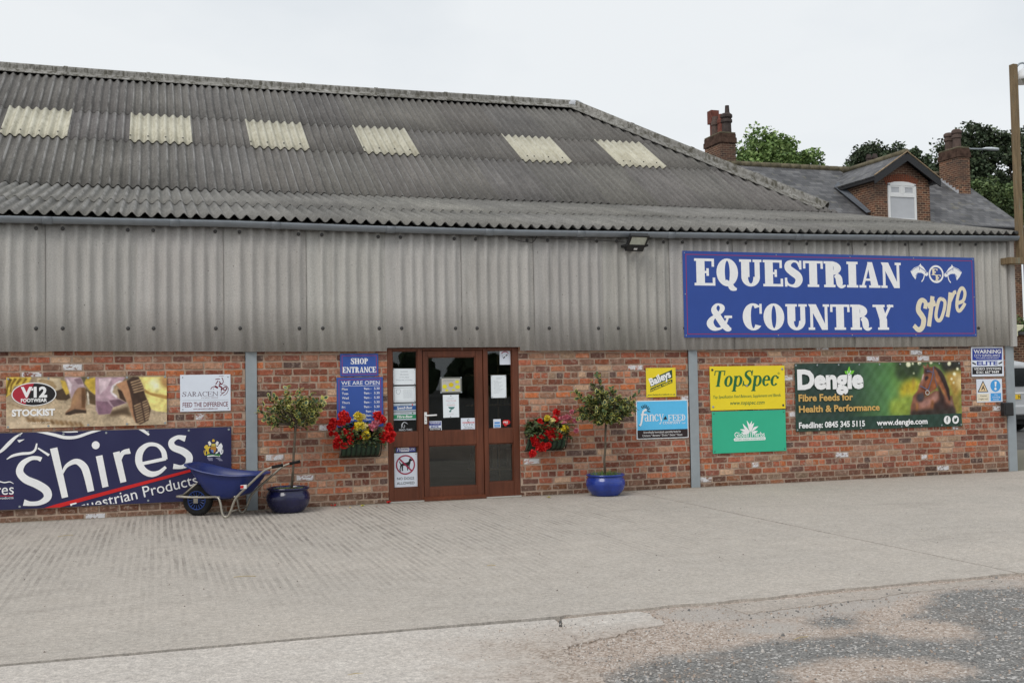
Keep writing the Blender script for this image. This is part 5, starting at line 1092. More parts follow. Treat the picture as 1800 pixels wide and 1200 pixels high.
# the big store sign
x0, x1, z0, z1 = BRD['main']
r_, hw, hh, y = board('shop_sign', x0, x1, z0, z1, -.103, sign_mat('deep_blue', 42, 70, 142), 'large royal blue sign with bold white letters on the grey cladding', 'sign', th=.012, bev=.003)
frame_line(r_, hw, hh, .045, .009, I_red, y)
serif(r_, 'eq', 'EQUESTRIAN', I_white, y, S=.30, t=.085, hh=.095, s=.07); serif(r_, 'co', '& COUNTRY', I_white, y, S=.30, t=.085, hh=.095, s=.07)
for k in ('st_S', 'st_t', 'st_o', 'st_r', 'st_e'):
    pl = st(k)
    if k == 'st_t': pl = pl + st('st_tb')
    if k == 'st_r': pl = pl + st('st_ra')
    shapes(r_, 'lettering', pl, I_cream, y)
for s in 'lr':
    hd_ = shapes(r_, 'horse_head_emblem', [ART['h' + s]] + st('h%s0' % s), I_white, y)
    ln = []
    for i in range(1, 6): ln += st('h%s%d' % (s, i), 4)
    shapes(hd_, 'bridle_lines', ln, I_blue, y - CI)
c_, ex, ez = ART['efc']; a_, b_ = ex[0] - c_[0], c_[1] - ez[1]
rg_ = shapes(r_, 'emblem_ring', ring(c_[0], c_[1], abs(a_), abs(b_), .028, .03), I_white, y)
serif(rg_, 'f1', 'F', I_cream, y - CI, S=.26, t=.12, hh=.12, s=.1); serif(rg_, 'f2', 'F', I_cream, y - CI, S=.26, t=.12, hh=.12, s=.1)
screws(r_, [(sx * (hw - .028), sz * (hh - .03)) for sx in (-1, 1) for sz in (-1, 0, 1)] + [(q * hw, sz * (hh - .03)) for q in (-.4, .1, .55) for sz in (-1, 1)], -.012, M_galv, .009)

# shop entrance board and opening hours board
x0, x1, z0, z1 = BRD['shop']; MBL = sign_mat('royal_blue', 48, 78, 150)
r_, hw, hh, y = board('entrance_sign', x0, x1, z0, z1, -.006, MBL, 'small blue SHOP ENTRANCE sign with white letters left of the door', 'sign')
frame_line(r_, hw, hh, .022, .006, I_red, y); serif(r_, 'shop', 'SHOP', I_white, y, S=.24, t=.09, hh=.1, s=.06); serif(r_, 'ent', 'ENTRANCE', I_white, y, S=.24, t=.09, hh=.1, s=.06)
x0, x1, z0, z1 = BRD['hours']
r_, hw, hh, y = board('opening_hours_sign', x0, x1, z0, z1, -.006, MBL, 'blue WE ARE OPEN board listing days and hours behind red flowers', 'sign')
frame_line(r_, hw, hh, .026, .006, I_red, y); word(r_, 'wao', 'WE ARE OPEN', I_white, y); shapes(r_, 'underline', [ART['h_ul']], I_white, y)
days = ['Mon', 'Tues', 'Wed', 'Thurs', 'Fri', 'Sat', 'Sun', 'Bank Hol']; end = ['5.30'] * 5 + ['5pm', '2pm', '2pm']
for i in range(8):
    x, z, h, w, _ = TXT['h%d' % i]; text(r_, days[i], x, z, h * .88, I_white, y, bold=.008)
    x, z, h, w, _ = TXT['k%d' % i]; x2, z2, h2, w2, _ = TXT['l%d' % i]
    text(r_, '%s -' % ('9am' if i < 6 else '10am'), x2 - (.012 if i < 5 else -.012), z2, h * .88, I_white, y, align='R', bold=.008); text(r_, end[i], x2 + w2, z2, h2 * .88, I_white, y, align='R', bold=.008)

# vinyl banners
def vinyl(name, rough=.42): return pm(name, None, rough, .4, var=.03, scale=30, bmp=.05, bscale=30, bdist=.004)
M_print = vinyl('printed_vinyl')
def eyelets(par, hw, hh, n, y, m=.03):
    pts = [(-hw + m + (2 * hw - 2 * m) * i / (n - 1), s * (hh - m)) for i in range(n) for s in (-1, 1)]
    for x, z in pts: MB().lathe([(.013, 0), (.013, -.003), (.006, -.004), (.0, -.001)], (x, y(x, z) - .001, z), 10, 'y').build('eyelet', M_galv, par, fixn=True)
# left: navy banner with slanting letters
x0, x1, z0, z1 = BRD['shires']; cx, cz, hw, hh = (x0 + x1) / 2, (z0 + z1) / 2, (x1 - x0) / 2, (z1 - z0) / 2
r_ = empty('banner', (cx, -.022, cz), 'long navy vinyl banner with slanting white lettering low on the wall', 'banner')
def ysh(x, z): return .006 * math.sin(4.3 * x + 2.2 * z) + .004 * math.sin(9 * x - 5 * z + 1) - .010 * math.exp(-((x - hw) * .8 - (z - hh) * 1.0) ** 2 * 30) * max(0, 1 - (hw - x)) + .004 * math.sin(17 * x + 9 * z)
X, Z = np.meshgrid(np.linspace(-hw, hw, 190), np.linspace(-hh, hh, 48)); img = np.zeros(X.shape + (3,)) + np.array((37, 38, 74.))
printed_sheet('vinyl_sheet', r_, X, Z, img, M_print, ysh)
def drape(o, f, off):      # let printed letters lie on the rippled vinyl
    me = o.data; bm = bmesh.new(); bm.from_mesh(me)
    for v in bm.verts: v.co.y = f(v.co.x, v.co.z) - off - .0016 - (v.co.y * -.2)
    bm.to_mesh(me); bm.free(); return o
def cutb(o, hh, hw=None):
    bm = bmesh.new(); bm.from_mesh(o.data)
    for co, no in (((0, 0, -hh), (0, 0, -1)), ((0, 0, hh), (0, 0, 1))): bmesh.ops.bisect_plane(bm, geom=bm.verts[:] + bm.edges[:] + bm.faces[:], plane_co=co, plane_no=no, clear_outer=True)
    bm.to_mesh(o.data); bm.free(); return o
def fine(o, n=.06):      # cut long edges so that the shape can follow the ripples
    bm = bmesh.new(); bm.from_mesh(o.data); bmesh.ops.triangulate(bm, faces=bm.faces)
    for _ in range(4):
        e_ = [e for e in bm.edges if e.calc_length() > n]
        if not e_: break
        bmesh.ops.subdivide_edges(bm, edges=e_, cuts=1); bmesh.ops.triangulate(bm, faces=[f for f in bm.faces if len(f.verts) > 3])
    bm.to_mesh(o.data); bm.free(); return o
sw = []
for nm, ks in (('S', ('sh_S',)), ('h', ('sh_h', 'sh_ha')), ('i', ('sh_i',)), ('r', ('sh_r', 'sh_ra')), ('e', ('sh_e', 'sh_e2')), ('s', ('sh_s',))):
    pl = []
    for k in ks: pl += st(k, 10)
    if nm == 'i': pl.append(ART['sh_dot'])
    drape(fine(cutb(shapes(r_, 'lettering', pl, I_white, 0), hh), .035), ysh, .0022)
drape(fine(cutb(shapes(r_, 'red_stripe', [ART['sh_red']], I_red2, 0), hh), .06), ysh, .0030)
x, z, h, w, rot = TXT['ep']; o = text(r_, 'Equestrian Products', x, z, h, I_white, 0, w=w, rot=rot, clip=-hh + .012); drape(o, ysh, .0028)
x, z, h, w, rot = TXT['ssm']; drape(text(r_, 'Shires', x, z, h, I_white, 0, w=w), ysh, .0022)
x, z, h, w, rot = TXT['epsm']; drape(text(r_, 'Equestrian Products', x, z, h, I_white, 0, w=w), ysh, .0022)
for i in range(7): drape(cutb(shapes(r_, 'horse_outline', st('shl%d' % i, 8) + ([ART['sh_tri']] if i == 1 else []), I_white, 0), hh), ysh, .0022)
drape(shapes(r_, 'red_line', [ART['sh_rl']], I_red2, 0), ysh, .003)
c = MB()
crest_cols = dict(lion=(206, 176, 60), tail=(200, 166, 60), uni=(232, 232, 236), unitail=(226, 226, 232), shield=(170, 120, 46), sh2=(92, 122, 178), helm=(190, 170, 80), crown=(196, 160, 50), mantl=(220, 216, 206), mantr=(222, 220, 214), base=(60, 116, 62), ribbon=(228, 228, 228))
for i, (k, q) in enumerate(crest_cols.items()):
    pts = ART['cr_' + k]; ar = sum(pts[j][0] * pts[(j + 1) % len(pts)][1] - pts[(j + 1) % len(pts)][0] * pts[j][1] for j in range(len(pts)))
    pts = pts[::-1] if ar < 0 else pts
    c.poly([(a, ysh(a, b) - .0022 - .0002 * i, b) for a, b in pts], P(*q))
for i in range(3): c.poly([(a, ysh(a, b) - .0024, b) for a, b in ART['cr_t%d' % i][::-1]], P(170, 168, 190))
c.build('royal_crest', M_print, r_)
eyelets(r_, hw, hh, 9, ysh)
# footwear banner with a printed photograph
x0, x1, z0, z1 = BRD['v12']; cx, cz, hw, hh = (x0 + x1) / 2, (z0 + z1) / 2, (x1 - x0) / 2, (z1 - z0) / 2
r_ = empty('banner', (cx, -.016, cz), 'printed banner of muddy work boots and jeans above the navy banner', 'banner')
def vbase(U, V, rg):
    n = smooth_noise(U.shape[0], U.shape[1], 40, rg, 4)[..., None]; g = smooth_noise(U.shape[0], U.shape[1], 5, rg, 2)[..., None]
    s = np.array((180, 160, 132.)); t = np.array((132, 116, 94.)); k = np.clip((V[..., None] - .35) * 2.2, 0, 1)
    return (s * (1 - k) + t * k) * (1 + .25 * n + .16 * g)
VC = dict(gnd2=(196, 176, 148), mach=(198, 170, 72), a1=(96, 74, 20), a2=(110, 84, 24), a3=(110, 84, 24), a4=(120, 92, 26), bucket=(188, 170, 140), bk2=(150, 126, 92), dark1=(66, 50, 34), yel1=(184, 154, 66), grn=(96, 88, 70), yel2=(190, 160, 62), dark2=(84, 66, 44), mach2=(218, 202, 124), m2l=(238, 230, 176), m2d=(178, 136, 84), m2s=(156, 122, 66), jean1=(176, 152, 158), j1s=(206, 190, 194), j1d=(128, 104, 112), strip=(206, 196, 180), boot1=(138, 104, 78), b1l=(168, 130, 92), b1d=(96, 66, 42), sole1=(58, 44, 34), shad=(84, 66, 48), jean2=(172, 144, 154), j2l=(196, 174, 180), j2d=(122, 92, 106), j2d2=(98, 74, 84), open2=(64, 44, 32), cuff=(214, 204, 206), boot2=(168, 124, 92), sole2=(62, 44, 34))
lay = [(q, ART['v_' + k], 1 if k not in ('shad', 'gnd2', 'm2l', 'm2d', 'b1l') else 4, .22) for k, q in VC.items()]
i = 0
while 'vt_%d' % i in ART: lay.append(((158, 132, 102), ART['vt_%d' % i], 1, .3)); i += 1
i = 0
while 'vk_%d' % i in ART: lay.append(((116, 90, 60) if i % 2 else (136, 108, 76), ART['vk_%d' % i], 2, .3)); i += 1
yv = lambda x, z: .003 * math.sin(5 * x + 1) + .003 * math.sin(11 * z + 3 * x)
X, Z, img = raster(hw, hh, 420, 146, vbase, lay, 3); printed_sheet('vinyl_sheet', r_, X, Z, img, M_print, yv)
oc, oa, ob = ART['v_oval']; a_, b_ = oa[0] - oc[0], ob[1] - oc[1]; y = -.0085
lg = shapes(r_, 'oval_logo', [ell(oc[0], oc[1], a_, b_, 48)], I_white, y)
shapes(lg, 'oval_field', [ell(oc[0], oc[1], a_ * .955, b_ * .925, 48)], I_black, y - CI)
cut = lambda t: oc[0] - .03 + .05 * t
shapes(lg, 'red_field', [[p for p in ell(oc[0], oc[1], a_ * .955, b_ * .925, 60) if p[0] < cut((p[1] - oc[1]) / b_)]], ink('wine', 160, 42, 56), y - 2 * CI)
x, z, h, w, _ = TXT['v12']; text(r_, 'V12', x, z, h, I_white, y - 3.2 * CI, w=w, bold=.045)
shapes(r_, 'numeral_flag', [[(x + w * .475, z + h * .98), (x + w * .475, z + h * .70), (x + w * .40, z + h * .66), (x + w * .40, z + h * .80)]], I_white, y - 3.2 * CI); x, z, h, w, _ = TXT['foot']; text(r_, 'FOOTWEAR', x, z, h, I_white, y - 3.2 * CI, w=w, bold=.035)
word(r_, 'stock', 'STOCKIST', I_white, y, bold=.045); word(r_, 'vurl', 'V12footwear.com', ink('pale_sand', 214, 200, 178), y)
eyelets(r_, hw, hh, 5, yv, .02)
# white feed sign
x0, x1, z0, z1 = BRD['sar']
M_wsign = sign_mat('white', 206, 212, 222)
r_, hw, hh, y = board('feed_sign', x0, x1, z0, z1, -.006, M_wsign, 'white sign with maroon horseman emblem and FEED THE DIFFERENCE', 'sign')
serif(r_, 'sar', 'SARACEN', ink('plum', 92, 72, 84), y, S=.12, t=.055, hh=.05, s=.06); word(r_, 'hf', 'HORSE FEEDS', ink('taupe', 150, 142, 146), y); word(r_, 'feedd', 'FEED THE DIFFERENCE', I_maroon, y, bold=.012); word(r_, 'surl', 'www.saracenhorsefeeds.com', I_maroon, y, bold=.02)
shapes(r_, 'rule_line', [ART['sa_ln']], I_grey, y); pl = []
for i in range(14): pl += st('se%d' % i, 5)
shapes(r_, 'horseman_emblem', pl, I_maroon, y); screws(r_, [(sx * (hw - .03), sz * (hh - .03)) for sx in (-1, 1) for sz in (-1, 1)], -.006, M_galv, .008)
# yellow square feed sign
x0, x1, z0, z1 = BRD['bail']; M_yel = sign_mat('yellow', 222, 200, 40)
r_, hw, hh, y = board('feed_sign', x0, x1, z0, z1, -.006, M_yel, 'small square yellow sign with slanted green panel above a cyan sign', 'sign')
shapes(r_, 'green_panel', [ART['b_par']], ink('racing_green', 34, 66, 52), y); shapes(r_, 'green_band', [ART['b_band']], ink('racing_green', 34, 66, 52), y)
word(r_, 'bai', 'Baileys', I_white, y - CI, bold=.04); word(r_, 'bhf', 'HORSE FEEDS', ink('yellow', 222, 200, 40), y - CI, bold=.03); word(r_, 'burl', 'www.baileyshorsefeeds.co.uk', ink('racing_green', 34, 66, 52), y, bold=.015)
screws(r_, [(sx * (hw - .02), sz * (hh - .02)) for sx in (-1, 1) for sz in (-1, 1)], -.006, M_galv, .006)
# cyan sign
x0, x1, z0, z1 = BRD['fancy']
r_, hw, hh, y = board('feed_sign', x0, x1, z0, z1, -.006, sign_mat('white_edge', 214, 220, 226), 'cyan and black poultry feed sign with white lettering and rays', 'sign')
shapes(r_, 'cyan_field', [[(-hw + .012, -hh + .012), (hw - .012, -hh + .012), (hw - .012, hh - .012), (-hw + .012, hh - .012)]], ink('cyan', 88, 178, 222), y)
b = ART['f_blk']; zt = (b[0][1] + b[1][1]) / 2
shapes(r_, 'black_band', [[(-hw + .012, -hh + .012), (hw - .012, -hh + .012), (hw - .012, zt), (-hw + .012, zt)]], ink('warm_black', 44, 34, 36), y - CI); y2 = y - 2 * CI
shapes(r_, 'lettering', st('f_f') + st('f_fb'), I_white, y2); serif(r_, 'ancy', 'ancy', I_white, y2, S=.13, t=.05, hh=.045, s=.06); serif(r_, 'fd', 'FEED', I_white, y2, S=.14, t=.07, hh=.07, s=.06); serif(r_, 'cmp', 'COMPANY', I_white, y2, S=.15, t=.09, hh=.08, s=.06); word(r_, 'ltd', 'Ltd', I_white, y2)
pl = st('f_ink', 3)
for i in range(7): pl += st('f_r%d' % i, 3)
shapes(r_, 'rays', pl, I_black, y2); shapes(r_, 'triangle', [ART['f_tri']], I_black, y2); word(r_, 'fl1', 'Scientifically formulated, speciality feeds for', I_white, y2); word(r_, 'fl2', 'Chickens * Bantams * Ducks * Geese * Goats', I_white, y2)
screws(r_, [(sx * (hw - .02), sz * (hh - .02)) for sx in (-1, 1) for sz in (-1, 1)], -.006, M_galv, .006)
# yellow feed balancer sign
x0, x1, z0, z1 = BRD['top']
r_, hw, hh, y = board('feed_sign', x0, x1, z0, z1, -.008, M_yel, 'wide yellow sign with green italic lettering above the plain green board', 'sign')
serif(r_, 'ts', 'TopSpec', I_dkgreen, y, S=.20, t=.07, hh=.06, s=.06, shear=.20); word(r_, 'ts2', 'Top Specification Feed Balancers, Supplements and Blends.', I_dkgreen, y, shear=.25, bold=.008); word(r_, 'ts3', 'www.topspec.com', I_dkgreen, y, shear=.25, bold=.01); word(r_, 'tsr', '\u00ae', I_dkgreen, y)
screws(r_, [(-hw + .04, hh - .05), (hw - .04, -hh + .05)], -.008, M_bolt, .017); screws(r_, [(hw - .04, hh - .05), (-hw + .04, -hh + .05), (-.02, .03)], -.008, M_galv, .017)
x0, x1, z0, z1 = BRD['glob']
r_, hw, hh, y = board('feed_sign', x0, x1, z0, z1, -.008, sign_mat('emerald', 48, 166, 130), 'plain emerald green board with small white leaf emblem', 'sign')
pl = [ART['g_v']]
for i in range(8): pl += st('g_l%d' % i, 5)
shapes(r_, 'leaf_emblem', pl, I_white, y); word(r_, 'gl', 'Global', I_white, y, bold=.012); word(r_, 'he', 'Herbs', I_white, y, bold=.012); shapes(r_, 'white_strip', [ART['g_b']], I_white, y); word(r_, 'gtx', 'ANCIENT WISDOM  MODERN SCIENCE', ink('emerald', 48, 166, 130), y - CI)
screws(r_, [(sx * (hw - .03), sz * (hh - .03)) for sx in (-1, 1) for sz in (-1, 1)], -.008, M_bolt, .008)
# horse banner
x0, x1, z0, z1 = BRD['deng']; cx, cz, hw, hh = (x0 + x1) / 2, (z0 + z1) / 2, (x1 - x0) / 2, (z1 - z0) / 2
r_ = empty('banner', (cx, -.018, cz), 'dark green banner with a printed bridled bay horse', 'banner')
def dbase(U, V, rg):
    n = smooth_noise(U.shape[0], U.shape[1], 26, rg, 3)[..., None]; u = U[..., None]; v = V[..., None]
    a = np.array((42, 62, 54.)); b_ = np.array((84, 130, 72.)); c_ = np.array((140, 150, 60.)); k = np.clip((u - .28) / .30, 0, 1); k2 = np.clip((u - .55) / .15, 0, 1) * np.clip(1.3 - abs(v - .45) * 2, 0, 1) * .8
    o = a * (1 - k) + b_ * k; o = o * (1 - k2) + c_ * k2; return o * (1 + .12 * n)
DC = [('dk', (46, 62, 36), 6), ('dk2', (40, 40, 34), 4), ('gold', (150, 118, 54), 6), ('goldl', (214, 190, 132), 6), ('yel', (186, 168, 48), 6), ('trunkb', (120, 92, 34), 3), ('grs', (132, 150, 58), 6), ('gold2', (128, 112, 50), 5), ('body', (122, 80, 62), 1), ('chl', (156, 112, 100), 3), ('shl', (120, 92, 84), 2), ('neckd', (52, 32, 28), 3), ('leg2', (150, 98, 52), 2), ('leg1', (132, 82, 44), 2), ('bodydk', (46, 36, 30), 3), ('neck', (128, 76, 52), 1), ('crest', (44, 30, 28), 1), ('neckl', (160, 98, 60), 2), ('ear1', (70, 44, 34), 1), ('ear2', (60, 42, 38), 1), ('head', (132, 78, 54), 1), ('cheek', (140, 82, 48), 2), ('face', (150, 104, 92), 2), ('hd_d', (54, 36, 40), 2), ('hd_eye', (44, 34, 40), 1), ('blaze', (214, 204, 200), 1), ('muz', (62, 56, 60), 2), ('earl', (150, 110, 90), 0)]
lay = [(q, ART['d_' + k], b_, .28) for k, q, b_ in DC]
for x, z, r2 in ART['d_bok']: lay.insert(4, ((226, 224, 190), ell(x, z, r2 * .0014, r2 * .0014, 12), 1, .05))
lay += [((38, 62, 52), [(-hw, -hh), (hw, -hh), (hw, -hh + .20), (-hw, -hh + .20)], 0, .05)]
yd = lambda x, z: .004 * math.sin(6 * x + 4 * z) + .0030 * math.sin(19 * x - 12 * z) + .0024 * math.sin(31 * x + 23 * z + 2) + .0018 * math.sin(47 * x - 37 * z) + .003 * math.sin(11 * z + 2 * x)
X, Z, img = raster(hw, hh, 420, 140, dbase, lay, 8); printed_sheet('vinyl_sheet', r_, X, Z, img, M_print, yd)
yy = -.0165
word(r_, 'den', 'Dengie', I_white, yy, bold=.05); word(r_, 'ff', 'Fibre Feeds for', I_gold, yy, bold=.03); word(r_, 'hp', 'Health & Performance', I_gold, yy, bold=.03); word(r_, 'fdl', 'Feedline: 0845 345 5115', I_white, yy, bold=.03); word(r_, 'durl', 'www.dengie.com', I_white, yy, bold=.03)
pl = []
for i in range(3): pl += st('d_lf%d' % i)
shapes(r_, 'leaf_sprig', pl, ink('leaf_green', 112, 186, 60), yy)
pl = st('d_br1') + st('d_br2') + st('d_br3') + st('d_br4', 4); shapes(r_, 'bridle', pl, ink('bridle', 92, 92, 112), yy); shapes(r_, 'bit_ring', st('d_ringp'), ink('silver', 176, 172, 168), yy - CI)
for k, nm in (('d_f', 'letter_badge'), ('d_t', 'bird_badge')):
    c_, e_, t_ = ART[k]; g = shapes(r_, nm, [ell(c_[0], c_[1], e_[0] - c_[0], t_[1] - c_[1], 32)], I_white, yy)
    shapes(g, 'badge_mark', (st('d_fs') + st('d_fb', 3)) if k == 'd_f' else [ART['d_bird']], I_bottle, yy - CI)
eyelets(r_, hw, hh, 9, yd, .025)
# camera warning sign and roof caution sign
def warning_art(r_, y, s=1.0, small=False): pass
x0, x1, z0, z1 = BRD['warn']
r_, hw, hh, y = board('warning_sign', x0, x1, z0, z1, -.006, M_wsign, 'white, blue and black camera warning sign by the corner post', 'sign')
shapes(r_, 'blue_field', [ART['w_blue']], ink('warn_blue', 42, 58, 140), y); shapes(r_, 'black_field', [ART['w_blk']], I_black, y)
word(r_, 'wn', 'WARNING', I_white, y - CI, bold=.025); word(r_, 'cc', 'CCTV SURVEILLANCE', I_white, y - CI); word(r_, 'wd', 'WITH DIGITAL VIDEO RECORDING', I_white, y - CI); word(r_, 'el', 'ELITE', ink('warn_blue', 42, 58, 140), y, bold=.03); word(r_, 'vs', 'VIDEO SYSTEMS', I_white, y - CI, bold=.015); word(r_, 'ph', '0161 667 9449', I_white, y - CI, bold=.015)
shapes(r_, 'camera_symbol', [ART['w_c1']], I_black, y); shapes(r_, 'camera_symbol', [ART['w_c2']], I_black, y)
x0, x1, z0, z1 = BRD['caut']
r_, hw, hh, y = board('caution_sign', x0, x1, z0, z1, -.006, M_wsign, 'square white fragile roof sign with warning triangle and blue disc', 'sign')
t_ = shapes(r_, 'warning_triangle', [ART['c_tri']], I_black, y); shapes(t_, 'triangle_field', [ART['c_tri2']], ink('pale_amber', 216, 190, 150), y - CI); shapes(t_, 'falling_figure', st('c_m1') + st('c_m2'), I_black, y - 2 * CI)
shapes(r_, 'cream_field', [ART['c_crm']], ink('cream_field', 210, 200, 178), y)
c_, e_, q_ = ART['c_cir']; d_ = shapes(r_, 'blue_disc', [ell(c_[0], c_[1], abs(e_[0] - c_[0]), abs(q_[1] - c_[1]))], ink('sky_blue', 66, 146, 206), y)
c2, e2, q2 = ART['c_exd']; shapes(d_, 'exclamation_mark', st('c_ex') + [ell(c2[0], c2[1], abs(e2[0] - c2[0]), abs(q2[1] - c2[1]))], I_white, y - CI); shapes(r_, 'blue_field', [ART['c_pan']], ink('sky_blue', 66, 146, 206), y)
for k, s in (('ca1', 'Caution'), ('ca2', 'Fragile roof')): word(r_, k, s, I_black, y - CI)
for k, s in (('cr1', 'Use'), ('cr2', 'crawling'), ('cr3', 'boards')): word(r_, k, s, I_white, y - CI)

# notices and stickers on the entrance glass
M_paper = pm('paper', P(214, 220, 226), .7, .2, var=.03, scale=12, bmp=.08, bscale=9, bdist=.01); GY = .0505
GRP = 'notices on the entrance glass'
def notice(name, x0, x1, z0, z1, mat, label, cat, tilt=0.0):
    r_, hw, hh, y = board(name, x0, x1, z0, z1, GY, mat, label, cat, GRP, th=.0012, bev=0); r_.rotation_euler = (0, tilt, 0); return r_, hw, hh, y
def bars(r_, y, rows, mat, h=.004):   # print too small to read: rows of short dashes
    rgx = random.Random(len(rows) * 7 + 1); m = MB()
    for x0, x1, z in rows:
        x = x0
        while x < x1 - .004:
            l = min(rgx.uniform(.008, .026), x1 - x); m.poly([(x, y, z), (x + l, y, z), (x + l, y, z + h), (x, y, z + h)]); x += l + .004
    return m.build('small_print', mat, r_)
def pins(r_, hw, hh, y, m=.012): screws(r_, [(sx * (hw - m), sz * (hh - m)) for sx in (-1, 1) for sz in (-1, 1)], y, M_bolt, .005, 'sucker')
I_soft = ink('soft_grey', 160, 166, 172)
r_, hw, hh, y = notice('paper_notice', 2.920, 3.220, 1.514, 1.724, M_paper, 'wide white notice with four centred grey lines, topmost of left glass', 'notice', .01)
for i, s in enumerate(('SUMMER', 'GRAZING', 'AVAILABLE', 'ENQUIRE WITHIN')): text(r_, s, 0, .055 - .036 * i, .018, I_soft, y, align='C')
pins(r_, hw, hh, y)
r_, hw, hh, y = notice('paper_notice', 2.919, 3.217, 1.288, 1.494, M_paper, 'white notice with thin grey border and shield, below the topmost notice', 'notice')
frame_line(r_, hw, hh, .018, .003, I_grey, y); shapes(r_, 'shield_outline', stroke([(-.105, .06), (-.055, .06), (-.057, .02), (-.08, .0), (-.103, .02), (-.105, .06)], .005), I_soft, y); bars(r_, y, [(-.01, .10, .055)] + [(-.02 + .01 * (i % 2), .11, .035 - .014 * i) for i in range(7)], I_soft)
pins(r_, hw, hh, y)
for z0, z1, q, s, lb in ((1.170, 1.273, (44, 84, 140), 'Speedi-Beet', 'silver and blue feed sticker on the left glass'), (1.055, 1.163, (46, 132, 92), 'Fibre-Beet', 'silver and green feed sticker on the left glass')):
    r_, hw, hh, y = notice('sticker', 2.921, 3.218, z0, z1, pm('silver_label', P(168, 178, 186), .4, .4, var=.03), lb, 'sticker')
    shapes(r_, 'colour_band', [[(-hw, -hh + .018), (hw, -hh + .018), (hw, -hh + .070), (-hw, -hh + .070)]], ink(s[:5], *q), y); text(r_, s, 0, -hh + .030, .032, I_white, y - CI, align='C', w=.205, bold=.02, shear=.2); bars(r_, y, [(-.06, .06, hh - .022)], I_grey, .008)
    shapes(r_, 'round_mark', [ell(.105, hh - .020, .010, .010, 14)], I_red2 if s[0] == 'S' else I_dkgreen, y)
r_ = empty('sticker', (3.08, GY, .963), 'white outline horse sticker above a hyphenated word on left glass', 'sticker', GRP)
I_line = ink('line_white', 176, 180, 184); y = -.001
shapes(r_, 'horse_outline', stroke([(-.055, -.012), (-.05, .035), (-.025, .062), (.0, .060), (.03, .040)], [.006, .008, .010, .008, .004]) + stroke([(-.03, .058), (-.045, .02), (-.03, -.005), (-.012, .008), (-.016, .03)], .006), I_line, y)
text(r_, 'HAC-TAC', 0, -.046, .026, I_line, y, align='C', w=.175, bold=.02); bars(r_, y, [(-.085, .085, -.062)], I_line, .009)
r_, hw, hh, y = notice('sticker', 2.952, 3.208, .643, .706, ink('label_blue', 58, 66, 140), 'narrow blue and white strip sticker above the no dogs sign', 'sticker')
shapes(r_, 'pale_field', [[(-.07, -hh + .006), (.04, -hh + .006), (.04, hh - .006), (-.07, hh - .006)]], I_white, y); text(r_, 'HORS', -.062, -.014, .028, ink('label_blue', 58, 66, 140), y - CI, w=.094, bold=.02); text(r_, 'LYX', .048, -.014, .028, I_white, y - CI, w=.07, bold=.02); shapes(r_, 'horse_mark', stroke([(-.115, -.02), (-.105, .012), (-.09, .02), (-.08, .0), (-.085, -.02)], .008), I_white, y)
r_, hw, hh, y = notice('no_dogs_sign', 2.911, 3.230, .190, .629, M_wsign, 'white no dogs sign with crossed red circle low on the left glass', 'sign')
rg_ = shapes(r_, 'red_circle', ring(0, .068, .127, .127, .017, .017) , I_red, y - 2 * CI); 
dog = [[(-.07, -.02), (-.065, .012), (-.03, .03), (.02, .035), (.045, .05), (.05, .085), (.06, .08), (.068, .092), (.075, .078), (.098, .068), (.095, .055), (.072, .052), (.066, .02), (.05, -.005), (.03, -.008), (-.03, -.004), (-.05, -.012)], [(-.072, -.01), (-.05, -.01), (-.055, -.03), (-.066, -.045), (-.062, -.068), (-.05, -.074), (-.075, -.074), (-.082, -.05), (-.07, -.03)], [(-.045, -.008), (-.028, -.006), (-.034, -.05), (-.030, -.072), (-.044, -.074), (-.052, -.05)], [(.02, -.006), (.042, -.008), (.034, -.04), (.036, -.068), (.024, -.07), (.02, -.04)], [(.045, .0), (.058, .01), (.055, -.04), (.066, -.062), (.052, -.064), (.044, -.04)], [(-.066, .012), (-.086, .05), (-.08, .056), (-.054, .018)]]
shapes(r_, 'dog_silhouette', [[(a, b_ + .062) for a, b_ in q] for q in dog], I_black, y); shapes(r_, 'red_bar', stroke([(-.086, .154), (.086, -.018)], .020, 2), I_red, y - CI)
text(r_, 'NO DOGS', 0, -.125, .033, I_black, y, align='C', w=.225, bold=.012); text(r_, 'ALLOWED', 0, -.185, .033, I_black, y, align='C', w=.235, bold=.012); screws(r_, [(hw - .018, hh - .016)], y, M_bolt, .006, 'sucker')
# door glass
r_, hw, hh, y = notice('paper_notice', 3.552, 3.846, 1.393, 1.604, pm('clear_pocket', P(96, 98, 92), .3, .5, var=.05), 'framed notice with yellow starbursts on the door glass', 'notice')
shapes(r_, 'grey_sheet', [[(-.128, -.088), (.128, -.088), (.128, .088), (-.128, .088)]], ink('sheet_grey', 176, 174, 166), y)
def star(cx, cz, a, b_, n=14): return [(cx + (a if i % 2 else a * .74) * math.cos(math.pi * i / n), cz + (b_ if i % 2 else b_ * .74) * math.sin(math.pi * i / n)) for i in range(2 * n)]
for cx, cz, a, b_, q in ((-.088, -.018, .036, .032, 0), (.0, .004, .040, .034, 1), (.088, -.026, .038, .030, 0), (.082, .042, .032, .024, 0), (-.06, -.066, .026, .016, 0), (.03, -.064, .024, .014, 0)): shapes(r_, 'starburst', [star(cx, cz, a, b_)], ink('star_yellow', 206, 200, 44) if not q else ink('star_gold', 198, 174, 30), y - CI)
bars(r_, y - CI, [(-.10, .05, .066), (-.11, .03, .050)], I_grey); screws(r_, [(sx * (hw - .01), sz * (hh - .01)) for sx in (-1, 1) for sz in (-1, 1)], y, M_galv, .012, 'sucker')
r_, hw, hh, y = notice('paper_notice', 3.586, 3.802, 1.073, 1.372, M_paper, 'white notice with red heading and dark green tree on the door glass', 'notice', -.008)
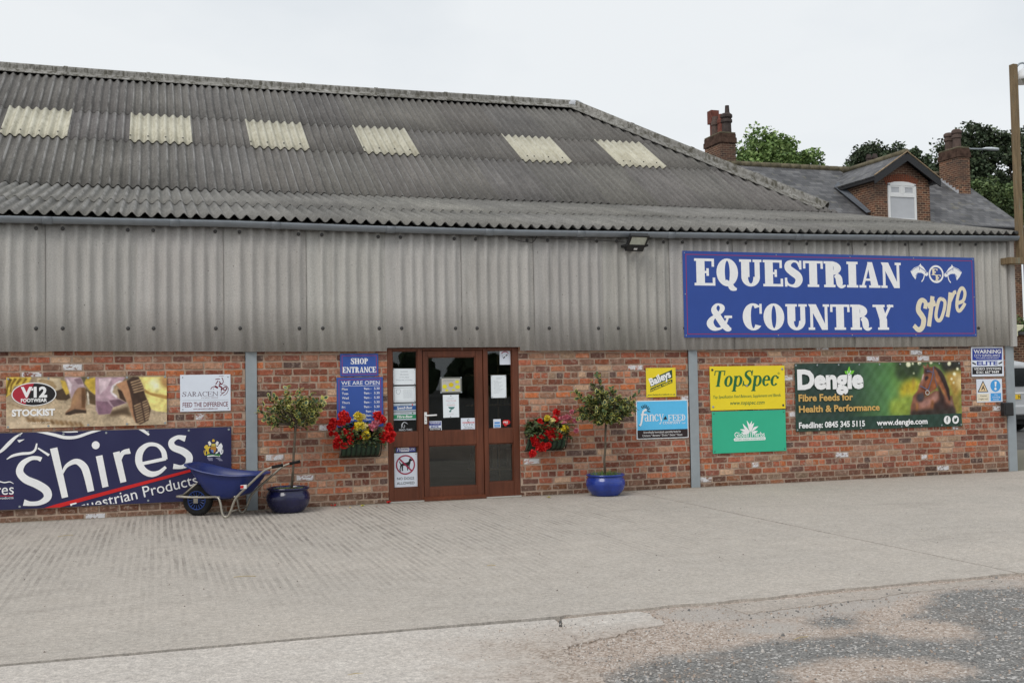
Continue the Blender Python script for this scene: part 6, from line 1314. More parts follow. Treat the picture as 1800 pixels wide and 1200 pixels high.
for i, (s, q) in enumerate((('Lancashire', I_soft), ('Classic Dressage', ink('faded_red', 186, 110, 116)), ('- Tree Care', I_soft), ('Competitions', ink('faded_red', 186, 110, 116)))): text(r_, s, 0, .095 - .029 * i, .014, q, y, align='C')
shapes(r_, 'tree_picture', [[(-.042, -.010), (.052, -.010), (.035, -.036), (.012, -.046), (-.022, -.034)], [(-.008, -.040), (.006, -.044), (-.004, -.08), (-.016, -.076)], [(-.026, -.06), (-.012, -.055), (-.012, -.078), (-.03, -.075)]], ink('teal', 70, 116, 112), y); text(r_, 'LOOK', 0, -.115, .018, ink('faint', 196, 186, 190), y, align='C'); screws(r_, [(0, hh - .014), (-.01, -hh + .01)], y, M_bolt, .006, 'sucker')
r_, hw, hh, y = notice('sticker', 3.379, 3.562, .902, 1.032, M_wsign, 'small blue and black camera warning sticker on the door glass', 'sticker')
shapes(r_, 'blue_field', [[(-hw + .01, .008), (hw - .01, .008), (hw - .01, hh - .008), (-hw + .01, hh - .008)]], ink('warn_blue', 42, 58, 140), y); text(r_, 'WARNING', 0, .036, .014, I_white, y - CI, align='C', w=.145, bold=.04); text(r_, 'CCTV SURVEILLANCE', 0, .018, .009, I_white, y - CI, align='C', w=.12); text(r_, 'ELITE', 0, -.018, .017, ink('warn_blue', 42, 58, 140), y, align='C', w=.1, bold=.05)
shapes(r_, 'black_field', [[(-hw + .01, -hh + .008), (hw - .01, -hh + .008), (hw - .01, -.026), (-hw + .01, -.026)]], I_black, y); text(r_, 'VIDEO SYSTEMS', 0, -.048, .012, I_white, y - CI, align='C', w=.14, bold=.03)
r_, hw, hh, y = notice('sticker', 3.826, 4.030, .896, 1.060, M_wsign, 'white camera sticker with red heading on the door glass', 'sticker')
text(r_, 'CONNEXIONS', 0, .014, .016, I_red2, y, align='C', w=.165, bold=.04); text(r_, 'C.C.T.V.', 0, -.022, .028, I_black, y, align='C', w=.135); bars(r_, y, [(-.055, .055, -.044), (-.075, .07, -.062)], I_grey, .008); shapes(r_, 'round_mark', ring(0, .050, .016, .018, .006, .006, 20, 320), I_black, y)
# right-hand glass
r_, hw, hh, y = notice('no_smoking_sign', 4.377, 4.528, 1.760, 1.953, M_wsign, 'white no smoking card at the top of the right glass', 'sign')
shapes(r_, 'red_arc', ring(0, .030, .058, .054, .011, .011, 25, 155), I_red, y); shapes(r_, 'cigarette', stroke([(-.026, -.012), (.034, .040)], .013, 2), I_black, y); shapes(r_, 'ash_gap', stroke([(.000, .011), (.008, .018)], .016, 2), I_white, y - CI); shapes(r_, 'smoke_line', stroke([(-.030, .0), (-.038, .02), (-.030, .038)], .003), I_grey, y)
r_, hw, hh, y = notice('paper_notice', 4.250, 4.462, 1.318, 1.620, M_paper, 'tall white printed list on the right glass', 'notice')
bars(r_, y, [(-.03, .05, .115), (-.03, .035, .10)] + [(-.07 + .006 * (i % 3), .0 + .075 * ((i * 37) % 10) / 10, .075 - .016 * i) for i in range(11)], I_soft); pins(r_, hw, hh, y)
r_, hw, hh, y = notice('sticker', 4.273, 4.377, .912, 1.035, M_wsign, 'white sticker with two blue blocks low on the right glass', 'sticker')
for a, b_ in ((-.045, -.008), (.002, .024)): shapes(r_, 'blue_block', [[(-.038, a), (.040, a), (.040, b_), (-.038, b_)]], ink('card_blue', 64, 132, 200), y)
shapes(r_, 'pale_word', [[(-.028, -.012 - .02), (.03, -.032), (.03, -.018), (-.028, -.018)]], ink('pale_blue', 150, 190, 226), y - CI)
r_ = empty('sticker', (4.457, GY, .980), 'small red speech bubble sticker low on the right glass', 'sticker', GRP); bub = [(-.055, .020), (-.040, .040), (.02, .042), (.040, .034), (.056, .010), (.040, -.014), (.012, -.024), (-.008, -.044), (-.026, -.040), (-.040, -.022), (-.052, -.005)]
MB().prism(bub, -.0012, 0).build('panel', I_red2, r_); text(r_, 'PRS', -.01, .0, .022, I_white, -.0024, align='C', w=.062, bold=.03); bars(r_, -.0024, [(-.01, .022, -.014)], I_white)

# ---------- part 5: things in front of the store ----------
# floodlight under the eaves: a flat panel leaning out at the top, its glass facing down and out
ft, fb = (6.311, -0.360, 3.493), (6.266, -0.150, 3.299)
fx = (ft[0] + fb[0]) / 2; r_ = empty('floodlight', (fx, -.10, fb[2]), 'black floodlight with pale glass tilted down under the gutter', 'light')
M_blk = pm('black_metal', (.02, .02, .021, 1), .45, .4, var=.15, scale=12); M_lens = pm('frosted_lens', P(176, 180, 168), .3, .5, var=.14, scale=14)
vt = Vector((0, -.26, ft[2] - fb[2])); vb = Vector((0, -.05, 0)); du = (vt - vb); Lp = du.length; du.normalize(); dn = Vector((0, du.z, -du.y)) * -1; fw2 = .135      # dn points down and out
if dn.z > 0: dn = -dn
def fpan(m, u0, u1, x0, x1, n0, n1):
    q = [vb + du * u + Vector((x, 0, 0)) + dn * n for n in (n0, n1) for u, x in ((u0, x0), (u0, x1), (u1, x1), (u1, x0))]
    return m.add(q, [(0, 1, 2, 3), (7, 6, 5, 4), (0, 4, 5, 1), (1, 5, 6, 2), (2, 6, 7, 3), (3, 7, 4, 0)])
fpan(MB(), 0, Lp, -fw2, fw2, -.055, 0).build('housing', M_blk, r_, bevel=.006, fixn=True)
q = MB(); fpan(q, Lp - .022, Lp + .004, -fw2 - .004, fw2 + .004, .0005, .014); fpan(q, Lp * .36, Lp - .0222, -fw2 - .004, -fw2 + .018, .0005, .014); fpan(q, Lp * .36, Lp - .0222, fw2 - .018, fw2 + .004, .0005, .014); q.build('rim', M_blk, r_, fixn=True)
fpan(MB(), Lp * .37, Lp - .023, -fw2 + .0185, fw2 - .0185, .0005, .005).build('lens', M_lens, r_, fixn=True)
fpan(MB(), Lp * .12, Lp * .22, -.02, .03, .0005, .006).build('sensor', M_white, r_, fixn=True)
q = MB(); q.box(-fw2 - .03, -fw2 - .016, -.16, .02, .06, .09); q.box(-fw2 - .03, fw2 + .03, .008, .02, .055, .095); q.box(fw2 + .016, fw2 + .03, -.16, .02, .06, .09); q.tube([(-fw2 - .03, -.14, .075), (fw2 + .03, -.14, .075)], .01, 8); q.build('bracket', M_blk, r_, bevel=.002)
# black box on the corner post
bx0, bz0, bx1, bz1 = 12.547, 0.870, 12.732, 1.078
r_ = empty('cable_box', ((bx0 + bx1) / 2 + .01, -.02, (bz0 + bz1) / 2), 'small black plastic box fixed to the corner post', 'box')
a, b_ = (bx1 - bx0) / 2, (bz1 - bz0) / 2
MB().box(-a, a, -.085, 0, -b_, b_).build('case', M_blk, r_, bevel=.012); MB().box(-a * .8, a * .8, -.092, -.0855, -b_ * .8, b_ * .8).build('lid', M_blk, r_, bevel=.004)

# potted variegated hollies
M_leaf = pm('holly_leaf', None, .38, .45, var=.16, scale=30)
M_bark = pm('bark', (.115, .095, .072, 1), .9, .2, var=.3, scale=25, bmp=.4, bscale=60)
M_soil = pm('soil', (.06, .05, .035, 1), .95, .1, var=.4, scale=30, bmp=.6, bscale=50, bdist=.01)
def holly_leaf(m, p, d, up, L_, rg, margin, mid):
    d = d.normalized(); s = d.cross(up)
    if s.length < 1e-3: s = Vector((1, 0, 0))
    s.normalize(); n = s.cross(d).normalized(); w = L_ * rg.uniform(.27, .34); cup = L_ * rg.uniform(.05, .14)
    out_ = [(0, 0, 0), (.25, .8, 1), (.55, 1, 1), (.82, .62, .8), (1, 0, .1), (.82, -.62, .8), (.55, -1, 1), (.25, -.8, 1)]
    P_ = [p + d * (t * L_) + s * (k * w) + n * (c * cup - t * t * L_ * .18) for t, k, c in out_]
    inn = [p + d * (t * L_) + s * (k * w * .72) + n * (c * cup * .5 - t * t * L_ * .18) for t, k, c in [(.14, 0, 0), (.28, .8, 1), (.52, 1, 1), (.74, .62, .8), (.84, 0, .1), (.74, -.62, .8), (.52, -1, 1), (.28, -.8, 1)]]
    m.add(P_ + inn, [(k, (k + 1) % 8, (k + 1) % 8 + 8, k + 8) for k in range(8)], margin)
    m.add(inn, [tuple(range(8))], mid)
def holly(name_label, loc, pot_col, lip, twig_fn, trunk, seed, nleaf, yellow, soilgreen, gloss):     # gloss = share of leaves with a wide cream margin
    r_ = empty('potted_tree', loc, name_label, 'potted tree', 'potted hollies either side of the entrance'); rg = random.Random(seed)
    pot_m = pm('glazed_' + seed_name[seed], pot_col, .16, .6, var=.36, scale=3.5, stretch=(1, 1, .5), bmp=.03, bscale=20)
    W_, H_ = lip
    pr = [(W_ * .62, 0), (W_ * .70, .012), (W_ * .92, H_ * .28), (W_ * 1.0, H_ * .52), (W_ * .985, H_ * .70), (W_ * .90, H_ * .84), (W_ * .885, H_ * .88), (W_ * .97, H_ * .93), (W_ * .985, H_ * .965), (W_ * .96, H_), (W_ * .90, H_ * .99), (W_ * .86, H_ * .93), (W_ * .84, H_ * .86)]
    pts = []
    for i in range(len(pr) - 1):
        for k in range(3): pts.append(tuple(pr[i][j] + (pr[i + 1][j] - pr[i][j]) * k / 3 for j in (0, 1)))
    pts.append(pr[-1]); po = MB().lathe(pts, n=48).build('pot', pot_m, r_, smooth=True)
    MB().lathe([(W_ * .86, H_ * .90), (W_ * .5, H_ * .925), (0, H_ * .94)], n=28).build('soil', M_soil, r_, smooth=True)
    gr = MB()
    for i in range(360):
        a, q = rg.uniform(0, 6.28), W_ * .80 * math.sqrt(rg.random()); x, y = q * math.cos(a), q * math.sin(a)
        hgt = rg.uniform(.01, .028) * (soilgreen if (rg.random() < .6) else .6); lx, ly = rg.uniform(-.02, .02), rg.uniform(-.02, .02); w = rg.uniform(.003, .007)
        c = rg.choice([(.10, .17, .035, 1), (.07, .12, .03, 1), (.14, .19, .05, 1), (.16, .14, .06, 1)])
        gr.add([(x - w, y, H_ * .92), (x + w, y, H_ * .92), (x + lx, y + ly, H_ * .92 + hgt)], [(0, 1, 2)], c)
    gr.build('grass_tuft', M_leaf, r_)
    tk = MB(); tk.tube(trunk, [.017, .0155, .015, .0145, .016][:len(trunk)], 10); twigs = twig_fn(rg); top = Vector(trunk[-1])
    m = MB(); 
    for base, tip, n in twigs:
        base, tip = Vector(base), Vector(tip); md_ = base.lerp(tip, .55) + Vector((rg.uniform(-.02, .02), rg.uniform(-.02, .02), -.02))
        tk.tube([base, md_, tip], [.007, .005, .0025], 5)
        ax = (tip - md_).normalized()
        for k in range(n):
            t = 1 - (k / max(1, n)) ** 1.3 * .75; p = md_.lerp(tip, max(0, (t - .3) / .7)) if t > .3 else base.lerp(md_, t / .3 * .6 + .4)
            a = k * 2.4 + rg.uniform(-.4, .4); u1 = ax.orthogonal().normalized(); u2 = ax.cross(u1); rd = (u1 * math.cos(a) + u2 * math.sin(a))
            d = rd * rg.uniform(.55, 1.0) + ax * rg.uniform(.2, .9) + Vector((0, 0, rg.uniform(-.1, .35)))
            yl = rg.random() < yellow
            mg = rg.choice([(.46, .43, .12, 1), (.34, .34, .08, 1), (.54, .50, .18, 1)]) if rg.random() < gloss else rg.choice([(.10, .13, .04, 1), (.06, .09, .035, 1), (.16, .18, .06, 1)]); gd = rg.choice([(.034, .066, .028, 1), (.050, .092, .034, 1), (.024, .048, .024, 1), (.070, .110, .042, 1)])
            if yl: gd = (.36, .36, .06, 1)
            holly_leaf(m, p, d, Vector((0, 0, 1)) if rg.random() < .8 else Vector((0, -1, .3)), rg.uniform(.056, .086), rg, mg, gd)
    tk.build('trunk', M_bark, r_, smooth=True); m.build('crown', M_leaf, r_); return r_
seed_name = {31: 'midnight', 32: 'cobalt'}
def twigsA(rg):
    o = []; t0 = Vector((.095, 0, 1.0))
    tips = [(.02, 1.50), (.16, 1.47), (.30, 1.44), (.42, 1.35), (.48, 1.28), (-.16, 1.37), (-.22, 1.39), (-.02, 1.42), (.10, 1.42), (.22, 1.37), (-.33, 1.21), (-.28, 1.13), (-.30, 1.28), (-.12, 1.08), (.30, 1.10), (.36, 1.15), (.14, 1.08), (.40, 1.22), (-.2, 1.05), (.05, 1.04), (.26, 1.05)]
    for x, z in tips: o.append(((.095 + rg.uniform(-.02, .02), 0, rg.uniform(1.0, 1.08)), (x, rg.uniform(-.16, .16), z), 9))
    for i in range(66):
        a, r2 = rg.uniform(0, 6.28), math.sqrt(rg.random()); x = .08 + .36 * r2 * math.cos(a); z = 1.21 + .17 * r2 * math.sin(a); y = rg.uniform(-1, 1) * .26 * math.sqrt(max(.05, 1 - r2 * r2))
        o.append(((.095 + (x - .095) * .3, y * .3, 1.03 + (z - 1.03) * .4), (x, y, z), 8))
    return o
holly('sparse cream edged holly on a thin trunk in a midnight blue pot', (1.515, -.42, 0), (.012, .013, .055, 1), (.262, .300), twigsA, [(.04, 0, .26), (.062, .01, .5), (.07, .0, .72), (.088, 0, .90), (.095, 0, 1.04)], 31, 0, .05, .6, .92)
def twigsB(rg):
    o = []; tips = [(-.10, 1.60), (-.06, 1.56), (-.14, 1.52), (-.12, 1.45), (-.40, 1.38), (-.36, 1.31), (.46, 1.34), (.40, 1.27), (.44, 1.20), (-.16, 1.36), (.10, 1.41), (.16, 1.37), (.50, 1.13), (-.02, 1.37), (.22, 1.30), (-.34, 1.12), (-.38, 1.05), (-.26, 1.03)]
    for x, z in tips: o.append(((.05 + .3 * x, rg.uniform(-.03, .03), rg.uniform(1.0, 1.15)), (x, rg.uniform(-.14, .14), z), 10))
    for i in range(120):
        a, r2 = rg.uniform(0, 6.28), math.sqrt(rg.random()); x = .03 + .37 * r2 * math.cos(a); z = 1.16 + .20 * r2 * math.sin(a); y = rg.uniform(-1, 1) * .28 * math.sqrt(max(.05, 1 - r2 * r2))
        if z < 1.0 and abs(x - .03) > .26: z += .08
        o.append(((.05 + (x - .05) * .3, y * .3, 1.0 + (z - 1.0) * .4), (x, y, z), 9))
    return o
holly('dense bushy holly on a bare trunk in a bright cobalt blue pot', (5.676, -.42, 0), (.016, .042, .27, 1), (.262, .285), twigsB, [(.0, 0, .24), (-.012, 0, .45), (.01, 0, .65), (.012, 0, .80), (.03, 0, 1.02)], 32, 0, .06, 3.0, .6)

# flower troughs on the wall
M_petal = pm('begonia_petal', None, .5, .3, var=.10, scale=60)
M_fol = pm('begonia_leaf', None, .5, .35, var=.2, scale=40)
M_liner = pm('green_liner', (.050, .085, .055, 1), .75, .2, var=.25, scale=14)
def trough(loc, label, hw, seed, blooms, drape_side):
    r_ = empty('flower_trough', loc, label, 'flower trough', 'flower troughs beside the entrance'); rg = random.Random(seed); H_, D_ = .235, .22
    def prof(k, off=0): 
        t = k / 10 * math.pi / 2; return (-(D_ - off) * math.cos(t) ** .7 if k < 10 else 0, -(H_ - off) * math.sin(t) ** .9)
    ln = MB(); pr = [prof(k, .010) for k in range(11)]; vv = []
    for x in (-hw + .012, hw - .012): vv += [(x, y, z) for y, z in pr]
    ln.add(vv, [(k, k + 1, k + 12, k + 11) for k in range(10)] + [tuple(range(11)), tuple(range(21, 10, -1))]); ln.build('liner', M_liner, r_, fixn=True)
    bars_ = MB(); n = 9
    for i in range(n):
        x = -hw + 2 * hw * i / (n - 1); bars_.tube([(x * (1 if 0 < i < n - 1 else 1), *prof(k)) for k in range(11)], .0075, 5)
    for k in (0, 9): bars_.tube([(-hw, *prof(k)), (hw, *prof(k))], .0085, 6)
    bars_.tube([(-hw, 0, 0), (-hw, -D_, 0)], .0085, 6); bars_.tube([(hw, 0, 0), (hw, -D_, 0)], .0085, 6); bars_.build('trough', pm('dark_green_iron', (.016, .024, .018, 1), .5, .4), r_, smooth=True)
    MB().box(-hw + .01, hw - .01, -D_ + .015, -.005, -.05, -.02).build('soil', M_soil, r_)
    fo = MB()
    def leaf(p, d, L_, c):
        d = d.normalized(); s = d.cross(Vector((rg.uniform(-.4, .4), -.3, 1))).normalized(); nn = s.cross(d); w = L_ * .42
        q = [p, p + d * L_ * .3 + s * w + nn * .008, p + d * L_ * .7 + s * w * .8, p + d * L_ - nn * .012, p + d * L_ * .7 - s * w * .8, p + d * L_ * .3 - s * w + nn * .008, p + d * L_ * .5 - nn * .006]
        fo.add(q, [(0, 1, 6), (1, 2, 6), (2, 3, 6), (3, 4, 6), (4, 5, 6), (5, 0, 6)], c)
    for i in range(420):
        x = rg.uniform(-hw * 1.12, hw * 1.12); y = rg.uniform(-.24, -.03); z = rg.uniform(-.03, .17) * (1 - abs(x / hw) * .35)
        if rg.random() < .36: y, z = rg.uniform(-.31, -.22), rg.uniform(-.10, .12)
        c = rg.choice([(.050, .085, .028, 1), (.07, .11, .035, 1), (.035, .06, .025, 1), (.10, .14, .05, 1), (.085, .07, .03, 1), (.13, .12, .04, 1)])
        leaf(Vector((x, y, z)), Vector((rg.uniform(-1, 1), rg.uniform(-1, .2), rg.uniform(-.4, .7))), rg.uniform(.03, .065), c)
    for i in range(300):      # the leafy mound against the wall
        x = rg.uniform(-hw * .98, hw * .98); z = rg.uniform(.0, .205) * (1 - .35 * (x / hw) ** 2); c = rg.choice([(.045, .075, .027, 1), (.06, .10, .033, 1), (.08, .12, .042, 1), (.075, .065, .03, 1)])
        leaf(Vector((x, rg.uniform(-.13, -.03), z)), Vector((rg.uniform(-1, 1), rg.uniform(-1, -.1), rg.uniform(-.3, .8))), rg.uniform(.04, .072), c)
    fo.build('foliage', M_fol, r_)
    cols = dict(r=[(.60, .012, .012, 1), (.70, .022, .016, 1), (.50, .008, .012, 1), (.66, .03, .03, 1)], y=[(.72, .58, .04, 1), (.76, .66, .12, 1), (.70, .50, .02, 1)], c=[(.76, .66, .26, 1), (.78, .70, .36, 1)], p=[(.68, .22, .28, 1), (.72, .30, .34, 1), (.60, .14, .22, 1)])
    nm = dict(r='red_bloom', y='yellow_bloom', c='cream_bloom', p='pink_bloom')
    for kind, x, z, rad in blooms:
        m = MB(); c0 = Vector((x, -.25 - rg.uniform(-.02, .02) if z < .06 else -.19 + rg.uniform(-.05, .04), z)); rad *= 1.18; n_ = int(60 + rad * 1500)
        for i in range(n_):
            u = Vector((rg.gauss(0, 1), rg.gauss(-.5, 1), rg.gauss(.1, 1))).normalized(); p = c0 + Vector((u.x * rad, u.y * rad * .7, u.z * rad * .9)) * rg.uniform(.45, 1.0)
            d = (u + Vector((rg.uniform(-.6, .6), rg.uniform(-.6, .6), rg.uniform(-.6, .6)))).normalized(); s = d.cross(Vector((rg.uniform(-1, 1), rg.uniform(-1, 1), rg.uniform(-1, 1)))).normalized(); nn = s.cross(d); L_ = rg.uniform(.020, .034); w = L_ * .62
            m.add([p - d * L_ * .4, p + s * w, p + d * L_ * .55 + s * w * .6 + nn * .005, p + d * L_ * .75, p + d * L_ * .55 - s * w * .6 + nn * .005, p - s * w, p - nn * .006], [(0, 1, 6), (1, 2, 6), (2, 3, 6), (3, 4, 6), (4, 5, 6), (5, 0, 6)], rg.choice(cols[kind]))
        m.build(nm[kind], M_petal, r_)
    MB().box(-hw * .8, hw * .8, -.006, 0, -.05, .0).build('wall_bracket', MATS['dark_green_iron'], r_)
def px_bloom(lst, x0, z0, xs, zs): return [(k, (a - x0) * xs, (z0 - b) * zs, r * (xs + zs) / 2 * 1.02) for k, a, b, r in lst]
bl = [('r', 405, 180, 88), ('r', 210, 310, 72), ('r', 160, 410, 76), ('r', 360, 320, 66), ('r', 500, 262, 52), ('r', 430, 540, 60), ('r', 530, 600, 62), ('r', 660, 500, 72), ('r', 280, 700, 78), ('r', 400, 810, 52), ('r', 240, 800, 48), ('r', 1150, 205, 88), ('r', 1240, 290, 60), ('r', 1380, 500, 80), ('r', 1280, 600, 86), ('r', 1430, 600, 58), ('r', 1225, 700, 58), ('r', 1385, 705, 56), ('r', 1365, 410, 34), ('y', 715, 190, 72), ('c', 815, 210, 40), ('y', 765, 250, 42), ('y', 740, 410, 86), ('c', 840, 420, 60), ('y', 860, 605, 74), ('y', 900, 460, 42), ('p', 1090, 370, 56), ('p', 1030, 460, 48), ('p', 950, 430, 42), ('p', 1180, 330, 32), ('r', 150, 550, 24), ('r', 240, 555, 20), ('r', 720, 645, 30), ('r', 540, 730, 40)]
sA = 1 / 12.0 / 131.0 * 1.0
trough((2.455, -.004, .842), 'green iron trough of red and yellow begonias left of the door', .250, 41, px_bloom(bl, 785, 680, .000598, .000592), -1)
bl = [('r', 835, 160, 55), ('r', 770, 310, 62), ('r', 460, 400, 58), ('r', 540, 470, 52), ('r', 640, 470, 46), ('r', 690, 560, 68), ('r', 560, 580, 40), ('r', 840, 650, 46), ('r', 320, 710, 76), ('r', 320, 800, 48), ('r', 450, 670, 38), ('r', 470, 870, 88), ('r', 580, 840, 46), ('r', 390, 890, 50), ('r', 250, 1000, 60), ('r', 650, 690, 36), ('r', 735, 690, 28), ('r', 460, 320, 24), ('y', 600, 280, 46), ('c', 690, 330, 44), ('c', 860, 420, 50), ('y', 960, 505, 68), ('c', 920, 385, 32), ('c', 800, 520, 40), ('p', 1040, 280, 46), ('p', 970, 415, 44), ('p', 1220, 345, 30), ('p', 1130, 160, 26), ('p', 1200, 555, 28), ('p', 900, 290, 22), ('p', 1125, 280, 22), ('p', 985, 275, 20)]
trough((4.953, -.004, .838), 'green iron trough of red and pink begonias right of the door', .268, 42, px_bloom(bl, 620, 590, .000655, .000635), 1)
# fallen petals and scraps of straw on the concrete
def scrap(name, x, y, col, s, label, cat, group, seed, n=7):
    rg = random.Random(seed); m = MB()
    for i in range(n):
        a = rg.uniform(0, 6.28); d = Vector((math.cos(a), math.sin(a), rg.uniform(.1, .9))).normalized(); sd_ = d.cross(Vector((0, 0, 1))).normalized(); p = Vector((rg.uniform(-s, s) * .3, rg.uniform(-s, s) * .3, .004)); w = s * .5
        m.add([p, p + d * s * .6 + sd_ * w, p + d * s, p + d * s * .6 - sd_ * w], [(0, 1, 2), (0, 2, 3)], tuple(min(1, c * rg.uniform(.85, 1.1)) for c in col[:3]) + (1,))
    o = m.build(name, M_petal); o.location = (x, y, .002); tag(o, label, cat, group)
gp = 'fallen blooms by the wall'
scrap('fallen_bloom', 2.114, -.09, (.6, .02, .02), .040, 'red begonia bloom fallen on the concrete below the left trough', 'flower', gp, 1); scrap('fallen_bloom', 2.815, -.07, (.62, .03, .03), .044, 'red begonia bloom fallen at the foot of the door frame', 'flower', gp, 2)
scrap('fallen_bloom', 2.446, -.26, (.74, .66, .14), .034, 'larger yellow begonia bloom fallen below the left trough', 'flower', gp, 3); scrap('fallen_bloom', 2.269, -.38, (.72, .6, .2), .020, 'tiny yellow petal scrap fallen beside a larger yellow bloom', 'flower', gp, 4, 3)
scrap('fallen_bloom', 2.604, -.41, (.5, .05, .03), .018, 'tiny red petal scrap fallen in front of the door frame', 'flower', gp, 5, 3); scrap('fallen_bloom', 4.876, -.388, (.76, .7, .3), .036, 'pale yellow bloom fallen below the right trough', 'flower', gp, 6)
M_straw = pm('straw', (.50, .40, .22, 1), .7, .2, var=.15)
for i, (x, y, a, l, lb) in enumerate((( .662, -4.90, -.1, .17, 'long straw lying on the grooved concrete in front of the barrow'), (.984, -8.12, .05, .085, 'short straw lying on the front concrete strip'), (-.9, -1.6, .5, .16, 'straw lying on the concrete below the navy banner'), (2.62, -5.2, -.2, .07, 'short straw lying on the concrete in front of the door'), (3.55, -8.3, .3, .12, 'straw lying on the gravel patch'))):
    o = MB().tube([(-l / 2, 0, .006), (0, .008, .009), (l / 2, 0, .005)], .0028, 5).build('straw', M_straw); o.location = (x, y, 0 if y > -7.2 else -.012); o.rotation_euler = (0, 0, a); tag(o, lb, 'straw', 'straws on the ground')

# the wheelbarrow
M_tub = pm('blue_tub_plastic', (.016, .030, .150, 1), .36, .45, var=.10, scale=5)
M_zinc = pm('zinc_tube', P(150, 145, 134), .32, .5, .55, var=.12, scale=8)
M_tyre = pm('tyre_rubber', (.018, .018, .018, 1), .85, .2, var=.2, scale=20); M_rim = pm('blue_rim', (.03, .065, .24, 1), .45, .4, var=.1)
M_grip = pm('grip_rubber', (.016, .015, .015, 1), .8, .2)
wb = empty('wheelbarrow', (.47, -.30, 0), 'blue plastic wheelbarrow with zinc frame parked in front of the navy banner', 'wheelbarrow', rz=R(-27))
wr = .182
wh = MB().lathe([(.105, -.040), (.150, -.046), (.172, -.034), (wr, -.014), (wr, .014), (.172, .034), (.150, .046), (.105, .040), (.105, -.040)], (0, 0, wr), 32, 'y').build('wheel', M_tyre, wb, smooth=True, fixn=True)
MB().lathe([(.118, -.038), (.108, -.048), (.094, -.034), (.05, -.026), (.03, -.050), (.0, -.050)], (0, 0, wr), 28, 'y').build('rim', M_rim, wh, smooth=False, fixn=True); MB().lathe([(.118, .038), (.108, .048), (.094, .034), (.05, .026), (.03, .050), (.0, .050)], (0, 0, wr), 28, 'y').build('rim', M_rim, wh, fixn=True)
sp = MB()
for k in range(16):
    a = 2 * math.pi * k / 16; sp.tube([(.04 * math.cos(a), -.034, wr + .04 * math.sin(a)), (.100 * math.cos(a), -.042, wr + .100 * math.sin(a))], .006, 5)
sp.build('spokes', M_rim, wh)
tr = MB()
for k in range(36):
    a = 2 * math.pi * k / 36
    for s in (-1, 1):
        c0, s0 = math.cos(a), math.sin(a); rr = wr + .0015; c1, s1 = math.cos(a + .10), math.sin(a + .10)
        tr.tube([(rr * c0, s * .004, wr + rr * s0), ((rr - .010) * c1, s * .034, wr + (rr - .010) * s1)], .0045, 4)
tr.build('tread', M_tyre, wh)
for s in (-1, 1):
    fr = [(-.215, s * .06, .235), (-.205, s * .105, .235), (.0, s * .125, .228), (.20, s * .15, .232), (.31, s * .20, .240), (.36, s * .225, .225), (.385, s * .235, .17), (.405, s * .24, .07), (.425, s * .24, .025), (.455, s * .24, .012), (.485, s * .24, .028), (.52, s * .24, .10), (.58, s * .245, .23), (.72, s * .262, .36), (.90, s * .28, .515), (.965, s * .285, .560), (1.05, s * .285, .590), (1.15, s * .285, .606)]
    cur = [tuple(p) for p in catmull(fr, 4)]
    MB().tube(cur, .0135, 10).build('frame_tube', M_zinc, wb, smooth=True)
    MB().tube([(1.04, s * .285, .588), (1.10, s * .285, .600), (1.165, s * .285, .612)], [.019, .0185, .020], 10).build('grip', M_grip, wb, smooth=True)
    b_ = MB(); b_.tube([(-.165, s * .085, .238), (.045, s * .115, .395)], [.011, .011], 6); b_.build('front_stay', M_zinc, wb, smooth=True)
    MB().box(-.028, .028, s * .064 - .004, s * .064 + .004, wr - .03, wr + .055).build('axle_plate', M_zinc, wb, bevel=.002)
MB().tube([(-.215, -.062, .235), (-.22, 0, .235), (-.215, .062, .235)], .0135, 10).build('front_bar', M_zinc, wb, smooth=True)
MB().tube([(.505, -.24, .075), (.505, .24, .075)], .008, 8).build('leg_brace', M_zinc, wb, smooth=True); MB().tube([(.35, -.22, .238), (.35, .22, .238)], .012, 8).build('cross_bar', M_zinc, wb, smooth=True); MB().tube([(.56, -.24, .245), (.56, .24, .245)], .012, 8).build('cross_bar', M_zinc, wb, smooth=True)
tb = MB(); NS = 40
def tubring(x0, x1, hwf, hwr, z0, z1, p, inset=0):
    o = []
    for k in range(NS):
        a = 2 * math.pi * k / NS; ca, sa = math.cos(a), math.sin(a); u = math.copysign(abs(ca) ** p, ca); v = math.copysign(abs(sa) ** p, sa)
        t = (u + 1) / 2; x = x0 + (x1 - x0) * t; w = hwf + (hwr - hwf) * t; dip = .055 * (1 - v * v) * 0; z = z0 + (z1 - z0) * t - .045 * (abs(v) ** 3) * math.sin(math.pi * min(1, max(0, t)))
        o.append((x, v * w, z))
    return o
R_ = [tubring(.17, .62, .15, .20, .262, .255, .5), tubring(.13, .65, .18, .225, .30, .28, .5), tubring(-.03, .765, .245, .295, .53, .42, .55), tubring(-.085, .815, .268, .316, .622, .495, .55), tubring(-.115, .850, .292, .340, .628, .500, .55), tubring(-.118, .853, .295, .343, .612, .485, .55)]
vv = [p for r2 in R_ for p in r2]; tb.add(vv, [(NS * i + k, NS * i + (k + 1) % NS, NS * (i + 1) + (k + 1) % NS, NS * (i + 1) + k) for i in range(len(R_) - 1) for k in range(NS)] + [tuple(range(NS - 1, -1, -1))])
R2 = [R_[4], tubring(-.075, .805, .262, .310, .615, .488, .55), tubring(-.02, .73, .238, .283, .53, .43, .55), tubring(.14, .645, .175, .22, .305, .285, .5)]
tb2 = [p for r2 in R2 for p in r2]; tb.add(tb2, [(NS * i + (k + 1) % NS, NS * i + k, NS * (i + 1) + k, NS * (i + 1) + (k + 1) % NS) for i in range(len(R2) - 1) for k in range(NS)] + [tuple(range(3 * NS, 4 * NS))])
tub = tb.build('tub', M_tub, wb, smooth=True)
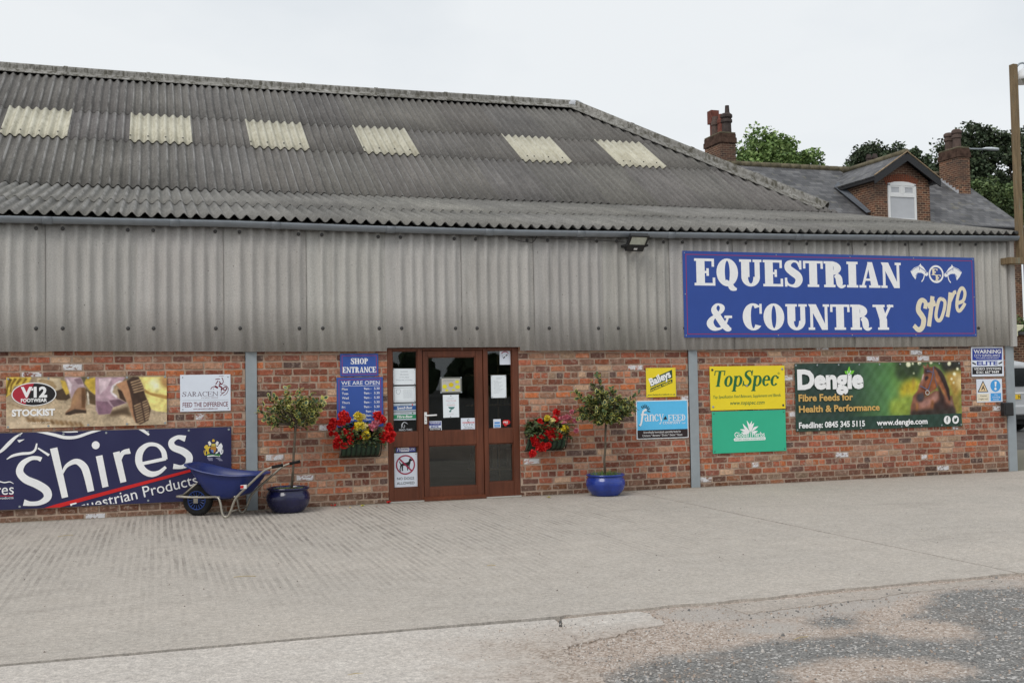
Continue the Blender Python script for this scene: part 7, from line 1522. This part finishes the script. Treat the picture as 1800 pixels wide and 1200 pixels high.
sx = MB(); sx.add([(.655, -.287, .385), (.735, -.300, .392), (.728, -.285, .345), (.648, -.272, .338)], [(0, 3, 2, 1)]); lb_ = sx.build('label', I_white, wb); MB().add([(.655, -.2895, .378), (.695, -.296, .382), (.690, -.284, .348), (.650, -.276, .345)], [(0, 3, 2, 1)]).build('red_mark', I_red2, lb_)

# ---------- part 6: behind the store ----------
def house_brick():
    m, t, b = newmat('house_brick', .9, .15); uv = _n(t, 'ShaderNodeUVMap'); br = _n(t, 'ShaderNodeTexBrick')
    br.inputs['Scale'].default_value = 1; br.inputs['Brick Width'].default_value = .235; br.inputs['Row Height'].default_value = .085; br.inputs['Mortar Size'].default_value = .011; br.inputs['Bias'].default_value = -.1
    br.inputs['Color1'].default_value = P(112, 74, 57); br.inputs['Color2'].default_value = P(54, 43, 41); br.inputs['Mortar'].default_value = P(150, 128, 106); t.links.new(uv.outputs[0], br.inputs[0])
    c = mixc(t, 1, br.outputs[0], ramp(t, noise(t, 9, 4, .7, mapping(t)), .3, .7, (.72, .72, .72, 1), (1.25, 1.25, 1.25, 1)), 'MULTIPLY'); c = mixc(t, math_(t, 'MULTIPLY', ramp(t, noise(t, .9, 5, .6, mapping(t)), .42, .62), .6), c, (.075, .056, .048, 1))
    t.links.new(c, b.inputs['Base Color']); bump(t, b, br.outputs['Fac'], -.5, .01); return m
M_hb = house_brick()
def slate_mat():
    m, t, b = newmat('roof_slate', .6, .35); uv = _n(t, 'ShaderNodeUVMap'); br = _n(t, 'ShaderNodeTexBrick')
    br.inputs['Scale'].default_value = 1; br.inputs['Brick Width'].default_value = .30; br.inputs['Row Height'].default_value = .21; br.inputs['Mortar Size'].default_value = .008; br.inputs['Mortar Smooth'].default_value = .3
    br.inputs['Color1'].default_value = (.062, .062, .067, 1); br.inputs['Color2'].default_value = (.155, .153, .156, 1); br.inputs['Mortar'].default_value = (.035, .035, .036, 1); t.links.new(uv.outputs[0], br.inputs[0])
    c = mixc(t, 1, br.outputs[0], ramp(t, noise(t, 1.2, 5, .65, mapping(t)), .3, .7, (.72, .72, .72, 1), (1.3, 1.3, 1.3, 1)), 'MULTIPLY'); c = mixc(t, math_(t, 'MULTIPLY', ramp(t, noise(t, 2.5, 5, .7, mapping(t)), .58, .7), .5), c, (.20, .18, .10, 1))
    t.links.new(c, b.inputs['Base Color']); bump(t, b, br.outputs['Fac'], -.6, .02); return m
M_sl = slate_mat(); M_rt = pm('mossy_ridge_tile', (.15, .13, .085, 1), .9, .2, var=.4, scale=4, bmp=.4, bscale=20)
M_fas = pm('black_fascia', (.022, .022, .024, 1), .5, .4); M_upvc = pm('white_frame', (.80, .80, .79, 1), .35, .45, var=.03); M_pot = pm('terracotta', (.17, .062, .046, 1), .85, .2, var=.3, scale=6); M_sooty = pm('sooty_pot', (.07, .055, .05, 1), .9, .2, var=.3, scale=6); M_lead = MATS['lead']; M_bpot = pm('brown_pot', (.12, .085, .072, 1), .9, .2, var=.3, scale=6)
M_pane = pm('bright_pane', (.50, .51, .53, 1), .12, .5, var=.10, scale=1.2)
h_ = empty('house', (26.5, 20.5, .16), 'brick house with slate roof and gabled dormer behind the store', 'house')
HX0, HX1 = 20.9, 32.44; HY0, HY1, HYR = 20.46, 28.2, 24.2; ZE, ZR = 7.42, 10.1
o3 = Vector(h_.location)
def hb(m, name, mat, par=None, **k):
    m.v = [(x - o3.x, y - o3.y, z - o3.z) for x, y, z in m.v]; return m.build(name, mat, par or h_, **k)
w = MB(); w.box(HX0, HX1, HY0, HY1, .16, ZE); w.prismx([(HY0, ZE), (HY1, ZE), (HYR, ZR - .1)], HX0 + .002, HX1 - .002); hb(w, 'wall', M_hb, uvscale=1)
f = MB(); sl_ = (ZR - ZE) / (HYR - HY0); EY = 20.15; ez = ZE - sl_ * (HY0 - EY) + .05
f.add([(HX0 - .1, EY, ez), (HX1 + .10, EY, ez), (HX1 + .10, HYR, ZR), (HX0 - .1, HYR, ZR)], [(0, 1, 2, 3)]); f.add([(HX0 - .1, HYR, ZR), (HX1 + .10, HYR, ZR), (HX1 + .10, HY1 + .3, ez), (HX0 - .1, HY1 + .3, ez)], [(0, 1, 2, 3)])
roof = hb(f, 'roof', M_sl, uvscale=1, solid=.05); 
rt = MB()
for i in range(25):
    a = HX0 - .1 + i * .455; rt.tube([(a, HYR, ZR + .02), (a + .46, HYR, ZR + .025)], [.12, .128], 8)
hb(rt, 'ridge_tiles', M_rt, roof, smooth=True)
g = MB(); g.tube([(28.4, EY - .06, ez - .02), (HX1 + .1, EY - .06, ez - .02)], .065, 8); g.tube([(HX0, EY - .06, ez - .02), (25.4, EY - .06, ez - .02)], .065, 8); g.box(28.3, HX1 + .08, EY - .0, EY + .03, ez - .22, ez - .03); g.box(28.3, HX1 + .06, EY, HY0, ez - .22, ez - .19); hb(g, 'gutter', M_fas)
# wall dormer
DX0, DX1, DYF = 25.64, 28.12, 20.38; AX, AZ = 26.92, 9.98; ELX, ERX, EZ = 25.42, 28.42, 9.02
d = MB(); d.box(DX0, DX1, DYF, 22.6, 6.9, 8.95); d.prism([(DX0, 8.95), (DX1, 8.95), (AX, AZ - .18)], DYF, 23.2); dm = hb(d, 'dormer', M_hb, uvscale=1)
f = MB(); yf, yb_ = DYF - .28, 24.1
f.add([(ELX, yf, EZ), (AX, yf, AZ), (AX, yb_, AZ), (ELX, yb_ - 1.3, EZ)], [(0, 1, 2, 3)]); f.add([(AX, yf, AZ), (ERX, yf, EZ), (ERX, yb_ - 1.3, EZ), (AX, yb_, AZ)], [(0, 1, 2, 3)]); hb(f, 'dormer_roof', M_sl, dm, uvscale=1, solid=.05)
b_ = MB()
for sx_, ex in ((ELX, -1), (ERX, 1)): b_.prism([(sx_, EZ - .05), (sx_ - ex * .02, EZ - .30), (AX, AZ - .33), (AX, AZ - .05)] if ex < 0 else [(AX, AZ - .05), (AX, AZ - .33), (sx_ - .02, EZ - .30), (sx_, EZ - .05)], yf - .03, yf + .02)
b_.box(ELX + .02, DX0 + .05, yf + .02, yb_ - 1.4, EZ - .16, EZ - .06); b_.box(DX1 - .05, ERX - .02, yf + .02, yb_ - 1.4, EZ - .16, EZ - .06); hb(b_, 'bargeboard', M_fas, dm)
b_ = MB()
for sx_ in (ELX, ERX): b_.tube([(sx_, yf - .02, EZ + .02), (AX, yf - .02, AZ + .03)], .024, 6)
hb(b_, 'verge_trim', pm('mortar_verge', P(136, 118, 96), .9, .2, var=.35, scale=8), dm); rt = MB(); rt.tube([(AX, yf, AZ + .02), (AX, yb_, AZ + .02)], .12, 8); hb(rt, 'dormer_ridge', M_rt, dm, smooth=True)
b_ = MB(); b_.add([(DX0 - .03, 20.6, 7.75), (DX0 - .22, 20.6, 7.70), (DX0 - .22, 22.6, 9.05), (DX0 - .03, 22.6, 9.25)], [(0, 1, 2, 3)]); hb(b_, 'flashing', pm('dull_lead', P(84, 88, 94), .6, .3, var=.15), dm, solid=.02)
ar = MB(); cx = 26.83
for k in range(19):
    a = R(90 + 26 - 52 * k / 18); rr = 1.45; p0 = (cx + (rr) * math.cos(a), 8.90 - 1.45 + rr * math.sin(a)); p1 = (cx + (rr + .30) * math.cos(a), 8.90 - 1.45 + (rr + .30) * math.sin(a)); tx, tz = -math.sin(a) * .026, math.cos(a) * .026
    ar.prism([(p0[0] + tx, p0[1] + tz), (p0[0] - tx, p0[1] - tz), (p1[0] - tx, p1[1] - tz), (p1[0] + tx, p1[1] + tz)], DYF - .012, DYF + .02)
hb(ar, 'brick_arch', pm('arch_brick', P(118, 68, 50), .9, .2, var=.3, scale=14), dm)
wx0, wx1, wz0, wz1, wt = 26.20, 27.47, 7.42, 8.80, 8.36; m_ = MB(); yw = DYF - .055
for q in ((wx0, wx0 + .09, wz0, wz1), (wx1 - .09, wx1, wz0, wz1), (wx0 + .09, wx1 - .09, wz0, wz0 + .08), (wx0 + .09, wx1 - .09, wt - .05, wt + .06), ((wx0 + wx1) / 2 - .07, (wx0 + wx1) / 2 + .07, wt + .06, wz1 - .06)): m_.box(q[0], q[1], yw, yw + .07, q[2], q[3])
m_.prism([(wx0, wz1 - .06), (wx1, wz1 - .06), (wx1, wz1 + .02), (cx + .3, wz1 + .09), (cx, wz1 + .105), (cx - .3, wz1 + .09), (wx0, wz1 + .02)], yw, yw + .07)
for a, c in ((wx0 + .09, (wx0 + wx1) / 2 - .07), ((wx0 + wx1) / 2 + .07, wx1 - .09)):
    for q in ((a, c, wt + .06, wt + .12), (a, c, wz1 - .12, wz1 - .06), (a, a + .06, wt + .12, wz1 - .12), (c - .06, c, wt + .12, wz1 - .12)): m_.box(q[0], q[1], yw + .012, yw + .06, q[2], q[3])
wd = hb(m_, 'window', M_upvc, dm, bevel=.008); pn = MB(); pn.box(wx0 + .05, wx1 - .05, yw + .030, yw + .040, wz0 + .05, wz1 - .03); hb(pn, 'pane', M_pane, dm)
# chimneys
M_soot = pm('sooty_brick', P(74, 58, 50), .95, .1, var=.5, scale=5, bmp=.4, bscale=14, bdist=.02)
def chimney(x0, x1, y0, y1, z0, z1, pots, name='chimney'):
    c = MB(); c.box(x0, x1, y0, y1, z0, z1 - .42); e = .045; o = hb(c, name, M_hb, uvscale=1); c = MB(); c.box(x0 - e, x1 + e, y0 - e, y1 + e, z1 - .42, z1 - .20); c.box(x0 - e * .4, x1 + e * .4, y0 - e * .4, y1 + e * .4, z1 - .20, z1 - .04); hb(c, 'chimney_collar', M_soot, o, bevel=.015)
    c = MB(); c.box(x0 - .01, x1 + .01, y0 - .01, y1 + .01, z1 - .04, z1 + .02); hb(c, 'chimney_flaunching', M_rt, o, bevel=.02)
    for px_, py_, r2, hh_, mat, kind in pots:
        q = MB()
        if kind == 'square': q.lathe([(r2, 0), (r2, hh_ * .5), (r2 * 1.15, hh_ * .52)], (px_, py_, z1), 14); q.box(px_ - r2 * 1.25, px_ + r2 * 1.25, py_ - r2 * 1.25, py_ + r2 * 1.25, z1 + hh_ * .52, z1 + hh_)
        elif kind == 'crown': q.lathe([(r2 * 1.05, 0), (r2, hh_ * .5), (r2 * 1.25, hh_ * .55), (r2 * 1.25, hh_ * .68), (r2, hh_ * .72), (r2 * 1.3, hh_ * .80), (r2 * 1.3, hh_ * .92), (r2 * .9, hh_), (r2 * .7, hh_), (r2 * .65, hh_ * .8)], (px_, py_, z1), 14)
        else: q.lathe([(r2 * 1.15, 0), (r2, hh_ * .5), (r2 * 1.22, hh_ * .56), (r2 * 1.18, hh_ * .72), (r2 * .95, hh_ * .76), (r2 * .8, hh_), (r2 * .6, hh_), (r2 * .6, hh_ * .9)], (px_, py_, z1), 14)
        hb(q, 'chimney_pot', mat, o, smooth=False)
    return o
chimney(21.30, 21.98, 24.16, 25.45, 9.5, 11.36, [(21.58, 25.20, .14, 1.10, M_pot, 'square'), (21.52, 24.92, .15, .80, M_bpot, 'round'), (21.74, 24.70, .15, .84, M_bpot, 'round'), (21.56, 24.52, .14, .80, M_pot, 'round'), (21.70, 24.36, .19, .80, M_sooty, 'crown'), (21.74, 24.34, .10, 1.12, M_sooty, 'round')])
chimney(31.50, 32.08, 22.70, 23.85, 8.6, 10.98, [(31.72, 23.0, .16, .80, M_bpot, 'crown'), (31.74, 23.50, .16, .76, M_bpot, 'crown')])
chimney(30.5, 31.2, 27.2, 27.7, 8.5, 11.15, [(30.68, 27.45, .12, .45, M_sooty, 'round'), (31.0, 27.45, .12, .5, M_sooty, 'round')])
fl = MB()
for i in range(6): fl.box(31.42, 31.50, 22.72 + i * .19, 22.92 + i * .19, 8.95 + i * .13, 9.20 + i * .13)
hb(fl, 'stepped_flashing', M_lead)
m_ = MB(); m_.tube([(32.50, 20.36, ez - .15), (32.50, 20.36, .2)], .05, 8); hb(m_, 'downpipe', M_fas)
# low brick outhouse between the house and the yard, with its cream gutter end
oh = empty('outhouse', (25.5, 17.0, .16), 'low dark brick outhouse with a cream gutter end beside the parked car', 'outhouse'); o3 = Vector(oh.location)
q = MB(); q.box(22.2, 30.5, 16.2, 18.6, .16, 2.9); o = q; o.v = [(x - o3.x, y - o3.y, z - o3.z) for x, y, z in o.v]; o.build('wall', M_hb, oh, uvscale=1)
q = MB(); q.box(22.0, 30.7, 16.0, 18.8, 2.9, 3.0); q.v = [(x - o3.x, y - o3.y, z - o3.z) for x, y, z in q.v]; q.build('roof', M_asph, oh)
px_c = (27.730, 15.800, 3.102); M_crm = pm('cream_paint', P(206, 202, 172), .6, .3, var=.08)
q = MB(); q.prism([(-.22, .12), (.24, .12), (.22, .02), (.08, -.08), (-.02, -.10), (-.02, -.28), (-.16, -.28), (-.22, -.2)][::-1], -.08, .08); q.v = [(x + px_c[0] - o3.x, y + px_c[1] - o3.y, z + px_c[2] - o3.z) for x, y, z in q.v]; q.build('gutter_end', M_crm, oh, bevel=.02, fixn=True)

# timber lamp post bracketed to the corner of the store
pa, pb, pc = (12.866, -0.130, 6.423), (13.023, -0.130, 6.435), (12.900, -0.130, 3.401)
M_timber = pm('weathered_timber', (.200, .145, .085, 1), .85, .2, var=.35, scale=3, stretch=(9, 9, .9), bmp=.35, bscale=12, bdist=.006, spots=(2.6, .60, (.20, .19, .14, 1)))
wp = .047; xp = (pa[0] + pb[0]) / 2
lp = empty('lamp_post', (xp, -.13, pc[2] - .06), 'weathered timber lamp post with white lamp fixed above the gutter end', 'lamp post')
MB().box(-wp, wp, -wp, wp, 0, pa[2] - pc[2] + .06).build('post', M_timber, lp, bevel=.008)
q = MB(); q.box(-.30, .55, -wp - .06, -wp + .03, -.10, .0); q.box(-.30, -.05, -wp + .03, .10, -.10, .0); q.build('bracket_beam', M_timber, lp, bevel=.006)
hz = pa[2] - pc[2]; q = MB(); q.tube([(.0, 0, hz - .12), (.06, 0, hz + .02), (.12, 0, hz + .08), (.18, 0, hz + .10), (.24, 0, hz + .09), (.27, 0, hz + .05)], .016, 8); q.build('swan_neck', M_galv, lp, smooth=True)
M_enam = pm('white_enamel', (.72, .73, .74, 1), .25, .5, var=.05)
ls = MB().lathe([(.035, .12), (.05, .06), (.12, .02), (.20, -.07), (.235, -.16), (.228, -.16), (.11, .0), (.0, .03)], (.27, 0, hz - .03), 24).build('lamp_shade', M_enam, lp, smooth=True)
MB().lathe([(.03, .0), (.07, -.05), (.085, -.12), (.06, -.18), (0, -.20)], (.27, 0, hz - .03), 16).build('bulb', M_lens, ls, smooth=True)
# street lamp far behind the right-hand chimney
la, lb2 = (41.745, 34.000, 13.823), (43.995, 34.000, 13.939)
sl = empty('street_lamp', (la[0], la[1], .16), 'grey street lamp reaching out behind the right chimney', 'street lamp')
q = MB(); q.tube([(0, 0, 0), (0, 0, la[2] - .5), (.05, 0, la[2] - .2), (.3, 0, la[2] - .12)], [.10, .07, .06, .05], 8); q.build('pole', M_galv, sl, smooth=True)
L_ = lb2[0] - la[0]; q = MB(); q.tube([(.25, 0, la[2] - .14), (L_ * .6, 0, la[2] - .1)], .045, 8); q.build('arm', M_galv, sl, smooth=True)
q = MB(); q.lathe([(.02, L_ * .50), (.12, L_ * .60), (.16, L_ * .75), (.13, L_ * .95), (.02, L_ * 1.0)], (0, 0, la[2] - .07), 12, 'x', sy=.6); q.build('lamp_head', pm('lamp_grey', P(190, 196, 200), .5, .4), sl, smooth=True)

# silver estate seen past the corner
M_car = pm('silver_paint', (.52, .53, .54, 1), .28, .5, .35, var=.03, scale=3); M_cglass = pm('tinted_glass', (.016, .018, .02, 1), .08, .6, var=.1); M_lampr = pm('tail_lens', (.35, .02, .02, 1), .2, .5); M_trim = pm('black_trim', (.02, .02, .02, 1), .6, .3)
pl_ = (19.527, 7.000, 1.038)
car = empty('parked_car', (pl_[0] - .26, pl_[1], .16), 'silver estate car parked rear end out beyond the store corner', 'car')
st_ = [(0.0, .80, .84, .66, .42, .98, 1.58), (.10, .86, .90, .70, .34, 1.02, 1.66), (.5, .88, .92, .72, .28, 1.05, 1.72), (1.6, .88, .92, .74, .26, 1.04, 1.75), (2.7, .88, .92, .72, .26, 1.02, 1.70), (3.35, .88, .91, .70, .27, 1.00, 1.10), (4.2, .86, .86, .66, .30, .92, .98), (4.6, .76, .74, .6, .38, .70, .78)]
rings = []
for y, wb_, wt_, wr_, z0, z1, z2 in st_:
    h = [(wb_ * .9, z0), (wb_, z0 + .10), (wt_ + .01, (z0 + z1) / 2), (wt_, z1), (wr_ + (wt_ - wr_) * .25, z1 + (z2 - z1) * .78), (wr_ * .86, z2 - .02), (wr_ * .4, z2 + .015)]
    rings.append([(x, y, z) for x, z in h] + [(-x, y, z) for x, z in h[::-1]])
n = len(rings[0]); vv = [p for r2 in rings for p in r2]
MB().add(vv, [(n * i + k, n * i + (k + 1) % n, n * (i + 1) + (k + 1) % n, n * (i + 1) + k) for i in range(len(rings) - 1) for k in range(n)] + [tuple(range(n)), tuple(range(n * len(rings) - 1, n * len(rings) - n - 1, -1))]).build('body', M_car, car, smooth=False, bevel=.03, fixn=True, segs=3)
q = MB(); q.add([(-.72, .012, 1.08), (.72, .012, 1.08), (.62, .012, 1.52), (-.62, .012, 1.52), (-.72, -.022, 1.08), (.72, -.022, 1.08), (.62, -.018, 1.52), (-.62, -.018, 1.52)], [(4, 5, 6, 7), (0, 1, 5, 4), (1, 2, 6, 5), (2, 3, 7, 6), (3, 0, 4, 7)]); q.build('rear_window', M_cglass, car, bevel=.01)
for s in (-1, 1):
    q = MB(); q.box(s * .90 - .012, s * .90 + .012, .55, 2.55, 1.10, 1.42); q.build('side_window', M_cglass, car, bevel=.01); q = MB(); q.box(min(s * .66, s * .83), max(s * .66, s * .83), -.03, .06, .98, 1.40) if 0 else q.box(min(s * .68, s * .84), max(s * .68, s * .84), -.025, .05, .78, 1.06); q.build('tail_light', M_lampr, car, bevel=.015)
q = MB(); q.box(-.82, .82, -.10, .06, .40, .64); bp = q.build('rear_bumper', M_car, car, bevel=.04, segs=3); q = MB(); q.box(-.80, .80, -.085, .04, .30, .398); q.build('bumper_skirt', M_trim, car, bevel=.01); q = MB(); q.box(-.45, .45, -.012, .02, .905, .94); q.build('tailgate_strip', M_upvc, car, bevel=.005)
q = MB(); q.box(-.26, .26, -.016, .01, .78, .89); np_ = q.build('number_plate', pm('plate_yellow', P(214, 178, 40), .4, .4), car); text(np_, 'N', .19, .80, .075, I_black, -.018, bold=.02)
for s in (-1, 1):
    for y in (.75, 3.55):
        wv = MB().lathe([(.18, -.10), (.30, -.10), (.335, -.07), (.335, .07), (.30, .10), (.18, .10)], (s * .78, y, .335), 24, 'x').build('wheel', M_tyre, car, fixn=True); MB().lathe([(.20, s * .09), (.18, s * .105), (.05, s * .085), (0, s * .085)], (s * .78, y, .335), 16, 'x').build('rim', M_galv, wv, fixn=True)
q = MB(); q.box(-.70, .70, .1, 4.2, .18, .30); q.build('underside', M_trim, car)

# trees
M_tl = pm('tree_leaf', None, .6, .25, var=.15, scale=2.0); M_tb = pm('tree_bark', (.07, .055, .045, 1), .95, .1, var=.3, scale=4)
def leafy(name, label, cat, loc, h, clumps, pal, seed, per, leaf, group='trees behind the house'):
    rg = random.Random(seed); r_ = empty(name, loc, label, cat, group); t = MB(); t.tube([(0, 0, 0), (.1, .05, h * .35), (-.05, 0, h * .7), (0, .1, h * .95)], [.34, .27, .18, .05], 8); m = MB()
    for cx, cy, cz, cr in clumps:
        t.tube([(0, 0, h * rg.uniform(.35, .6)), (cx * .5, cy * .5, (cz + h * .5) / 2), (cx, cy, cz)], [.11, .07, .02], 5); tone = rg.uniform(.75, 1.2); ns = max(8, int(cr * 14))
        subs = []
        for i in range(ns):
            u = Vector((rg.gauss(0, 1), rg.gauss(0, 1), rg.gauss(0, .8))).normalized() * cr * rg.uniform(.3, 1.1); subs.append((Vector((cx, cy, cz)) + u, cr * rg.uniform(.30, .55), tone * rg.uniform(.75, 1.25)))
        for i in range(int(1.7 * per * cr * cr)):
            p0, rr, tn_ = rg.choice(subs); u = Vector((rg.gauss(0, 1), rg.gauss(0, 1), rg.gauss(0, .75))); p = p0 + u.normalized() * rr * rg.random() ** .4 * 1.15
            d = Vector((rg.uniform(-1, 1), rg.uniform(-1, 1), rg.uniform(-.8, .5))).normalized(); s = d.cross(Vector((rg.uniform(-1, 1), rg.uniform(-1, 1), rg.uniform(-1, 1)))).normalized(); l = leaf * rg.uniform(.7, 1.3); c = rg.choice(pal)
            m.add([p - d * l * .5, p + s * l * .32, p + d * l * .5, p - s * l * .32], [(0, 1, 2, 3)], tuple(q * tn_ for q in c) + (1,))
    t.build('trunk', M_tb, r_, smooth=True); m.build('crown', M_tl, r_); return r_
LG = [(.20, .30, .09), (.165, .26, .08), (.24, .33, .11), (.13, .21, .07)]; DG = [(.062, .090, .048), (.048, .072, .040), (.080, .110, .055), (.068, .085, .050)]; MG = [(.115, .165, .06), (.09, .135, .05), (.14, .185, .07), (.075, .115, .05)]
def around(h, rx, rz, n, seed, r0=.9, r1=1.6):
    rg = random.Random(seed); o = []
    for i in range(n):
        a = rg.uniform(0, 6.28); q = math.sqrt(rg.random()); o.append((rx * q * math.cos(a), rg.uniform(-1.6, 1.6), h + rz * q * math.sin(a), rg.uniform(r0, r1)))
    return o
tA, tB, tC, tD, tE = (33.345, 39.500, 14.140), (39.758, 38.000, 13.655), (44.405, 36.500, 13.575), (47.577, 36.000, 13.624), (39.807, 30.000, 10.060)
leafy('broadleaf_tree', 'bright green rounded tree behind the slate roof', 'tree', (tA[0], tA[1], .16), 12.0, [(-1.6, 0, tA[2] - .6, 1.1), (-.7, .3, tA[2] + .2, 1.1), (.2, 0, tA[2] + .25, 1.0), (1.0, .2, tA[2] - .1, 1.0), (1.8, 0, tA[2] - .5, .9), (-.2, -.4, tA[2] - .8, 1.3), (1.0, -.3, tA[2] - 1.2, 1.2), (-1.5, 0, tA[2] - 1.6, 1.3), (2.0, .2, tA[2] - 1.6, 1.1), (0, 0, tA[2] - 2.2, 1.6)], LG, 51, 900, .22)
leafy('broadleaf_tree', 'dark tree showing over the dormer between it and the left chimney', 'tree', (tB[0], tB[1], .16), 11.5, [(-1.9, 0, tB[2] - .1, .8), (-1.2, 0, tB[2] + .45, .75), (-.4, .3, tB[2] + .1, .8), (.4, 0, tB[2] + .45, .8), (1.2, .1, tB[2] + .35, .85), (2.0, 0, tB[2] + .1, .8), (-1.2, -.3, tB[2] - .6, 1.0), (.4, -.3, tB[2] - .5, 1.1), (1.8, -.2, tB[2] - .7, 1.1), (-2.4, 0, tB[2] - .7, .8)], DG, 52, 760, .21)
leafy('pine_tree', 'tall dark open crowned tree behind the right chimney', 'tree', (tC[0], tC[1], .16), 15.0, [(-1.9, 0, tC[2] - .2, .9), (-1.3, .2, tC[2] + .6, .9), (-.5, 0, tC[2] + 1.2, .9), (.2, .3, tC[2] + 1.55, .85), (.9, 0, tC[2] + 1.1, .8), (1.5, .2, tC[2] + 1.35, .75), (-.9, -.3, tC[2] - .3, 1.1), (.4, -.2, tC[2] + .2, 1.1), (1.4, 0, tC[2] + .1, .9), (-.2, 0, tC[2] - 1.1, 1.3), (1.3, -.2, tC[2] - 1.2, 1.1), (-1.6, 0, tC[2] - 1.5, 1.2)], DG, 53, 620, .21)
leafy('pine_tree', 'dark open crowned tree behind the timber lamp post', 'tree', (tD[0], tD[1], .16), 14.5, [(-1.3, 0, tD[2] + 1.15, .75), (-.5, .2, tD[2] + .9, .8), (.4, 0, tD[2] + 1.25, .8), (1.2, 0, tD[2] + .8, .9), (-1.0, -.2, tD[2] + .1, .8), (.0, .1, tD[2] - .2, .9), (1.1, 0, tD[2] - .3, 1.0), (-.6, 0, tD[2] - 1.1, .9), (.8, .2, tD[2] - 1.3, 1.1), (2.2, 0, tD[2] + .4, 1.0), (2.2, .2, tD[2] - .9, 1.1)], DG, 54, 560, .21)
leafy('broadleaf_tree', 'mid green bushy tree below the dark trees right of the house', 'tree', (tE[0], tE[1], .16), 9.0, [(-1.0, 0, tE[2] + .65, .7), (-.2, .2, tE[2] + .5, .75), (.6, 0, tE[2] + .3, .7), (1.4, .1, tE[2] + .1, .75), (-.6, -.2, tE[2] - .2, .9), (.4, -.2, tE[2] - .4, 1.0), (1.3, -.1, tE[2] - .6, 1.0), (-1.6, 0, tE[2] + .2, .8), (2.0, 0, tE[2] - .6, 1.0), (0, 0, tE[2] - 1.4, 1.3), (1.2, 0, tE[2] - 1.6, 1.3), (-1.2, 0, tE[2] - 1.2, 1.2)], MG, 55, 1000, .18)
bu = (31.218, 19.300, 3.271)
leafy('bush', 'small green bush in front of the house wall', 'bush', (bu[0], bu[1], .16), bu[2] - .3, [(0, 0, bu[2] - .1, .45), (.3, .1, bu[2] - .4, .5), (-.3, 0, bu[2] - .5, .5), (0, 0, bu[2] - 1.0, .6)], MG, 56, 1500, .10, None)
# far belt of trees behind the photographer: it is what the door glass mirrors
def belt():
    rg = random.Random(77); m = MB()
    for i in range(70):
        x = -70 + i * 3.2 + rg.uniform(-1, 1); y = -118 + rg.uniform(-5, 5); h = rg.uniform(4.2, 6.6) * (1.25 if rg.random() < .2 else 1)
        for k in range(46):
            u = Vector((rg.gauss(0, 1), rg.gauss(0, 1), rg.gauss(0, 1))).normalized(); p = Vector((x, y, h * .5)) + Vector((u.x * 2.6, u.y * 2.2, u.z * h * .5)) * rg.uniform(.5, 1); s = rg.uniform(.5, 1.0); a = rg.uniform(0, 3.1)
            m.add([p + Vector((math.cos(a + q) * s, rg.uniform(-.3, .3), math.sin(a + q) * s)) for q in (0, 1.3, 2.6, 3.9, 5.2)], [(0, 1, 2, 3, 4)], rg.choice(DG) + (1,))
        m.tube([(x, y, -.1), (x, y, h * .5)], .25, 5, col=(.05, .04, .03, 1))
    o = m.build('distant_wood', M_tl); tag(sstruct(o, 'stuff'), 'far belt of trees across the fields, mirrored in the door glass', 'wood')
belt()
